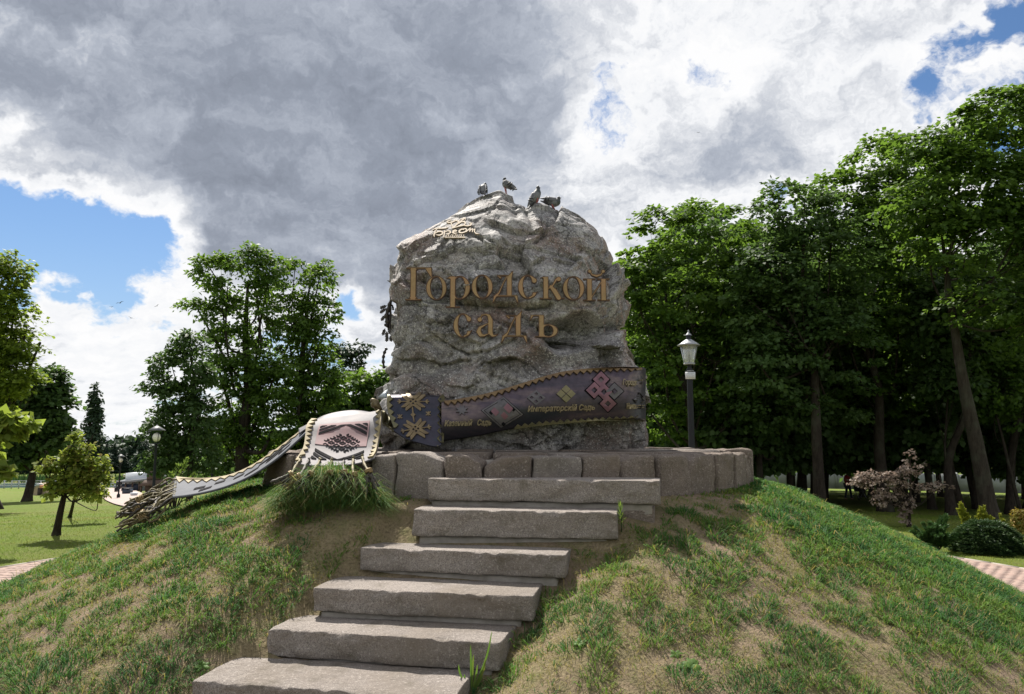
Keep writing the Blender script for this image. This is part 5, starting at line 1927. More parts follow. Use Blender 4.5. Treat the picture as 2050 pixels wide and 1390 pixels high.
def pigeon(label, foot, tail, chest, head, beak, dark=False, Y=None, w=1.0):
    """all points are pixels of the photograph: foot, tail tip, chest, head centre and beak tip"""
    kk_ = np.where((np.abs(BXY[:, 0] - foot[0]) < 4) & (BXY[:, 1] < 480))[0]
    top_ = kk_[BXY[kk_, 1].argmin()]
    fx = float(BP[top_, 1]) - 0.02
    dpy = BXY[top_, 1] + 2.0 - foot[1]
    foot, tail, chest, head, beak = [(p_[0], p_[1] + dpy) + tuple(p_[2:]) for p_ in (foot, tail, chest, head, beak)]
    f0 = at(foot[0], foot[1], fx)
    t = thing('pigeon', label, 'pigeon', tuple(f0), 'pigeons perched on the boulder')
    q = lambda p, dy: at(p[0], p[1], fx + dy)
    dyt = tail[2] if len(tail) > 2 else 0
    A, Cc, H, Bk = q(tail, dyt), q(chest, 0), q(head, -dyt * 0.25), q(beak, -dyt * 0.4)
    sp = curve([A, A * 0.62 + Cc * 0.38, A * 0.22 + Cc * 0.78, Cc * 0.72 + H * 0.28, Cc * 0.2 + H * 0.8, H, H * 0.55 + Bk * 0.45, Bk], 30)
    s = np.linspace(0, 1, 30)
    ra = np.interp(s, [0, .14, .29, .43, .5, .57, .71, .80, .87, 1], [.028, .040, .062, .050, .036, .026, .026, .018, .008, .002]) * w
    rb = np.interp(s, [0, .14, .29, .43, .5, .57, .71, .80, .87, 1], [.008, .020, .058, .052, .038, .027, .027, .018, .008, .002]) * w
    up = np.array([0, 0, 1.0]) if abs((A - H)[2]) < 0.17 else np.array([0.25, 0.9, 0.3])
    up = np.array([0, 0.35, 1.0])
    V, Fq = loft(sp, ra, rb, up)
    tint = np.concatenate([np.repeat(np.interp(s, [0, .10, .16, .34, .48, .58, 1], [.1, .18, .36, .55, .78, .9, 1.0]), 14), [0.1, 1.0]])
    g_ = G().add(V, Fq, tint)
    part('body', g_, M_PIG, t, True, attr='tint')
    ax = Cc - A
    ax /= np.linalg.norm(ax)
    side = np.cross(ax, up)
    side /= np.linalg.norm(side)
    upn = np.cross(side, ax)
    for sg in (-1, 1):
        c_ = A * 0.42 + Cc * 0.58 + side * sg * 0.047 * w + upn * 0.016
        ws = curve([c_ + ax * 0.075, c_ + ax * 0.03, c_ - ax * 0.06, c_ - ax * 0.155 - side * sg * 0.022], 14)
        s2 = np.linspace(0, 1, 14)
        Vw, Fw = loft(ws, np.interp(s2, [0, .2, .6, 1], [.006, .017, .014, .003]), np.interp(s2, [0, .2, .55, 1], [.012, .042, .036, .006]), upn, 10)
        part('wing', (Vw, Fw), M_WINGD if dark else M_WING, t, True)
        for k_ in (0.035, 0.075):
            cb = c_ - ax * k_ + side * sg * 0.012
            part('wing_bar', tube([cb - upn * 0.034, cb + side * sg * 0.008, cb + upn * 0.030], 0.0065, 6), M_BAR, t, True)
    for sg in (-1, 1):
        hp = A * 0.30 + Cc * 0.70 - upn * 0.045 + side * sg * 0.022
        ft = f0 + side * sg * 0.022
        ft[2] = f0[2] - 0.012
        g_ = G().add(*tube([hp, hp * 0.4 + ft * 0.6, ft], [0.010, 0.006, 0.005], 6))
        for aa in (-0.5, 0, 0.5):
            d = np.array([ax[0] * math.cos(aa) - ax[1] * math.sin(aa), ax[0] * math.sin(aa) + ax[1] * math.cos(aa), 0])
            g_.add(*tube([ft, ft + d * 0.03 + np.array([0, 0, -0.004])], [0.005, 0.003], 5))
        part('leg', g_, M_LEG, t, True)
    part('beak', tube([H * 0.4 + Bk * 0.6, Bk], [0.007, 0.002], 6), M_BEAK, t, True)
    for sg in (-1, 1):
        part('eye', ico(H + side * sg * 0.0235 * w, 0.005, 1), M_BAR, t, True)
    return t


pigeon('pale grey pigeon seen from behind on the lowest shoulder of the peak', (968, 394), (966, 390, -0.10), (968, 378, 0), (971.5, 371), (975, 373), w=0.95)
pigeon('dark chequered pigeon standing tall on the very top of the boulder', (1014, 389), (1023, 376, -.05), (1012, 371), (1010, 359), (1006, 361), True, w=0.9)
pigeon('grey pigeon sitting upright with its long tail hanging down the rock', (1073, 404), (1062, 408, -0.04), (1075, 386), (1077.5, 371.5), (1082, 372.5), w=1.0)
pigeon('grey pigeon standing level with its tail stretched out over the rock', (1112, 412), (1088, 394.5, 0.02), (1114, 399), (1119, 388.5), (1124, 388), True, w=1.0)

bird = thing('bronze_sparrow', 'small bronze sparrow figure perched on the corner of the draped sash', 'bird figure', tuple(at(753, 823, 8.3)))
M_SPAR = plain('old_bronze', (0.16, 0.125, 0.065), (0.09, 0.07, 0.04), 0.5, 0.5, scale=25, bump=0.3)
sp = curve([at(764, 821, 8.4), at(758, 815, 8.36), at(752, 810, 8.33), at(748, 805, 8.31), at(744.5, 802.5, 8.3), at(741, 803.5, 8.29)], 22)
s = np.linspace(0, 1, 22)
part('body', loft(sp, np.interp(s, [0, .2, .45, .6, .75, .88, 1], [.012, .03, .052, .042, .034, .022, .002]), np.interp(s, [0, .2, .45, .6, .75, .88, 1], [.006, .028, .056, .044, .034, .02, .002]), np.array([0, 0.2, 1.0])), M_SPAR, bird, True)
for sg in (-1, 1):
    ws = curve([at(750, 807, 8.31), at(756, 812, 8.33), at(763, 818.5, 8.36)], 10) + np.array([0, sg * 0.045, 0.0])
    s2 = np.linspace(0, 1, 10)
    part('wing', loft(ws, np.interp(s2, [0, .3, 1], [.005, .016, .003]), np.interp(s2, [0, .3, 1], [.008, .034, .004]), np.array([0, 0.2, 1.0]), 8), M_SPAR, bird, True)
    part('leg', tube([at(751 + sg, 814, 8.32), at(752 + sg, 822.5, 8.31)], 0.006, 5), M_SPAR, bird, True)

# ------------------------------------------------------------------ foliage
def leaf_quads(c, ax, nr, L, Wd):
    """four-cornered leaves; c base points, ax along the leaf, nr its normal"""
    sd = np.cross(ax, nr)
    sd /= np.linalg.norm(sd, axis=1)[:, None] + 1e-9
    L, Wd = L[:, None], Wd[:, None]
    V = np.stack([c, c + ax * L * 0.45 + sd * Wd * 0.5, c + ax * L - nr * L * 0.12, c + ax * L * 0.45 - sd * Wd * 0.5], 1)
    n = len(c)
    return V.reshape(-1, 3), np.arange(n * 4).reshape(-1, 4)


def unit(v):
    return v / (np.linalg.norm(v, axis=1)[:, None] + 1e-9)


def crown_geo(lobes, nleaf, L=0.17, Wd=0.13, rc=0.45, per=45, seed=0, up=0.7, flat=0.45, shell=0.62, tint0=None, droop=0.25):
    """leaves in clumps spread through ellipsoid lobes (x, y, z, rx, ry, rz)"""
    rs_ = RS(seed)
    lb = np.array(lobes, float)
    area = (lb[:, 3] * lb[:, 5] + lb[:, 3] * lb[:, 4] + lb[:, 4] * lb[:, 5])
    ncl = max(4, int(nleaf / per))
    k = rs_.choice(len(lb), ncl, p=area / area.sum())
    d = unit(rs_.normal(size=(ncl, 3)) + np.array([0, 0, 0.15]))
    r = shell + (1.06 - shell) * rs_.rand(ncl) ** 0.7
    cc = lb[k, :3] + d * lb[k, 3:6] * r[:, None]
    # bumpy outline
    cc += unit(rs_.normal(size=(ncl, 3))) * (lb[k, 3:6].min(1) * 0.16)[:, None] * rs_.rand(ncl)[:, None]
    ct = rs_.rand(ncl)
    csz = rc * (0.6 + 0.8 * rs_.rand(ncl))
    ncnt = rs_.poisson(per, ncl) + 3
    ci = np.repeat(np.arange(ncl), ncnt)
    n = len(ci)
    off = unit(rs_.normal(size=(n, 3))) * (rs_.rand(n) ** 0.45)[:, None] * csz[ci][:, None]
    off[:, 2] *= flat
    # each clump hangs like a shallow umbrella round its twig
    off[:, 2] -= 0.35 * (off[:, 0] ** 2 + off[:, 1] ** 2) / csz[ci]
    c = cc[ci] + off
    out = unit(off * np.array([1, 1, 0.3]) + 0.5 * d[ci])
    nr = unit(np.array([0, 0, up]) + 0.45 * d[ci] + 0.48 * rs_.normal(size=(n, 3)))
    ax = unit(out + 0.6 * rs_.normal(size=(n, 3)) - np.array([0, 0, droop]))
    ax = unit(ax - nr * (ax * nr).sum(1)[:, None])
    sc = 0.7 + 0.6 * rs_.rand(n)
    V, Fq = leaf_quads(c, ax, nr, L * sc, Wd * sc)
    t = np.clip(0.55 * ct[ci] + 0.45 * rs_.rand(n), 0, 1)
    if tint0 is not None:
        t = np.clip(t * (1 - tint0[1]) + tint0[0] * tint0[1], 0, 1)
    return V, Fq, np.repeat(t, 4), cc


def limb_geo(base, top, lobes, r0, seed, cc=None, k=9, ntw=40, bend=0.3, first=0.25):
    """tapered trunk with limbs running into the lobes and twigs to the leaf clumps"""
    rs_ = RS(seed)
    base, top = np.asarray(base, float), np.asarray(top, float)
    H = np.linalg.norm(top - base)
    ctrl = [base + (top - base) * t + rs_.normal(size=3) * bend * 0.12 * H * np.array([1, 1, 0.2]) * (0 < t < 1) * 0.5 for t in (0, 0.25, 0.5, 0.75, 1)]
    tr = curve(ctrl, 30)
    t = np.linspace(0, 1, 30)
    rt = r0 * ((1 - t) ** 0.8 * 0.92 + 0.08) * (1 + 0.55 * np.exp(-t * 26))
    g_ = G().add(*tube(tr - np.array([0, 0, 0.15]) * (t < 0.01)[:, None], rt * (1 + 0.06 * noise3(tr * 1.7 + seed)), k))
    ends = []
    for lb in lobes:
        lc = np.array(lb[:3])
        z = np.clip((lc[2] - base[2]) / H - 0.28 - 0.1 * rs_.rand(), first, 0.92)
        i = int(z * 29)
        s = tr[i]
        m1 = s * 0.6 + lc * 0.4 + np.array([0, 0, -0.05 * H]) + rs_.normal(size=3) * 0.03 * H
        c = curve([s, m1, lc, lc + (lc - m1) * 0.12], 16)
        r1 = rt[i] * 0.42
        g_.add(*tube(c, np.linspace(r1, r1 * 0.15, 16), 6))
        ends.append((c, r1))
    if cc is not None and len(cc):
        for q in cc[rs_.choice(len(cc), min(ntw, len(cc)), False)]:
            best = min(ends, key=lambda e: np.linalg.norm(e[0][10] - q))
            i = rs_.randint(5, 15)
            s = best[0][i]
            r1 = best[1] * 0.22
            g_.add(*tube(curve([s, (s + q) / 2 + rs_.normal(size=3) * 0.12, q], 7), np.linspace(r1, 0.008, 7), 4))
    return g_


def bark(name, c1, c2):
    m, g, b, out = new_mat(name)
    tc = g.new('ShaderNodeTexCoord').outputs['Object']
    mp = g.new('ShaderNodeMapping')
    g.l.new(tc, mp.inputs[0])
    mp.inputs['Scale'].default_value = (1, 1, 0.22)
    n = g.noise(mp.outputs[0], 14, 6, 0.7)
    n2 = g.noise(tc, 1.6, 4, 0.6)
    col = g.mix(g.mr(n, 0.36, 0.64), c1, c2)
    col = g.mix(g.math('MULTIPLY', g.mr(n2, 0.5, 0.7), 0.5), col, (0.08, 0.09, 0.06))
    g.set(b.inputs['Base Color'], col)
    b.inputs['Roughness'].default_value = 0.95
    b.inputs['Specular IOR Level'].default_value = 0.1
    g.set(b.inputs['Normal'], g.bump(n, 0.9, 0.05))
    return m


M_BARK = bark('grey_brown_bark', (0.045, 0.036, 0.029), (0.020, 0.016, 0.013))
M_BARKL = bark('pale_bark', (0.058, 0.049, 0.038), (0.028, 0.023, 0.018))
M_MAPLE = leaf_mat('maple_leaf', [(0.042, 0.088, 0.017), (0.062, 0.115, 0.02), (0.09, 0.145, 0.024)], (0.20, 0.34, 0.035), 0.46)
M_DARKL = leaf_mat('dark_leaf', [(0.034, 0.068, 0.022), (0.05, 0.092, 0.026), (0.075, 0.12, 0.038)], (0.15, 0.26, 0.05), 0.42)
M_YELL = leaf_mat('yellowish_leaf', [(0.07, 0.12, 0.016), (0.105, 0.155, 0.02), (0.15, 0.19, 0.026)], (0.36, 0.48, 0.04), 0.48)
M_SAP = leaf_mat('sapling_leaf', [(0.09, 0.14, 0.026), (0.13, 0.185, 0.035), (0.21, 0.22, 0.05), (0.27, 0.18, 0.065)], (0.40, 0.50, 0.06), 0.5)
M_PURP = leaf_mat('bronze_purple_leaf', [(0.13, 0.10, 0.075), (0.24, 0.19, 0.155), (0.40, 0.34, 0.29)], (0.40, 0.28, 0.22), 0.35)
M_CONIF = leaf_mat('conifer_needle', [(0.016, 0.036, 0.024), (0.025, 0.05, 0.03), (0.036, 0.062, 0.034)], (0.03, 0.06, 0.03), 0.12)
M_FARD = leaf_mat('far_dark_leaf', [(0.025, 0.048, 0.03), (0.035, 0.062, 0.034), (0.05, 0.08, 0.04)], (0.05, 0.09, 0.03), 0.2)
M_SPRUCE = leaf_mat('nest_spruce_needle', [(0.012, 0.034, 0.012), (0.022, 0.055, 0.016), (0.06, 0.10, 0.03)], (0.05, 0.10, 0.02), 0.15)
M_JUN = leaf_mat('juniper_needle', [(0.022, 0.062, 0.018), (0.04, 0.095, 0.025), (0.06, 0.125, 0.04)], (0.08, 0.16, 0.03), 0.2)
M_GOLD = leaf_mat('golden_thuja', [(0.12, 0.165, 0.02), (0.20, 0.235, 0.03), (0.30, 0.30, 0.045)], (0.4, 0.4, 0.04), 0.3)
M_ORAN = leaf_mat('orange_leaf', [(0.15, 0.17, 0.03), (0.24, 0.21, 0.04), (0.30, 0.15, 0.05)], (0.4, 0.3, 0.04), 0.3)


def px_lobes(lst, Y, dep=0.85):
    """lobes given by the pixels they are seen at: (px, py, rx, rz[, dY]) -> metres"""
    o = []
    for q in lst:
        y = Y + (q[4] if len(q) > 4 else 0)
        c = at(q[0], q[1], y)
        k = y / F
        o.append((c[0], c[1], c[2], q[2] * k, (q[2] + q[3]) / 2 * k * dep, q[3] * k))
    return o


def base_at(px, Y):
    x = float(at(px, 900, Y)[0])
    return np.array([x, Y, float(ground(x, Y))])


def tree(name, label, bpx, Y, lobes, nleaf, r0, leaf, barkm=None, group=None, top=None, seed=0, ntw=60, trunk2=None, first=0.25, bend=0.3, cat='tree', **kw):
    b = base_at(bpx, Y)
    t = thing(name, label, cat, tuple(b), group)
    V, Fq, tint, cc = crown_geo(lobes, nleaf, seed=seed, **kw)
    lb = np.array(lobes)
    tp = lb[lb[:, 2].argmax(), :3] if top is None else np.asarray(top)
    g_ = limb_geo(b, tp, lobes, r0, seed + 1, cc, ntw=ntw, first=first, bend=bend)
    if trunk2 is not None:
        for (q, tq, rq) in trunk2:
            g2 = limb_geo(q, tq, lobes[:2], rq, seed + 9, None, ntw=0)
            for v_, in zip(g2.V):
                pass
            off = 0
            for k_, fl in g2.F.items():
                pass
            V2 = np.concatenate(g2.V)
            g_.add(V2, [np.concatenate(fl) for fl in g2.F.values()])
    part('trunk', g_, barkm or M_BARK, t, True)
    part('crown', G().add(V, Fq, tint), leaf, t, attr='tint')
    return t


# ---- woodland on the right: four big maples along its edge
W1 = 'maples along the woodland edge'
LR1 = px_lobes([(1296, 520, 52, 72), (1345, 462, 58, 60), (1405, 452, 60, 55), (1465, 470, 55, 65), (1510, 500, 45, 60), (1265, 560, 35, 50), (1290, 640, 50, 80), (1370, 590, 95, 95), (1455, 600, 85, 95), (1330, 745, 75, 65), (1430, 740, 95, 75), (1390, 660, 120, 110, 1.5), (1300, 825, 60, 48, 1), (1395, 835, 80, 50, 1.5), (1480, 820, 60, 50, 1)], 27)
tree('maple_tree', 'bright green maple whose crown rises just behind the boulder and lamp', 1418, 27.5, LR1, 23000, 0.21, M_MAPLE, M_BARKL, W1, top=at(1335, 560, 28), seed=101, L=0.17, Wd=0.15, rc=0.62, per=70, flat=0.26, up=1.1, shell=0.72)
LR2 = px_lobes([(1560, 430, 50, 62), (1510, 610, 50, 70), (1665, 440, 45, 60), (1610, 425, 55, 62), (1540, 540, 62, 75), (1640, 540, 95, 95), (1570, 660, 90, 85), (1670, 680, 80, 80), (1600, 590, 110, 110, 1.5), (1520, 720, 70, 60), (1560, 800, 85, 55, 1), (1660, 800, 80, 55, 1.5)], 25)
tree('maple_tree', 'greyish green maple with a low dome between the two brightest maple crowns', 1636, 25.5, LR2, 22000, 0.20, M_DARKL, M_BARK, W1, seed=102, first=0.5, L=0.165, Wd=0.14, rc=0.58, per=64, flat=0.28, up=1.0, shell=0.72)
LR3 = px_lobes([(1690, 385, 62, 58), (1655, 430, 45, 60), (1845, 350, 50, 60), (1750, 335, 65, 60), (1800, 320, 60, 55), (1700, 490, 85, 85), (1800, 440, 85, 90), (1750, 580, 110, 95), (1690, 660, 85, 70), (1800, 640, 90, 80), (1760, 510, 120, 120, 1.5), (1730, 790, 90, 55, 1), (1820, 750, 80, 60, 1)], 28)
tree('maple_tree', 'tall maple with a stepped crown above the purple leaved sapling', 1765, 28, LR3, 23000, 0.24, M_MAPLE, M_BARK, W1, top=at(1700, 520, 28), seed=103, first=0.5, L=0.17, Wd=0.15, rc=0.62, per=70, flat=0.26, up=1.1, shell=0.72)
LR4 = px_lobes([(1862, 300, 70, 50), (1935, 262, 65, 52), (2010, 225, 75, 52), (2075, 215, 65, 60), (1850, 405, 75, 60), (1945, 375, 95, 80), (2050, 350, 95, 85), (1905, 490, 90, 60), (2030, 480, 100, 85), (2120, 420, 90, 130), (1990, 600, 95, 50), (2080, 640, 80, 60)], 23)
tree('maple_tree', 'tallest maple, yellow green on top, with a leaning bare trunk beside the golden thuja', 1972, 24, LR4, 27000, 0.27, M_MAPLE, M_BARKL, W1, top=at(1885, 470, 23.5), seed=104, first=0.72, L=0.16, Wd=0.14, rc=0.56, per=66, flat=0.26, up=1.1, shell=0.72, bend=0.12)
LOW = px_lobes([(2000, 770, 60, 60), (2045, 720, 60, 55), (1960, 700, 40, 35), (2050, 830, 60, 50)], 27)
tree('maple_sapling', 'young sunlit maple half hidden behind the leaning trunk at the wood edge', 2035, 27, LOW, 5000, 0.07, M_MAPLE, M_BARK, seed=140, L=0.17, Wd=0.14, rc=0.42, cat='sapling')
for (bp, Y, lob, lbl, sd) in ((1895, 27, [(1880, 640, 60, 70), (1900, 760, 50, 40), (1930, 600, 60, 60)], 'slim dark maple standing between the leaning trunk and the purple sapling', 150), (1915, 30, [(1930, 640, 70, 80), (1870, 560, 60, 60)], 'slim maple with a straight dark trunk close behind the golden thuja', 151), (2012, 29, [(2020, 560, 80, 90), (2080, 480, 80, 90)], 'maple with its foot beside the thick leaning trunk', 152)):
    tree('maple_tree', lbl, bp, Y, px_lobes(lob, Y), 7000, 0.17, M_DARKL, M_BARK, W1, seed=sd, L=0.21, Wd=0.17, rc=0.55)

# ---- the wood behind them: copies of two dark trees
def generic(seed, nleaf, leaf, H=13.5):
    rs_ = RS(seed)
    lobes = []
    for k in range(11):
        a = rs_.rand() * 6.28
        z = rs_.uniform(2.7, H - 2.2)
        rr_ = 2.6 * (1 - ((z - 6.5) / 8.5) ** 2)
        lobes.append((rr_ * 0.75 * math.cos(a), rr_ * 0.75 * math.sin(a), z, 1.9, 1.9, 1.6))
    lobes.append((0, 0, H - 1.6, 1.8, 1.8, 1.7))
    return lobes


protos = []
for sd in (201, 202):
    lobes = generic(sd, 0, None)
    t = thing('woodland_tree', 'dark tree standing deep in the shaded wood beyond the maples', 'tree', (0, 0, 0), 'trees deep in the wood')
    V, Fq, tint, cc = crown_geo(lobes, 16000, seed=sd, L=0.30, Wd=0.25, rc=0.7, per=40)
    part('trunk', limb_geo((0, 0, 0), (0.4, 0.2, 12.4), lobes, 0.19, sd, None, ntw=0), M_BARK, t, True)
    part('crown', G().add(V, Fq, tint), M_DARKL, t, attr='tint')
    protos.append(t)
rs = RS(77)
spots = []
for Y in (30.5, 33, 37, 42, 48, 55):
    x0, x1 = 0.135 * Y, 0.78 * Y
    x = x0 + rs.rand() * 2
    while x < x1:
        spots.append((x + rs.normal() * 0.5, Y + rs.normal() * 0.9))
        x += rs.uniform(2.3, 4.2) * (1 + Y / 120)
for i, (x, Y) in enumerate(spots):
    o = protos[i % 2] if i < 2 else copy_tree(protos[i % 2])
    o.location = (x, Y, float(ground(x, Y)) - 0.05)
    sc = rs.uniform(0.72, 0.92) if Y < 36 else rs.uniform(0.85, 1.15)
    if x < 6.5 + 0.1 * (Y - 30):
        sc *= 0.72
    o.scale = (sc, sc, sc * rs.uniform(0.95, 1.08))
    o.rotation_euler = (rs.normal() * 0.05, rs.normal() * 0.05, rs.rand() * 6.28)
# far canopy and undergrowth that reads as one dark mass
lob = [(rs.uniform(9, 62), rs.uniform(60, 74), rs.uniform(0.6, 8), rs.uniform(3, 5), 3, rs.uniform(2, 4)) for _ in range(75)]
V, Fq, tint, cc = crown_geo(lob, 26000, seed=301, L=0.65, Wd=0.55, rc=1.4, per=30)
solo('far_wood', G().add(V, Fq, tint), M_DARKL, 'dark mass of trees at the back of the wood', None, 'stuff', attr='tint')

# ---- trees left of the boulder
A1 = px_lobes([(425, 545, 34, 36), (485, 520, 42, 30), (540, 538, 34, 30), (395, 618, 30, 22), (448, 640, 34, 50), (455, 585, 26, 24), (512, 578, 20, 26), (522, 640, 40, 62), (498, 745, 52, 55), (435, 730, 36, 44), (545, 765, 46, 62), (480, 830, 56, 48), (545, 860, 50, 42), (440, 870, 50, 44), (505, 900, 50, 34)], 36)
tree('ash_tree', 'tall ash with a dark straight trunk and sky gaps in its crown', 494, 36, A1, 19000, 0.36, M_MAPLE, M_BARK, top=at(497, 560, 36), seed=401, L=0.21, Wd=0.13, rc=0.52, per=44, shell=0.5, flat=0.35)
A2 = px_lobes([(590, 542, 36, 32), (640, 555, 34, 36), (656, 620, 22, 30), (568, 590, 26, 26), (575, 660, 26, 40), (622, 600, 26, 28), (604, 640, 34, 50), (635, 700, 38, 55), (595, 750, 48, 65), (640, 790, 42, 60), (610, 860, 55, 50), (655, 870, 42, 48), (590, 915, 50, 34), (665, 770, 26, 50)], 38)
tree('ash_tree', 'leafy ash like an upright column between the boulder and the taller ash', 588, 38, A2, 17000, 0.30, M_MAPLE, M_BARK, top=at(620, 570, 38), seed=402, L=0.21, Wd=0.13, rc=0.52, per=44, shell=0.5, flat=0.35)
A3 = px_lobes([(375, 690, 32, 30), (340, 720, 34, 28), (390, 750, 34, 38), (320, 770, 34, 26), (360, 800, 36, 36), (322, 850, 36, 34), (395, 840, 36, 50), (350, 905, 34, 40), (400, 910, 36, 42), (315, 925, 22, 26)], 31)
tree('ash_tree', 'thin loose crowned ash rising behind the lantern post and the long sash', 385, 31, A3, 10000, 0.14, M_DARKL, M_BARK, top=at(378, 690, 31), seed=403, L=0.18, Wd=0.11, rc=0.40, per=28, shell=0.3, flat=0.4)
A4 = px_lobes([(725, 785, 40, 42), (762, 790, 40, 48), (700, 840, 50, 40), (690, 795, 34, 40), (675, 850, 40, 50), (750, 855, 55, 40), (690, 890, 50, 30), (800, 830, 50, 60)], 46)
tree('lime_tree', 'round bushy lime tree low behind the draped sash', 735, 46, A4, 12000, 0.22, M_MAPLE, M_BARK, seed=404, L=0.30, Wd=0.24, rc=0.7, shell=0.6)
A5 = px_lobes([(690, 705, 24, 20), (722, 700, 18, 16), (705, 735, 26, 18)], 55)
tree('ash_tree', 'sparse distant tree with bare boughs peering over the round lime', 706, 55, A5, 900, 0.14, M_FARD, M_BARK, seed=405, L=0.28, Wd=0.2, rc=0.5, per=12, shell=0.3, ntw=50)
A6 = px_lobes([(640, 930, 60, 30), (560, 930, 60, 28), (440, 935, 50, 25), (700, 920, 50, 25)], 43)
tree('hazel_bush', 'dark hazel thicket under the tall ash trees', 560, 43, A6, 6000, 0.06, M_DARKL, M_BARK, seed=406, L=0.24, Wd=0.2, rc=0.6, cat='bush')
# left edge
B1 = px_lobes([(18, 545, 30, 42), (-25, 560, 50, 60), (28, 625, 38, 48), (-15, 660, 60, 60), (45, 690, 44, 34), (-30, 750, 70, 50), (30, 755, 40, 40), (-40, 830, 60, 50), (75, 700, 28, 16)], 33)
tree('maple_tree', 'big yellow green maple with a thick trunk at the near edge of the lawn', -8, 35, B1, 15000, 0.36, M_YELL, M_BARK, top=at(0, 580, 33.5), seed=411, L=0.18, Wd=0.15, rc=0.55, per=56, flat=0.3, up=1.0, shell=0.65)
B2 = px_lobes([(100, 765, 36, 30), (70, 790, 40, 50), (112, 815, 30, 42), (85, 860, 46, 48), (50, 850, 50, 60), (120, 870, 24, 32), (30, 900, 40, 40)], 47)
tree('lime_tree', 'dark bluish lime standing behind the yellow green maple', 62, 47, B2, 12000, 0.26, M_DARKL, M_BARK, seed=412, L=0.32, Wd=0.26, rc=0.7, shell=0.45)
# columnar poplar
b = base_at(184, 80)
kk = 80 / F
lobes = [(b[0] + dx * kk, 80, float(at(184, y, 80)[2]), r * kk, r * kk, 24 * kk) for dx, y, r in ((0, 792, 5), (-2, 815, 8), (3, 835, 10), (-3, 855, 11), (3, 880, 12), (-2, 905, 12), (2, 930, 11))]
tree('poplar_tree', 'slender columnar poplar rising alone above the distant conifers', 184, 80, lobes, 3600, 0.2, M_FARD, M_BARK, seed=413, L=0.36, Wd=0.24, rc=0.5, per=16, shell=0.3)

# ---- young planted trees on the lawn
S1 = px_lobes([(150, 905, 22, 18), (128, 918, 16, 12), (104, 930, 22, 13), (165, 930, 26, 18), (196, 925, 16, 16), (205, 945, 16, 14), (140, 950, 26, 14), (118, 965, 26, 14), (180, 960, 24, 18), (158, 975, 22, 14), (86, 938, 12, 8), (152, 876, 8, 14), (214, 958, 9, 9), (108, 988, 16, 9), (188, 985, 18, 13), (176, 895, 9, 12)], 17.2)
tree('young_maple', 'young planted maple with light green leaves and a dark wrapped trunk on the lawn', 125, float(ground_at(125, 1072)[1]), S1, 2300, 0.085, M_SAP, M_BARK, 'young trees planted on the lawn', top=at(150, 885, 17.2), seed=421, L=0.10, Wd=0.085, rc=0.15, per=9, shell=0.1, ntw=90, first=0.45, bend=0.08, cat='young tree')
S2 = px_lobes([(170, 975, 24, 18), (192, 985, 24, 16), (158, 955, 30, 20)], 20.6)
tree('young_maple', 'second young maple with drooping leaves close behind the wrapped trunk', 149, float(ground_at(149, 1036)[1]), S2, 900, 0.06, M_SAP, M_BARK, 'young trees planted on the lawn', top=at(160, 960, 20.6), seed=422, L=0.105, Wd=0.09, rc=0.17, per=12, shell=0.2, ntw=12, first=0.5, bend=0.1, cat='young tree')
S3 = px_lobes([(8, 848, 44, 28), (-40, 860, 50, 40), (-2, 945, 26, 16), (-70, 900, 50, 60), (30, 838, 22, 16)], 15.5)
tree('young_maple', 'broad leaved young maple whose branch tips reach in at the edge of the lawn', -62, 15.5, S3, 1500, 0.06, M_SAP, M_BARK, 'young trees planted on the lawn', top=at(-60, 850, 15.5), seed=423, L=0.20, Wd=0.17, rc=0.24, per=14, shell=0.3, ntw=40, first=0.4, cat='young tree', tint0=(0.2, 0.5))
yp = float(ground_at(1810, 1055)[1])
S4 = px_lobes([(1822, 918, 12, 18), (1812, 940, 26, 14), (1790, 955, 34, 12), (1742, 958, 36, 16), (1720, 965, 16, 14), (1790, 985, 42, 18), (1762, 1000, 26, 14), (1850, 972, 22, 12), (1880, 975, 22, 10), (1840, 935, 16, 8), (1815, 1010, 14, 16)], yp)
tree('purple_leaf_tree', 'small young tree with pinkish bronze leaves beside the path', 1810, yp, S4, 1900, 0.05, M_PURP, M_BARK, top=at(1822, 915, yp), seed=424, L=0.075, Wd=0.055, rc=0.11, per=12, shell=0.2, ntw=120, first=0.3, bend=0.06, cat='young tree')
IV = px_lobes([(1808, 1040, 7, 12), (1812, 1020, 8, 12)], yp)
V, Fq, tint, cc = crown_geo(IV, 260, seed=425, L=0.07, Wd=0.06, rc=0.08, per=14)
part('ivy', G().add(V, Fq, tint), M_PURP, bpy.data.objects['purple_leaf_tree'], attr='tint')

# ---- distant tree line beyond the river
rs = RS(91)
conp = []
for kind in (0, 1):
    t = thing('distant_conifer' if kind == 0 else 'distant_tree', '-', 'tree', (0, 0, 0))
    if kind == 0:
        lobes = [(0, 0, z, r, r, 0.9) for z, r in ((1.6, 2.4), (3.0, 2.2), (4.4, 1.8), (5.8, 1.4), (7.2, 1.0), (8.4, 0.6), (9.3, 0.3))]
        V, Fq, tint, cc = crown_geo(lobes, 2600, seed=501, L=0.75, Wd=0.45, rc=0.8, per=14, shell=0.5, droop=0.5)
    else:
        lobes = [(rs.normal() * 1.3, rs.normal() * 1.0, z, 2.0, 1.8, 1.5) for z in np.linspace(2.0, 8.0, 8)]
        V, Fq, tint, cc = crown_geo(lobes, 2600, seed=502, L=0.7, Wd=0.55, rc=1.0, per=16, shell=0.5)
    part('trunk', limb_geo((0, 0, 0), (0, 0, 8.8), lobes[:1], 0.2, 503, None, ntw=0), M_BARK, t, True)
    part('crown', G().add(V, Fq, tint), M_CONIF if kind == 0 else M_FARD, t, attr='tint')
    conp.append(t)
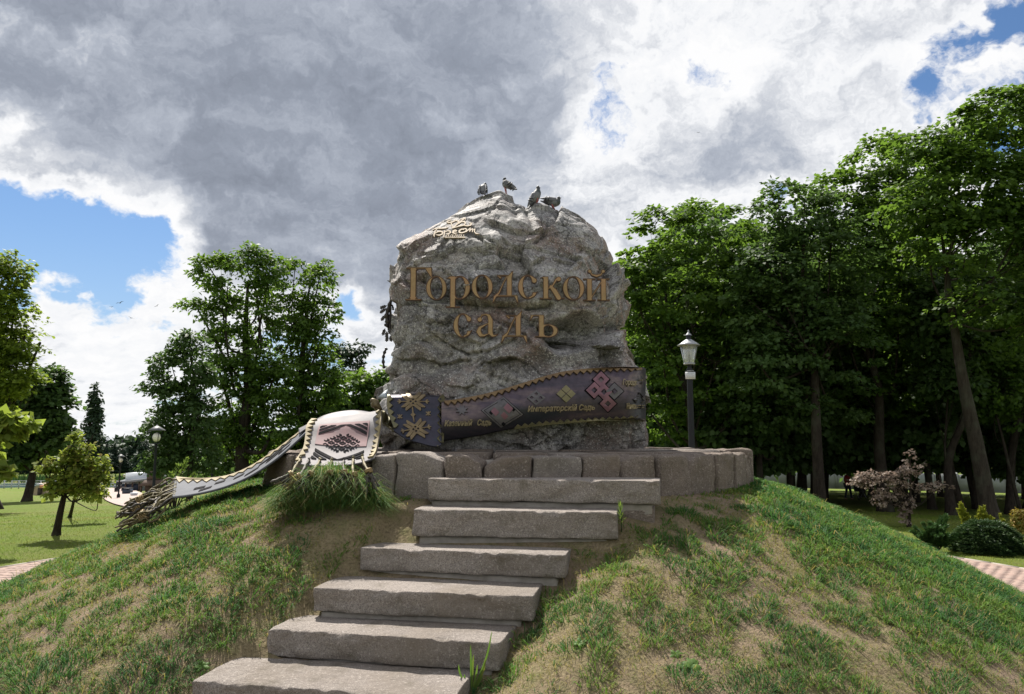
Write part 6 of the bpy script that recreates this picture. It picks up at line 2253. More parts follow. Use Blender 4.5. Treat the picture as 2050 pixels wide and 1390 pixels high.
FAR = [(0, 905, 1), (28, 893, 1), (58, 886, 0), (88, 880, 1), (112, 890, 0), (135, 872, 1), (160, 884, 1), (208, 878, 0), (228, 892, 0), (246, 900, 0), (262, 896, 0), (277, 874, 0), (288, 884, 0), (302, 882, 1), (318, 895, 0), (338, 886, 1), (360, 892, 0), (386, 898, 1), (420, 890, 1), (455, 868, 0), (475, 900, 1)]
used = [False, False]
for i, (px, py, kd) in enumerate(FAR):
    Y = 134 + (i * 37 % 17)
    b = at(px, 900, Y)
    gz = float(ground(b[0], Y))
    topz = float(at(px, py, Y)[2])
    o = conp[kd] if not used[kd] else copy_tree(conp[kd])
    used[kd] = True
    o.location = (b[0], Y, gz - 0.1)
    k_ = (topz - gz) / 9.5
    o.scale = (k_ * rs.uniform(0.8, 1.15), k_ * rs.uniform(0.8, 1.15), k_)
    o.rotation_euler = (0, 0, rs.rand() * 6.28)
    o['group'] = 'trees on the far river bank'
    o['label'] = 'dark conifer in the tree line on the far river bank' if kd == 0 else 'dark broadleaf tree in the tree line on the far river bank'
lob = [(rs.uniform(-115, -30), rs.uniform(150, 165), rs.uniform(-3.5, 1.8), 4.5, 3, 2.6) for _ in range(90)]
lob += [(rs.uniform(-30, 90), rs.uniform(150, 165), rs.uniform(-3, 3.5), 4.5, 3, 3) for _ in range(60)]
V, Fq, tint, cc = crown_geo(lob, 17000, seed=504, L=1.7, Wd=1.4, rc=1.8, per=20)
solo('far_bank_wood', G().add(V, Fq, tint), M_FARD, 'dark wood along the far bank of the river', None, 'stuff', attr='tint')
n = 5000
x = rs.uniform(-130, -8, n)
y = rs.uniform(122.5, 126, n)
c = np.stack([x, y, np.full(n, -4.9)], -1)
V, Fq = leaf_quads(c, unit(np.stack([rs.normal(size=n) * 0.15, rs.normal(size=n) * 0.15, np.ones(n)], -1)), unit(np.stack([rs.normal(size=n), -np.ones(n), 0 * x], -1)), rs.uniform(0.8, 1.7, n), rs.uniform(0.15, 0.3, n))
solo('reeds', G().add(V, Fq, np.repeat(rs.rand(n), 4)), M_JUN, 'green reeds lining the far river bank', None, 'stuff', attr='tint')

# ---- ornamental shrubs beside the path
def shrub(name, label, bpx, bpy_, build, mat, cat, group=None):
    P = ground_at(bpx, bpy_)
    t = thing(name, label, cat, tuple(P), group)
    build(t, P)
    return t


def sprays(t, P, specs, mat, L, Wd, per, seed, flatk=0.5, stem=0.012):
    """leafy sprays: (tip offset x, y, z, radius) from the base"""
    rs_ = RS(seed)
    g_, gs = G(), G()
    for (dx, dy, dz, r) in specs:
        tip = P + np.array([dx, dy, dz])
        c = curve([P + np.array([dx * 0.1, dy * 0.1, 0]), P + np.array([dx * 0.45, dy * 0.45, dz * 0.62]), tip], 12)
        gs.add(*tube(c, np.linspace(stem, 0.003, 12), 5))
        n = per
        k = rs_.uniform(0.22, 1.0, n) ** 0.8
        i = np.clip((k * 11).astype(int), 0, 10)
        pt = c[i] + (c[i + 1] - c[i]) * (k * 11 - i)[:, None]
        d = unit(c[i + 1] - c[i])
        rad_ = unit(np.cross(d, rs_.normal(size=(n, 3))))
        sz = r * (1.15 - k)
        ax = unit(d * 0.9 + rad_ * 0.8)
        nr = unit(np.cross(ax, np.cross(rad_, ax)) + 0.3 * rs_.normal(size=(n, 3)))
        V, Fq = leaf_quads(pt + rad_ * (sz * rs_.rand(n) * flatk)[:, None], ax, nr, L * (0.6 + 0.8 * rs_.rand(n)) * (0.6 + 0.6 * (1 - k)), np.full(n, Wd))
        g_.add(V, Fq, np.repeat(np.clip(0.25 + 0.6 * k * rs_.rand(n) + 0.15 * rs_.rand(n), 0, 1), 4))
    part('stem', gs, M_BARK, t, True)
    part('crown', g_, mat, t, attr='tint')


def jun(t, P):
    rs_ = RS(601)
    sp_ = []
    for k in range(46):
        a = rs_.uniform(0, 6.28)
        r = rs_.uniform(0.12, 0.42)
        sp_.append((r * math.cos(a) * 1.15 + 0.03, r * math.sin(a) * 0.8, 0.62 * (1 - 0.9 * r) * rs_.uniform(0.55, 1.05) + 0.05, 0.12))
    sp_ += [(0.27, 0, 0.72, 0.13), (0.31, 0.05, 0.66, 0.12), (-0.48, -0.05, 0.25, 0.10), (-0.52, -0.1, 0.18, 0.1), (-0.2, 0, 0.56, 0.12), (0.2, .05, .68, .12)]
    sprays(t, P, sp_, M_JUN, 0.085, 0.022, 190, 602)


shrub('juniper', 'feathery green juniper sprawling beside the round dark spruce', 1872, 1106, jun, M_JUN, 'shrub')


def nest(t, P):
    rs_ = RS(611)
    W_, Hh = 0.60, 0.60
    n = 15000
    d = unit(rs_.normal(size=(n, 3)))
    d[:, 2] = np.abs(d[:, 2])
    lay = np.floor(d[:, 2] * 7) / 7 + 0.10 * rs_.rand(n)
    r = 0.80 + 0.22 * rs_.rand(n)
    az = np.arctan2(d[:, 1], d[:, 0])
    rho = np.sqrt(np.clip(1 - lay ** 2, 0.02, 1)) * r * (1 + 0.12 * np.sin(az * 7 + lay * 9) + 0.06 * np.sin(az * 17 + lay * 23))
    c = P + np.stack([rho * np.cos(az) * W_, rho * np.sin(az) * W_, lay * Hh + 0.02], -1)
    o = np.stack([np.cos(az), np.sin(az), 0.25 + 0 * az], -1)
    ax = unit(o + 0.6 * rs_.normal(size=(n, 3)) * np.array([1, 1, 0.4]))
    V, Fq = leaf_quads(c, ax, unit(np.array([0, 0, 1.0]) + 0.4 * rs_.normal(size=(n, 3))), rs_.uniform(0.05, 0.10, n), np.full(n, 0.02))
    part('crown', G().add(V, Fq, np.repeat(np.clip((r - 0.80) / 0.22 * 0.8 + 0.2 * rs_.rand(n), 0, 1), 4)), M_SPRUCE, t, attr='tint')
    V, Fq = ico(P + np.array([0, 0, 0.2]), (W_ * 0.76, W_ * 0.76, Hh * 0.55), 3, 0.08, 4)
    part('inner_boughs', (V, Fq), M_SPRUCE, t, True)


shrub('nest_spruce', 'low round dark green spruce cushion beside the brick path', 1978, 1106, nest, M_SPRUCE, 'shrub')


def golden(hs, seed):
    def f(t, P):
        sp_ = []
        rs_ = RS(seed)
        for (dx, h, n) in hs:
            for k in range(n):
                a = rs_.uniform(0, 6.28)
                r = rs_.uniform(0.0, 0.12)
                sp_.append((dx + r * math.cos(a), r * math.sin(a), h * 1.1 * (1 - 2.2 * r) * rs_.uniform(0.7, 1.0), 0.11))
        sprays(t, P, sp_, M_GOLD, 0.07, 0.034, 130, seed + 1)
    return f


gg = 'golden dwarf thujas behind the round spruce'
shrub('golden_thuja', 'broad golden thuja with two peaks above the round spruce', 1938, 1078, golden([(-0.08, 0.80, 14), (-0.02, 0.6, 10)], 621), M_GOLD, 'shrub', gg)
shrub('golden_thuja', 'golden thuja with several upright tips in the middle of the group', 1968, 1076, golden([(0.0, 0.74, 12), (0.09, 0.66, 9), (0.17, 0.50, 7), (-0.07, 0.6, 6)], 631), M_GOLD, 'shrub', gg)
shrub('golden_thuja', 'single thin golden thuja spire standing apart over the round spruce', 2006, 1072, golden([(0.0, 0.52, 3), (0.02, 0.28, 7)], 641), M_GOLD, 'shrub', gg)


def orange(t, P):
    V, Fq, tint, cc = crown_geo([(P[0], P[1], P[2] + 0.3, 0.22, 0.22, 0.26), (P[0] - 0.08, P[1], P[2] + 0.48, 0.12, 0.12, 0.12)], 1400, seed=651, L=0.06, Wd=0.035, rc=0.09, per=14)
    part('stem', tube([P, P + np.array([0, 0, 0.4])], 0.012, 5), M_BARK, t)
    part('crown', G().add(V, Fq, tint), M_ORAN, t, attr='tint')


shrub('spirea_bush', 'orange yellow bush just in view beside the golden thujas', 2052, 1074, orange, M_ORAN, 'shrub')

# ------------------------------------------------------------------ street lamps
M_IRON = plain('black_lamp_iron', (0.012, 0.014, 0.017), (0.018, 0.02, 0.024), 0.6, 0.0, scale=8, spec=0.2)
M_ZINC = plain('lamp_hood_grey', (0.30, 0.31, 0.33), (0.24, 0.25, 0.27), 0.45, 0.3, scale=10)
M_OPAL = plain('opal_globe', (0.75, 0.72, 0.66), (0.70, 0.67, 0.60), 0.35, 0, scale=4)
M_PEACH = plain('warm_reflector', (0.62, 0.42, 0.30), (0.55, 0.36, 0.26), 0.5, 0, scale=4)
M_SIGNW = plain('white_notice', (0.62, 0.63, 0.66), (0.55, 0.56, 0.60), 0.5, 0, scale=40)


def glass_mat():
    m, g, b, out = new_mat('lamp_glass')
    gl = g.new('ShaderNodeBsdfGlossy')
    gl.inputs['Roughness'].default_value = 0.08
    tr = g.new('ShaderNodeBsdfTransparent')
    df = g.new('ShaderNodeBsdfDiffuse')
    df.inputs[0].default_value = (0.6, 0.65, 0.62, 1)
    lw = g.new('ShaderNodeLayerWeight')
    lw.inputs[0].default_value = 0.35
    m1, m2 = g.new('ShaderNodeMixShader'), g.new('ShaderNodeMixShader')
    m1.inputs[0].default_value = 0.30
    g.l.new(tr.outputs[0], m1.inputs[1]); g.l.new(df.outputs[0], m1.inputs[2])
    g.l.new(lw.outputs['Facing'], m2.inputs[0])
    g.l.new(m1.outputs[0], m2.inputs[1]); g.l.new(gl.outputs[0], m2.inputs[2])
    g.l.new(m2.outputs[0], out.inputs[0])
    return m


M_GLASS = glass_mat()
YL = 19.5
lb = base_at(1385, YL)
u_ = YL / F
z_ = lambda py: float(at(1385, py, YL)[2])
lamp = thing('street_lamp', 'black park lamp with round grey hood, clear lantern glass and small white notice', 'street lamp', tuple(lb))
part('pole', lathe([(0.16, lb[2] - 0.05), (0.16, lb[2] + 0.25), (0.10, lb[2] + 0.32), (0.085, lb[2] + 0.9), (0.075, z_(760)), (0.075, z_(745)), (0.10, z_(742)), (0.06, z_(738)), (0.055, z_(734)), (0.10, z_(731)), (0.0, z_(730.5))], (lb[0], YL, 0), 14), M_IRON, lamp, True)
rim = 12
part('lantern_base', lathe([(0.0, z_(730.5)), (0.145, z_(730.5)), (0.150, z_(729)), (0.145, z_(727)), (0.0, z_(727))], (lb[0], YL, 0), 20), M_ZINC, lamp)
gl = part('lantern_glass', lathe([(0.135, z_(727)), (0.235, z_(692.5)), (0.228, z_(692.5)), (0.129, z_(727))], (lb[0], YL, 0), 24), M_GLASS, lamp, True)
g = G()
for k in range(6):
    a = k * math.pi / 3 + 0.3
    g.add(*tube([(lb[0] + 0.137 * math.cos(a), YL + 0.137 * math.sin(a), z_(727)), (lb[0] + 0.238 * math.cos(a), YL + 0.238 * math.sin(a), z_(692.5))], 0.007, 5))
part('glass_bar', g, M_ZINC, gl)
part('reflector', lathe([(0.232, z_(692)), (0.12, z_(697)), (0.06, z_(700)), (0.0, z_(700.5))], (lb[0], YL, 0), 20), M_PEACH, lamp, True)
part('bulb', lathe([(0.0, z_(711)), (0.05, z_(710)), (0.062, z_(707)), (0.062, z_(700.5)), (0.0, z_(699))], (lb[0], YL, 0), 14), M_OPAL, lamp, True)
hood = part('hood', lathe([(0.0, z_(692.6)), (0.290, z_(692.6)), (0.298, z_(691.5)), (0.215, z_(687.5)), (0.12, z_(682)), (0.075, z_(680)), (0.0, z_(680))], (lb[0], YL, 0), 24), M_ZINC, lamp, True)
part('chimney', lathe([(0.066, z_(680)), (0.066, z_(672)), (0.0, z_(672))], (lb[0], YL, 0), 14), M_IRON, hood)
part('finial', lathe([(0.088, z_(672)), (0.085, z_(671)), (0.03, z_(667)), (0.016, z_(666)), (0.024, z_(664)), (0.022, z_(662.5)), (0.008, z_(662)), (0.006, z_(660))], (lb[0], YL, 0), 14), M_ZINC, hood, True)
c = at(1382, 752, YL - 0.09)
nt = part('notice', box(c, (0.26, 0.012, 0.185), 0.06), M_SIGNW, lamp)
g = G()
for k in range(5):
    g.add(*box(c + np.array([0.0, -0.008, 0.06 - 0.028 * k]), (0.19 - 0.03 * (k % 2), 0.002, 0.006), 0.06))
part('notice_print', g, plain('grey_print', (0.40, 0.41, 0.44), None, 0.6), nt)
part('bracket', box(at(1382, 742.6, YL - 0.09), (0.17, 0.03, 0.02)), M_ZINC, lamp)


M_SHEET = plain('lantern_roof_sheet', (0.11, 0.115, 0.12), (0.08, 0.085, 0.09), 0.55, 0.1, scale=8)


def park_lantern(H):
    """tall lantern with a pitched square roof, opal globe and a scrolled bracket; stands at the origin"""
    t = thing('park_lantern', '-', 'street lamp', (0, 0, 0))
    part('pole', lathe([(0.13, -0.1), (0.13, 0.3), (0.06, 0.4), (0.05, H - 0.85), (0.075, H - 0.80), (0.045, H - 0.75), (0.0, H - 0.72)], (0, 0, 0), 10), M_IRON, t, True)
    fr_ = G()
    for k in range(4):
        a = math.pi / 4 + k * math.pi / 2
        fr_.add(*tube([(0.13 * math.cos(a), 0.13 * math.sin(a), H - 0.72), (0.24 * math.cos(a), 0.24 * math.sin(a), H - 0.20)], 0.012, 5))
    fr_.add(*lathe([(0.14, H - 0.74), (0.15, H - 0.70), (0.0, H - 0.70)], (0, 0, 0), 4, math.pi / 4))
    part('lantern_frame', fr_, M_IRON, t)
    part('globe', ico((0, 0, H - 0.47), (0.155, 0.155, 0.19), 2), M_OPAL, t, True)
    rf = part('roof', lathe([(0.0, H - 0.21), (0.34, H - 0.21), (0.35, H - 0.19), (0.12, H - 0.05), (0.05, H - 0.02), (0.02, H + 0.02), (0.0, H + 0.06)], (0, 0, 0), 4, math.pi / 4), M_SHEET, t)
    th = np.linspace(0, 1, 40)
    sw = np.stack([-0.06 - 0.26 * th - 0.10 * np.sin(th * 9) * th, 0 * th, H - 1.15 + 0.25 * th + 0.12 * (1 - np.cos(th * 9)) * th], -1)
    part('scroll', tube(sw, 0.012, 5), M_IRON, t, True)
    return t


LAMPS = [(312, 851, 25, 'nearest of the black lanterns, its pole rising behind the long sash'), (243, 909, 48, 'black lantern left of the pavilion, before the conifers'),
         (427, 889, 40, 'black lantern in front of the two tall ash trees'), (337, 921, 56, 'small dark lantern between the brown hut and the thin ash'),
         (276.5, 945, 86, 'far lantern standing before the pavilion wall'), (252.5, 949, 92, 'farthest lantern, at the river end of the pavilion')]
LAMPS[0] = (312, 851, 25, 'tall black lantern whose pole rises straight behind the long sash')
LAMPS[5] = (252.5, 949, 92, 'tiny lantern at the river end of the pavilion roof')
proto = park_lantern(3.5)
for i, (px, py, Y, lbl) in enumerate(LAMPS):
    o = proto if i == 0 else copy_tree(proto)
    b = base_at(px, Y)
    topz = float(at(px, py, Y)[2])
    k_ = (topz - b[2]) / 3.52
    o.location = b
    o.scale = (k_ if k_ > 0.75 else 0.75, k_ if k_ > 0.75 else 0.75, k_)
    o.rotation_euler = (0, 0, 0.25 * i)
    o['label'] = lbl
    o['group'] = 'black lanterns along the far promenade'

# ------------------------------------------------------------------ pavilion, hut and riverside rail
M_WHITE = plain('white_panel', (0.55, 0.58, 0.62), (0.48, 0.51, 0.56), 0.6, 0, scale=2)
M_ROOFG = plain('grey_sheet_roof', (0.20, 0.21, 0.225), (0.16, 0.17, 0.185), 0.6, 0.1, scale=2)
M_BROWN = plain('brown_boards', (0.10, 0.065, 0.045), (0.07, 0.045, 0.035), 0.8, 0, scale=6)
YP = 78.0
gz = float(ground(at(275, 900, YP)[0], YP))
xa, xb = float(at(247, 960, YP)[0]), float(at(300, 960, YP)[0])
pav = thing('pavilion', 'low white riverside pavilion with a sloping grey roof and dark posts', 'pavilion', ((xa + xb) / 2, YP, gz))
part('wall', box(((xa + xb) / 2, YP + 1.2, gz + 0.9), (xb - xa - 0.2, 2.0, 1.8)), M_WHITE, pav)
zr0, zr1 = float(at(247, 962, YP)[2]), float(at(300, 955, YP)[2])
rv = np.array([[xa - 0.4, YP - 1, zr0 - .1], [xb + 0.5, YP - 1, zr1 - .1], [xb + 0.5, YP + 2.6, zr1 + 0.12], [xa - 0.4, YP + 2.6, zr0 + 0.12]])
part('roof', (np.concatenate([rv, rv - np.array([0, 0, 0.22])]), np.array([[0, 1, 2, 3], [7, 6, 5, 4], [0, 4, 5, 1], [1, 5, 6, 2], [2, 6, 7, 3], [3, 7, 4, 0]])), M_ROOFG, pav)
for k in range(5):
    x = xa + (xb - xa) * k / 4
    part('post', box((x, YP - 0.8, (gz + zr0) / 2), (0.11, 0.11, zr0 - gz)), M_BROWN, pav)
part('counter', box(((xa + xb) / 2 - 0.3, YP - 0.3, gz + 0.35), (xb - xa - 0.9, 0.6, 0.7)), plain('dark_blue_panel', (0.02, 0.03, 0.06), (0.03, 0.04, 0.07), 0.6), pav)
YH = 70.0
gh = float(ground(at(313, 900, YH)[0], YH))
xc = float(at(311, 950, YH)[0])
zt = lambda py: float(at(311, py, YH)[2])
hut = thing('wooden_hut', 'small brown wooden turret hut with a pointed roof beside the pavilion', 'hut', (xc, YH, gh))
part('skirt_roof', box((xc, YH, (zt(961) + zt(972)) / 2), (2.1, 2.0, zt(961) - zt(972)), 0, 0.62), M_BROWN, hut)
part('turret', box((xc, YH, (zt(942) + zt(961)) / 2), (1.05, 1.05, zt(942) - zt(961))), M_BROWN, hut)
part('roof', lathe([(0.0, zt(942.5)), (0.92, zt(942.5)), (0.88, zt(941)), (0.12, zt(933)), (0.0, zt(931))], (xc, YH, 0), 4, math.pi / 4), M_BROWN, hut)
part('window', box((xc - 0.05, YH - 0.53, zt(948)), (0.6, 0.03, 0.22)), M_IRON, hut)
for sx_ in (-0.85, 0.85):
    part('post', box((xc + sx_, YH - 0.8, (gh + zt(971)) / 2), (0.14, 0.14, zt(971) - gh + 0.1)), M_BROWN, hut)
part('wall', box((xc, YH + 0.3, (gh + zt(971)) / 2), (1.5, 1.0, zt(971) - gh)), M_BROWN, hut)
# antenna mast above the far conifers
b = base_at(243.5, 150)
mast = thing('antenna_mast', 'thin antenna mast above the conifers across the river', 'mast', tuple(b))
part('pole', tube([b, [b[0], 150, float(at(243, 879, 150)[2])]], 0.12, 6), M_IRON, mast)
part('arm', box((b[0], 150, float(at(243, 884, 150)[2])), (0.9, 0.06, 0.06)), M_IRON, mast)
# white rail on the embankment
YF = 98.0
fence = thing('white_railing', 'white railing along the river embankment beyond the lawn', 'railing', tuple(base_at(150, YF)))
M_RAIL = plain('white_rail_paint', (0.40, 0.42, 0.44), (0.34, 0.36, 0.39), 0.6)
x0, x1 = float(at(-80, 980, YF)[0]), float(at(300, 980, YF)[0])
gzf = float(ground((x0 + x1) / 2, YF))
nx = 26
for k in range(nx + 1):
    x = x0 + (x1 - x0) * k / nx
    part('post', box((x, YF, float(ground(x, YF)) + 0.5), (0.09, 0.09, 1.05)), M_RAIL, fence)
for h in (0.98, 0.68, 0.38):
    part('rail', tube([(x, YF, float(ground(x, YF)) + h) for x in np.linspace(x0, x1, 30)], 0.03, 5), M_RAIL, fence)
# promenade of paving towards the pavilion
PRO = [(214, 985), (246, 985), (262, 1000), (282, 1010), (292, 1024), (262, 1030), (246, 1012), (222, 1003)]
cl = np.array([ground_at(x, y) for x, y in ((226, 974), (236, 985), (254, 997), (272, 1007), (290, 1014))])
c = curve(cl, 24)
d = np.gradient(c, axis=0)
nrm = unit(np.stack([-d[:, 1], d[:, 0], 0 * d[:, 0]], -1))
w_ = np.linspace(1.9, 0.8, 24)[:, None]
A_, B_ = c + nrm * w_, c - nrm * w_
for q in (A_, B_):
    q[:, 2] = ground(q[:, 0], q[:, 1]) + 0.06
vv = np.concatenate([A_, B_])
i = np.arange(23)
solo('promenade_path', (vv, np.stack([i, i + 1, i + 25, i + 24], -1)), plain('pink_paving', (0.36, 0.28, 0.25), (0.28, 0.22, 0.20), 0.9, 0, scale=3), kind='structure')
# small playhouse tent on the far lawn
P = ground_at(78, 992)
tent = thing('play_tent', 'small beige dome tent with an orange and white front on the far lawn', 'tent', tuple(P))
k_ = P[1] / F
th = np.linspace(0, math.pi, 13)
M_BEIGE = plain('beige_canvas', (0.40, 0.31, 0.22), (0.32, 0.25, 0.18), 0.8, 0, scale=4)
M_ORANGE = plain('orange_panel', (0.50, 0.20, 0.10), (0.45, 0.25, 0.12), 0.8, 0, scale=4)
rw, rh = 14 * k_, 24 * k_
sec = np.stack([rw * np.cos(th), 0 * th, rh * np.sin(th)], -1)
rings = [P + sec * s_ + np.array([0, y_, 0]) for y_, s_ in ((0, 0.96), (0.2, 1.0), (1.0, 0.98), (1.6, 0.7), (1.8, 0.1))]
V = np.concatenate(rings)
ii_, jj_ = np.meshgrid(np.arange(4), np.arange(12), indexing='ij')
part('canvas', (V, np.stack([ii_ * 13 + jj_, ii_ * 13 + jj_ + 1, (ii_ + 1) * 13 + jj_ + 1, (ii_ + 1) * 13 + jj_], -1).reshape(-1, 4)), M_BEIGE, tent, True)
part('front_panel', (np.concatenate([[P + np.array([0, 0.05, 0])], rings[0] + np.array([0, 0.05, 0])]), np.stack([np.zeros(12, int), np.arange(1, 13), np.arange(2, 14)], -1)), M_BEIGE, tent)
part('door', box(P + np.array([0.1 * rw, -0.02, rh * 0.3]), (rw * 0.6, 0.06, rh * 0.6)), plain('dark_opening', (0.06, 0.045, 0.04), None, 0.9), tent)
part('awning', box(P + np.array([rw * 0.9, -0.2, rh * 0.72]), (rw * 0.9, 0.5, rh * 0.22)), M_ORANGE, tent)
part('awning', box(P + np.array([rw * 0.1, -0.15, rh * 0.86]), (rw * 0.5, 0.4, rh * 0.2)), M_RAIL, tent)
# stump and bollard on the far lawn
P = ground_at(60, 990)
k_ = P[1] / F
solo('tree_stump', G().add(*tube([P - [0, 0, .1], P + [0, 0, 10 * k_], P + [0.02, 0, 17 * k_]], [5.6 * k_, 4.6 * k_, 4.2 * k_], 9)), M_BARK, 'dark tree stump next to the beige dome tent', 'stump')

# parked bins and tables by the pavilion
for (px, py, w_, h_, mt, nm, lbl, ct) in ((255, 984, 12, 12, plain('dark_blue_plastic', (0.02, 0.03, 0.06), (0.03, 0.035, 0.05), 0.5), 'waste_container', 'dark blue waste container in front of the white pavilion', 'container'),
                                           (268, 988, 14, 7, M_WHITE, 'cafe_table', 'pale cafe table cover left of the lantern pole', 'table'),
                                           (288, 989, 12, 6, M_WHITE, 'cafe_table', 'pale cafe table cover close to the wooden hut', 'table')):
    P = ground_at(px, py + 6)
    k_ = P[1] / F
    t = thing(nm, lbl, ct, tuple(P))
    if nm == 'cafe_table':
        part('tabletop', lathe([(0.0, P[2] + h_ * k_), (w_ / 2 * k_, P[2] + h_ * k_), (w_ / 2 * k_, P[2] + h_ * k_ * 0.7), (w_ / 2.4 * k_, P[2] + h_ * 0.25 * k_)], (P[0], P[1], 0), 12), mt, t)
        part('leg', tube([P, P + [0, 0, h_ * k_]], 0.05, 6), M_IRON, t)
    else:
        part('body', box(P + [0, 0, h_ * k_ * 0.45], (w_ * k_, 0.7, h_ * k_ * 0.9), 0, 1.06), mt, t)
        part('lid', box(P + [0, 0, h_ * k_ * 0.95], (w_ * k_ * 1.12, 0.8, h_ * k_ * 0.12)), M_IRON, t)

# long pale wall glimpsed through the wood
YW = 86.0
wall = thing('park_wall', 'long pale panelled wall glimpsed between the dark trunks of the wood', 'wall', (30, YW, float(ground(30, YW))))
M_PALE = plain('pale_plaster', (0.24, 0.25, 0.26), (0.19, 0.2, 0.21), 0.8, 0, scale=0.6)
gw = float(ground(30, YW))
for k in range(24):
    x = 5 + k * 2.75
    part('wall_panel', box((x, YW, float(ground(x, YW)) + 0.95), (2.6, 0.18, 2.0)), M_PALE, wall)
    part('post', box((x + 1.375, YW, float(ground(x, YW)) + 1.0), (0.15, 0.26, 2.2)), M_PALE, wall)

# ------------------------------------------------------------------ people
def skin_mesh(name, verts, edges, radii, mat, parent, off):
    me = bpy.data.meshes.new(name)
    me.from_pydata([tuple(v) for v in verts], edges, [])
    o = bpy.data.objects.new(name, me)
    COL.objects.link(o)
    m_ = o.modifiers.new('skin', 'SKIN')
    for i, r in enumerate(radii):
        me.skin_vertices[0].data[i].radius = (r, r) if np.isscalar(r) else r
    me.skin_vertices[0].data[0].use_root = True
    s_ = o.modifiers.new('sub', 'SUBSURF')
    s_.levels = 1
    dg = bpy.context.evaluated_depsgraph_get()
    m2 = bpy.data.meshes.new_from_object(o.evaluated_get(dg))
    bpy.data.objects.remove(o)
    m2.name = name
    m2.materials.clear()
    m2.materials.append(mat)
    m2.polygons.foreach_set('use_smooth', np.ones(len(m2.polygons), bool))
    n = link(name, m2, parent)
    ORIGIN[n.name] = off
    return n


M_SKIN = plain('skin', (0.42, 0.25, 0.18), (0.38, 0.22, 0.16), 0.6)
M_HAIR = plain('dark_hair', (0.03, 0.022, 0.018), None, 0.6)


def person(label, P, face, top, legs, H=1.68, group=None, step=0.16, hair=M_HAIR, sit=False):
    t = thing('person', label, 'person', tuple(P), group, face)
    k = H / 1.75
    z = lambda h: h * k
    if not sit:
        L1, L2 = np.array([0.09, -step, 0.06]), np.array([-0.09, step, 0.06])
        Kn1, Kn2 = np.array([0.09, -step * 0.75, 0.48]), np.array([-0.09, step * 0.25, 0.48])
        dz = 0.0
    else:
        L1, L2 = np.array([0.10, -0.42, 0.06]), np.array([-0.10, -0.44, 0.06])
        Kn1, Kn2 = np.array([0.10, -0.42, 0.47]), np.array([-0.10, -0.42, 0.47])
        dz = -0.42
    up_ = lambda x, y, h: np.array([x, y, h + dz])
    V = [up_(0, 0, 0.93), up_(0, 0, 1.18), up_(0, 0, 1.40), up_(0, -0.01, 1.50), up_(0, -0.03, 1.62), up_(0, -0.03, 1.73),
         up_(0.19, 0, 1.40), up_(0.25, 0.02, 1.14), up_(0.23, -0.12, 0.92), up_(-0.19, 0, 1.40), up_(-0.25, 0.02, 1.14), up_(-0.23, -0.06, 0.90),
         up_(0.10, 0, 0.88), Kn1, L1, L1 + [0, -0.16, -0.03], up_(-0.10, 0, 0.88), Kn2, L2, L2 + [0, -0.16, -0.03], up_(0.22, -0.19, 0.84), up_(-0.22, -0.12, 0.82)]
    E = [(0, 1), (1, 2), (2, 3), (3, 4), (4, 5), (2, 6), (6, 7), (7, 8), (8, 20), (2, 9), (9, 10), (10, 11), (11, 21), (0, 12), (12, 13), (13, 14), (14, 15), (0, 16), (16, 17), (17, 18), (18, 19)]
    R = [0.13, 0.12, 0.13, 0.055, 0.09, 0.08, 0.06, 0.045, 0.034, 0.06, 0.045, 0.034, 0.085, 0.055, 0.04, 0.03, 0.085, 0.055, 0.04, 0.03, 0.03, 0.03]
    V = [np.array(v) * k for v in V]
    R = [r * k for r in R]
    off = np.zeros(3)
    skin_mesh('body', V, E, R, M_SKIN, t, off)
    sub = lambda ids, es, gr: ([V[i] for i in ids], [(ids.index(a), ids.index(b)) for a, b in es], [R[i] * gr for i in ids])
    v, e, r = sub([0, 1, 2, 3, 6, 7, 8, 9, 10, 11], [(0, 1), (1, 2), (2, 3), (2, 6), (6, 7), (7, 8), (2, 9), (9, 10), (10, 11)], 1.32)
    skin_mesh('jacket', v, e, r, top, t, off)
    v, e, r = sub([0, 12, 13, 14, 16, 17, 18], [(0, 12), (12, 13), (13, 14), (0, 16), (16, 17), (17, 18)], 1.3)
    skin_mesh('trousers', v, e, r, legs, t, off)
    hd = V[5]
    Vh, Fh = ico(hd + np.array([0, 0.025, 0.015]), (0.088 * k, 0.098 * k, 0.09 * k), 2)
    o = link('hair', mesh_np('hair', Vh, Fh, hair, True), t)
    return t


cl = lambda n, c: plain(n, c, tuple(x * 0.75 for x in c), 0.8, 0, scale=8)
M_RED, M_NAVY, M_GREYC, M_DARKC, M_LBLUE = cl('red_jacket', (0.40, 0.02, 0.03)), cl('navy_cloth', (0.02, 0.025, 0.05)), cl('pale_grey_cloth', (0.45, 0.46, 0.48)), cl('dark_cloth', (0.025, 0.025, 0.03)), cl('blue_cloth', (0.06, 0.10, 0.26))
Yq = 43.0
b = base_at(1693, Yq)
pr = person('person in a long red jacket and pale cap standing beside a dark pushchair', b, 0.6, M_RED, M_NAVY, 1.62, hair=cl('pale_cap', (0.5, 0.5, 0.52)))
b2 = base_at(1578, 50)
person('person in blue walking between the dark trunks of the wood', b2, 1.4, M_LBLUE, M_DARKC, 1.62)


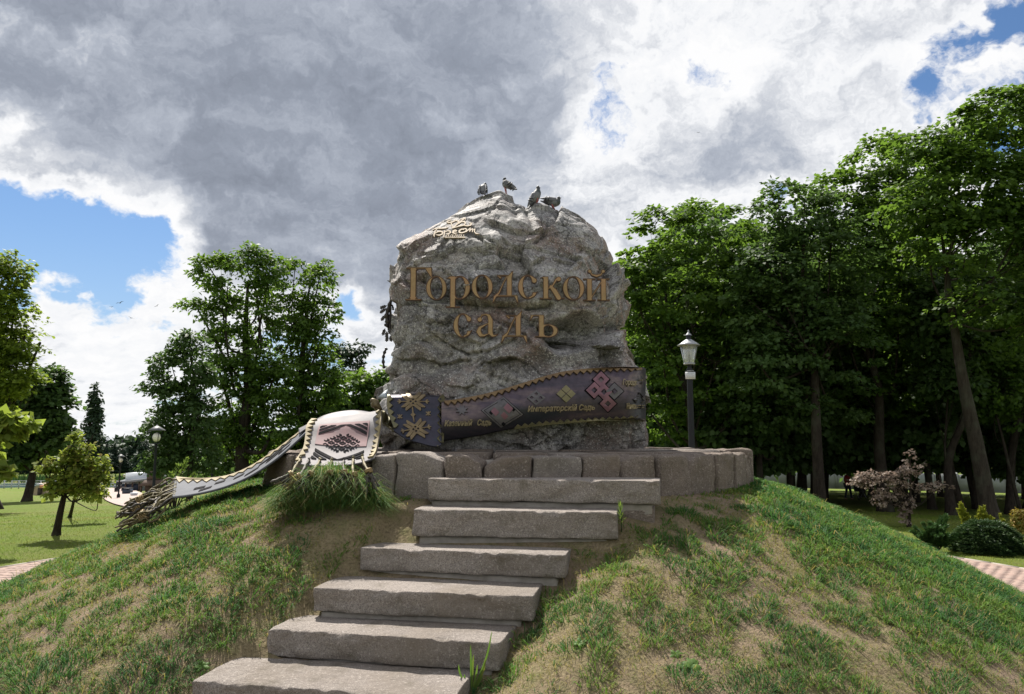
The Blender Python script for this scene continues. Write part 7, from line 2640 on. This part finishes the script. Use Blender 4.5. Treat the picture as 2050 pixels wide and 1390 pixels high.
def pushchair(P, rz):
    t = thing('pushchair', 'dark pushchair beside the person in red under the trees', 'pushchair', tuple(P))
    part('seat', G().add(*box(P + [0, 0, 0.52], (0.36, 0.55, 0.10))).add(*box(P + [0, 0.26, 0.78], (0.36, 0.10, 0.50))), M_DARKC, t)
    th = np.linspace(0.2, 2.4, 9)
    cv = np.stack([0 * th, 0.26 - 0.34 * np.cos(th + 0.5) * 0.9, 0.95 + 0.28 * np.sin(th)], -1)
    V = np.concatenate([P + cv + [sx_ * 0.2, 0, 0] for sx_ in (-1, 1)])
    i_ = np.arange(8)
    part('canopy', (V, np.stack([i_, i_ + 1, i_ + 10, i_ + 9], -1)), M_DARKC, t, True)
    g_ = G()
    for sx_ in (-0.2, 0.2):
        g_.add(*tube([P + [sx_, -0.35, 0.12], P + [sx_, 0.2, 0.6], P + [sx_, 0.55, 1.0]], 0.014, 6))
        g_.add(*tube([P + [sx_, 0.32, 0.12], P + [sx_, 0.0, 0.45]], 0.014, 6))
    g_.add(*tube([P + [-0.2, 0.55, 1.0], P + [0.2, 0.55, 1.0]], 0.016, 6))
    part('frame', g_, M_ZINC, t, True)
    for sx_ in (-0.22, 0.22):
        for y_ in (-0.35, 0.32):
            a = np.linspace(0, 2 * np.pi, 15)
            part('wheel', tube(P + np.stack([0 * a + sx_, y_ + 0.11 * np.cos(a), 0.125 + 0.11 * np.sin(a)], -1), 0.016, 6), M_DARKC, t, True)


pushchair(base_at(1716, 42.5) , 0)
# two people resting on a bench by the promenade
Pb = ground_at(236, 986)
kb = Pb[1] / F
bench = thing('park_bench', 'low dark backless bench at the edge of the far lawn', 'bench', tuple(Pb))
M_BENCH = plain('bench_wood', (0.06, 0.04, 0.03), (0.04, 0.03, 0.025), 0.7)
for q in range(3):
    part('seat_slat', box(Pb + [0.2, -0.15 + 0.15 * q, 0.45], (0.95, 0.11, 0.04)), M_BENCH, bench)
for sx_ in (-0.2, 0.6):
    part('leg', box(Pb + [sx_, 0.0, 0.21], (0.06, 0.45, 0.44)), M_IRON, bench)
person('person in dark clothes sitting on the park bench', Pb + np.array([0.05, 0.05, 0.0]), 0.1, M_DARKC, M_DARKC, 1.7, sit=True)

# birds far off in the sky
M_BIRD = plain('far_bird', (0.05, 0.05, 0.06), None, 0.8)
for i, (px, py, s_, a_) in enumerate(((240, 607, 1.0, 0.3), (262, 637, 0.9, -0.4), (223, 615, 0.6, 0.1), (314, 613, 0.7, 0.6), (1398, 266, 0.5, 0.0))):
    C0 = at(px, py, 95)
    w0 = 0.42 * s_
    ca, sa = math.cos(a_), math.sin(a_)
    def R3(p):
        p = np.asarray(p, float)
        return np.stack([p[:, 0] * ca - p[:, 2] * sa, p[:, 1], p[:, 0] * sa + p[:, 2] * ca], -1) * w0 + C0
    t = thing('flying_bird', ['small dark bird gliding with raised wings before the white cloud', 'small dark bird banking low before the white cloud', 'tiny bird flying nearest the maple', 'tiny bird circling beside the thin ash top', 'tiny speck of a bird high over the wood'][i], 'bird', tuple(C0), 'birds circling far off')
    part('body', tube(R3([[0, -0.5, 0], [0, -0.2, 0.02], [0, 0.2, 0.0], [0, 0.5, 0.02]]), np.array([0.03, 0.11, 0.09, 0.02]) * w0, 6), M_BIRD, t, True)
    for sg in (-1, 1):
        part('wing', (np.concatenate([R3([[0, -0.18, 0.03], [sg * 0.6, -0.22, 0.30], [sg * 1.25, 0.05, 0.22], [sg * 0.6, 0.12, 0.27], [0, 0.2, 0.03]]), R3([[0, -0.18, 0.0], [sg * 0.6, -0.22, 0.27], [sg * 1.25, 0.05, 0.20], [sg * 0.6, 0.12, 0.24], [0, 0.2, 0.0]])]), [np.array([[0, 1, 2, 3, 4], [9, 8, 7, 6, 5]]), np.array([[0, 5, 6, 1], [1, 6, 7, 2], [2, 7, 8, 3], [3, 8, 9, 4]])]), M_BIRD, t)

# ------------------------------------------------------------------ grass
def grass_mat(name, cols):
    m, g, b, out = new_mat(name)
    a = g.new('ShaderNodeAttribute', attribute_name='tint')
    r = g.ramp(a.outputs['Fac'], [(i / (len(cols) - 1), c) for i, c in enumerate(cols)])
    g.set(b.inputs['Base Color'], r)
    b.inputs['Roughness'].default_value = 0.7
    b.inputs['Specular IOR Level'].default_value = 0.12
    t = g.new('ShaderNodeBsdfTranslucent')
    g.set(t.inputs[0], g.mix(1.0, r, (1.5, 1.6, 0.9), 'MULTIPLY'))
    mx = g.new('ShaderNodeMixShader')
    mx.inputs[0].default_value = 0.35
    g.l.new(b.outputs[0], mx.inputs[1]); g.l.new(t.outputs[0], mx.inputs[2])
    g.l.new(mx.outputs[0], out.inputs[0])
    return m


M_GRASS = grass_mat('meadow_grass', [(0.29, 0.22, 0.11), (0.22, 0.185, 0.07), (0.15, 0.180, 0.042), (0.105, 0.170, 0.040), (0.070, 0.142, 0.036), (0.042, 0.104, 0.036)])


def blades(root, dirn, L, Wd, bend, rs_):
    """curved blades: 5 corners each"""
    n = len(root)
    a = rs_.rand(n) * 6.28
    sd = np.stack([np.cos(a), np.sin(a), 0 * a], -1)
    hd = unit(np.stack([rs_.normal(size=n), rs_.normal(size=n), 0 * a], -1))
    p1 = root + dirn * (L * 0.55)[:, None] + hd * (L * bend * 0.2)[:, None]
    tip = root + dirn * (L * (0.95 - 0.35 * bend))[:, None] + hd * (L * bend * 0.75)[:, None] - np.array([0, 0, 0.25]) * (L * bend)[:, None]
    w = Wd[:, None] * 0.5
    V = np.stack([root - sd * w, root + sd * w, p1 + sd * w * 0.75, p1 - sd * w * 0.75, tip], 1).reshape(-1, 3)
    k = np.arange(n)[:, None] * 5
    return V, [k + np.array([[0, 1, 2, 3]]), k + np.array([[3, 2, 4]])]


def slope_n(x, y):
    e = 0.08
    gx = (mound_h(x + e, y, False) - mound_h(x - e, y, False)) / (2 * e)
    gy = (mound_h(x, y + e, False) - mound_h(x, y - e, False)) / (2 * e)
    return unit(np.stack([-gx, -gy, 1 + 0 * x], -1))


def stair_mask(x, y, pad=0.0):
    s = x * NF[0] + y * NF[1]
    o = np.argsort(_ss)
    xc = np.interp(s, np.array(_ss)[o], np.array(_sx)[o])
    wd = np.interp(s, np.array(_ss)[o], np.array(_sw)[o])
    return (np.abs(x - xc) < wd + pad) & (s > min(_ss) - 0.6) & (s < max(_ss) + 0.2)


def under_slab(x, y, pad=0.0):
    """true under a stair slab"""
    o = np.zeros(np.shape(x), bool)
    for s_ in STEPS:
        L_, d_ = s_['L'], (s_['R'] - s_['L'])[:2]
        w_ = np.linalg.norm(d_)
        d_ = d_ / w_
        a_ = (x - L_[0]) * d_[0] + (y - L_[1]) * d_[1]
        b_ = -(x - L_[0]) * d_[1] + (y - L_[1]) * d_[0]
        o |= (a_ > -pad) & (a_ < w_ + pad) & (b_ > -pad) & (b_ < 0.62)
    return o


rs = RS(801)


def growth(x, y):
    """where the mound is green: clumps a hand or two wide, closing up on the far side of the slope"""
    p = np.stack([x, y, 0 * x], -1)
    r = np.hypot(x - MX, y - MY)
    th = np.arctan2(y - MY, x - MX)
    f = 0.40 * fbm(p * 2.2 + 3, 2) + 0.72 * fbm(p * 4.4 + 9, 2) + 0.30 * fbm(np.stack([r * 1.5, th * 2.6, 0 * r], -1) + 7, 2) + 0.25 * fbm(p * 0.6 + 20, 2)
    right = sstep(x, 1.2, 3.6) * sstep(y, 5.2, 8.0)
    f = f + 0.30 * right + 0.05 * sstep(x, 1.2, 3.5) + 0.07 * sstep(-x, 1.2, 2.6) + 0.12 * sstep(r, 6.0, 6.9)
    f = f - 0.20 * (1 - sstep(r, 3.5, 4.2)) * (y < 8.4) - 0.05 * stair_mask(x, y, 0.0)
    return f + 0.045


N = 620000
th = rs.uniform(math.pi * 0.92, math.pi * 2.08, N)
r = np.sqrt(rs.uniform(3.25 ** 2, 7.6 ** 2, N))
x, y = MX + r * np.cos(th), MY + r * np.sin(th)
xyp = pix(np.stack([x, y, mound_raw(x, y)], -1))
k = (xyp[:, 0] > -90) & (xyp[:, 0] < 2140) & (xyp[:, 1] < 1480) & ~under_slab(x, y, 0.015)
x, y = x[k], y[k]
gw = growth(x, y)
k = rs.rand(len(x)) < sstep(gw, -0.01, 0.09) * 0.48 + 0.022
x, y, gw = x[k], y[k], gw[k]
n = len(x)
e = 0.03
gr = np.stack([growth(x + e, y) - gw, growth(x, y + e) - gw], -1) / e
gr = gr / np.maximum(np.linalg.norm(gr, axis=1), 1.2)[:, None]
nn = slope_n(x, y)
lean = fbm(np.stack([x * 3, y * 3, 0 * x], -1) + 50, 2)
dirn = unit(nn * 0.45 + np.array([0, 0, 0.75]) - np.concatenate([gr * 0.8, np.zeros((n, 1))], 1) + 0.30 * rs.normal(size=(n, 3)) + np.stack([lean, 0.5 * lean, 0 * lean], -1) * 0.5)
L = (0.040 + 0.065 * rs.rand(n)) * (0.75 + 2.0 * np.clip(gw, 0, 0.40))
near = np.clip(y / 6.5, 0.7, 1.5)
patch = fbm(np.stack([x * 1.9, y * 1.9, 0 * x], -1) + 33, 2)
tt_ = np.clip(0.60 + 0.60 * patch + 0.22 * rs.rand(n) + 0.5 * np.clip(gw, -0.1, 0.3), 0.25, 1)
tt_ = np.where(rs.rand(n) < 0.08, rs.rand(n) * 0.3, tt_)
V, Fs = blades(np.stack([x, y, mound_h(x, y) - 0.005], -1), dirn, L, 0.0082 * near, 0.3 + 0.8 * rs.rand(n), rs)
solo('mound_grass', G().add(V, Fs, np.repeat(tt_, 5)), M_GRASS, 'tufts of green grass scattered over the mound', None, 'stuff', attr='tint')
# dry seed stalks standing out of the turf
N = 900
th = rs.uniform(math.pi * 0.95, math.pi * 2.05, N)
r = rs.uniform(3.8, 7.2, N)
x, y = MX + r * np.cos(th), MY + r * np.sin(th)
k = ~under_slab(x, y, 0.05)
x, y = x[k], y[k]
n = len(x)
V, Fs = blades(np.stack([x, y, mound_h(x, y) - 0.01], -1), unit(np.array([0, 0, 0.8]) + slope_n(x, y) * 0.3 + 0.5 * rs.normal(size=(n, 3))), rs.uniform(0.10, 0.24, n), np.full(n, 0.0055), 0.3 + 0.6 * rs.rand(n), rs)
solo('dry_stalk_litter', G().add(V, Fs, np.repeat(0.02 + 0.2 * rs.rand(n), 5)), M_GRASS, 'loose dry stalks standing and lying in the turf of the mound', None, 'stuff', attr='tint')
# short dry turf between the tufts
N = 420000
th = rs.uniform(math.pi * 0.92, math.pi * 2.08, N)
r = np.sqrt(rs.uniform(3.35 ** 2, 7.5 ** 2, N))
x, y = MX + r * np.cos(th), MY + r * np.sin(th)
xyp = pix(np.stack([x, y, mound_raw(x, y)], -1))
p = np.stack([x, y, 0 * x], -1)
dn = fbm(p * 1.5 + 31, 3) + 0.5 * fbm(p * 5 + 3, 2)
bare = (1 - sstep(r, 3.5, 4.0)) * (y < 8.5)
k = (xyp[:, 0] > -60) & (xyp[:, 0] < 2110) & (xyp[:, 1] < 1450) & ~under_slab(x, y, 0.01) & (rs.rand(N) < np.clip(sstep(dn, -0.40, 0.10) * (1 - 0.75 * bare), 0.05, 1) * 0.75)
x, y, p = x[k], y[k], p[k]
n = len(x)
nn = slope_n(x, y)
dirn = unit(nn * (0.25 + 0.6 * rs.rand(n))[:, None] + np.array([0, 0, 0.15]) + 0.75 * rs.normal(size=(n, 3)))
dirn = unit(dirn + nn * np.clip(0.12 - (dirn * nn).sum(1), 0, None)[:, None])
gl = fbm(p * 2.4 + 60, 3) + 0.35 * sstep(x, 1.0, 4.0)
tt_ = np.clip(0.02 + 0.34 * rs.rand(n) + np.clip(0.1 + gl * 1.2, 0, 0.5) * rs.rand(n), 0, 1)
V, Fs = blades(np.stack([x, y, mound_h(x, y) - 0.004], -1), dirn, 0.024 + 0.055 * rs.rand(n) ** 1.6, np.full(n, 0.0046) * np.clip(y / 6.5, 0.7, 1.5), 0.3 + 0.9 * rs.rand(n), rs)
solo('dry_turf', G().add(V, Fs, np.repeat(tt_, 5)), M_GRASS, 'short straw coloured turf between the green tufts on the mound', None, 'stuff', attr='tint')
# lawn blades near enough to tell from a carpet
N = 150000
Yl = 11.5 / (1 - rs.rand(N) * 0.62)
xl = rs.uniform(-0.74, 0.74, N) * Yl
k = (np.hypot(xl - MX, Yl - MY) > R1 + 0.05) & (np.abs(xl) > 0.22 * Yl) & (Yl < 38)
xl, Yl = xl[k], Yl[k]
p = np.stack([xl, Yl, 0 * xl], -1)
n = len(xl)
dn = fbm(p * 0.5 + 4, 3)
tt_ = np.clip(0.40 + 0.7 * dn + 0.22 * rs.rand(n), 0.12, 0.78)
V, Fs = blades(np.stack([xl, Yl, ground(xl, Yl) - 0.01 + 0.02 * fbm(np.stack([xl * 0.8, Yl * 0.8, 0 * xl], -1), 3)], -1), unit(np.array([0, 0, 1.0]) + 0.5 * rs.normal(size=(n, 3))), 0.035 + 0.045 * rs.rand(n), 0.0075 * Yl / 14, 0.3 + 0.6 * rs.rand(n), rs)
M_LGRASS = grass_mat('lawn_grass', [(0.27, 0.22, 0.10), (0.21, 0.195, 0.07), (0.165, 0.20, 0.04), (0.13, 0.19, 0.03), (0.095, 0.155, 0.028), (0.07, 0.12, 0.025)])
solo('lawn_grass', G().add(V, Fs, np.repeat(tt_, 5)), M_LGRASS, 'mown grass of the lawn', None, 'stuff', attr='tint')

# long rank tussock under the draped sash end
P = np.array([float(at(660, 985, 7.25)[0]), 7.2, 0])
tus = thing('grass_tussock', 'long dark green grass tussock hanging under the draped sash end', 'grass tuft', (P[0], 7.2, float(mound_h(P[0], 7.2))))
n = 11000
u_ = rs.uniform(-1, 1, n)
hgt = np.clip(1 - np.abs(u_) ** 2.2, 0, 1)
ex, ey = P[0] + u_ * 0.44 + rs.normal(size=n) * 0.02, 7.36 + rs.normal(size=n) * 0.07
ez = 1.56 + 0.33 * hgt * rs.rand(n) ** 0.8
dirn = unit(np.stack([0.45 * u_ + 0.35 * rs.normal(size=n), -0.55 - 0.4 * rs.rand(n), 0.35 + 0.45 * rs.normal(size=n)], -1))
V, Fs = blades(np.stack([ex, ey, ez], -1), dirn, rs.uniform(0.10, 0.30, n), np.full(n, 0.0065), 0.9 + 0.9 * rs.rand(n), rs)
part('blades', G().add(V, Fs, np.repeat(np.where(rs.rand(n) < 0.16, 0.4 * rs.rand(n), np.clip(0.5 + 0.5 * rs.rand(n), 0, 1)), 5)), M_GRASS, tus, attr='tint')


def strap_plant(label, px, py, tips, w, name='grass_plant', cat='grass', tint=0.62, droop=0.0):
    P = ground_at(px, py)
    t = thing(name, label, cat, tuple(P))
    for (tx_, ty_, bow) in tips:
        T_ = at(tx_, ty_, P[1] - 0.02)
        c = curve([P - [0, 0, 0.02], P * 0.5 + T_ * 0.5 + np.array([bow, 0, 0.02]), T_], 10)
        s2 = np.linspace(0, 1, 10)
        ww = w * np.sin(np.pi * np.clip(0.18 + 0.82 * s2, 0, 1)) ** 0.7
        sd = np.array([1.0, 0.25, 0])
        A_, B_ = c - sd * ww[:, None] / 2, c + sd * ww[:, None] / 2
        M_ = c + np.array([0, -1, 0.0]) * ww[:, None] * -0.25
        i_ = np.arange(9)
        V = np.concatenate([A_, M_, B_])
        part('blade', G().add(V, [np.stack([i_, i_ + 10, i_ + 11, i_ + 1], -1), np.stack([i_ + 10, i_ + 20, i_ + 21, i_ + 11], -1)], tint + 0.1 * rs.normal()), M_GRASS, t, True, attr='tint')
    return t


strap_plant('tall fresh green grass plant growing against the lowest full step', 944, 1386, [(985, 1262, .03), (942, 1290, 0.0), (972, 1318, .03), (918, 1330, -.03), (956, 1330, .01), (930, 1350, -.02), (966, 1352, .02), (948, 1310, 0)], 0.014)
strap_plant('long grass wisps fanning out by the end of the top step', 1338, 985, [(1385, 955, .03), (1372, 948, .03), (1352, 940, .01), (1345, 948, 0), (1392, 968, .04), (1362, 962, .02)], 0.008, tint=0.5)
# leafy weed beside the second step
P = ground_at(1244, 1066)
weed = thing('leafy_weed', 'upright weed with narrow bright green leaves at the end of the second step', 'weed', tuple(P))
T_ = at(1241, 1014, P[1] - 0.05)
part('stem', tube(curve([P, (P + T_) / 2 + [0.01, 0, 0], T_], 8), 0.004, 5), M_JUN, weed)
M_WEED = leaf_mat('weed_leaf', [(0.075, 0.14, 0.03), (0.10, 0.18, 0.035), (0.13, 0.21, 0.05)], (0.3, 0.4, 0.06), 0.35)
n = 26
k = np.linspace(0.25, 1.0, n)
a = np.arange(n) * 2.4
c = P + (T_ - P) * k[:, None]
ax_ = unit(np.stack([np.cos(a) * (1.2 - k), np.sin(a) * (1.2 - k), 0.55 + 0.6 * k], -1))
nr_ = unit(np.stack([-np.cos(a), -np.sin(a), 1 + 0 * a], -1))
for i in range(n):
    V, Fq = leaf_quads(c[i:i + 1], ax_[i:i + 1], nr_[i:i + 1], np.array([0.075]), np.array([0.017]))
    part('leaf', G().add(V, Fq, rs.rand()), M_WEED, weed, attr='tint')
# broad leaved rosettes in the thin turf
for px, py, nl, sz, lbl in ((1385, 1334, 9, 0.095, 'flat dandelion rosette with the longest leaves low on the dry slope'), (1352, 1312, 7, 0.06, 'small dandelion rosette just above the large one on the dry slope'), (405, 1336, 8, 0.07, 'small bright broad leaved weed by the left end of the lowest step in view'), (1160, 1290, 8, 0.07, 'little broad leaved weed in the dry turf right of the steps')):
    P = ground_at(px, py)
    t = thing('dandelion', lbl.replace('by the left end of', 'at the end of').replace('right of', 'beside'), 'weed', tuple(P))
    nn_ = slope_n(np.array([P[0]]), np.array([P[1]]))[0]
    for i in range(nl):
        a = 6.28 * i / nl + rs.normal() * 0.2
        d = np.array([math.cos(a), math.sin(a), 0])
        d = d - nn_ * (d @ nn_) + nn_ * rs.uniform(0.15, 0.5)
        L_ = sz * rs.uniform(0.6, 1.1)
        sd = np.cross(d, nn_)
        sd /= np.linalg.norm(sd)
        s2 = np.linspace(0, 1, 8)
        c = P + nn_ * 0.01 + d * (L_ * s2)[:, None] - nn_ * (0.35 * L_ * s2 ** 2)[:, None]
        w = sz * 0.16 * np.sin(np.pi * np.clip(s2 * 0.9 + 0.05, 0, 1)) * (1 + 0.45 * (np.arange(8) % 2))
        V = np.concatenate([c - sd * w[:, None], c + nn_ * 0.004, c + sd * w[:, None]])
        i_ = np.arange(7)
        part('leaf', G().add(V, [np.stack([i_, i_ + 8, i_ + 9, i_ + 1], -1), np.stack([i_ + 8, i_ + 16, i_ + 17, i_ + 9], -1)], rs.uniform(0, 0.6)), M_WEED, t, True, attr='tint')
# weeds growing up behind the ropes of the long sash
P = ground_at(352, 1000)
t = thing('nettle_clump', 'pale green weeds growing up behind the rope ends of the long sash', 'weeds', (float(at(352, 975, 10.2)[0]), 10.2, 1.0))
Pw = np.array([float(at(350, 975, 10.2)[0]), 10.2, float(ground(at(350, 975, 10.2)[0], 10.2))])
sprays(t, Pw, [(0.03, 0, 0.62, 0.12), (-0.08, 0.05, 0.52, 0.12), (0.14, 0, 0.70, 0.12), (0.22, 0.1, 0.5, 0.12), (-0.18, 0, 0.36, 0.12), (0.3, 0, 0.36, 0.1)], M_WEED, 0.075, 0.028, 70, 907)
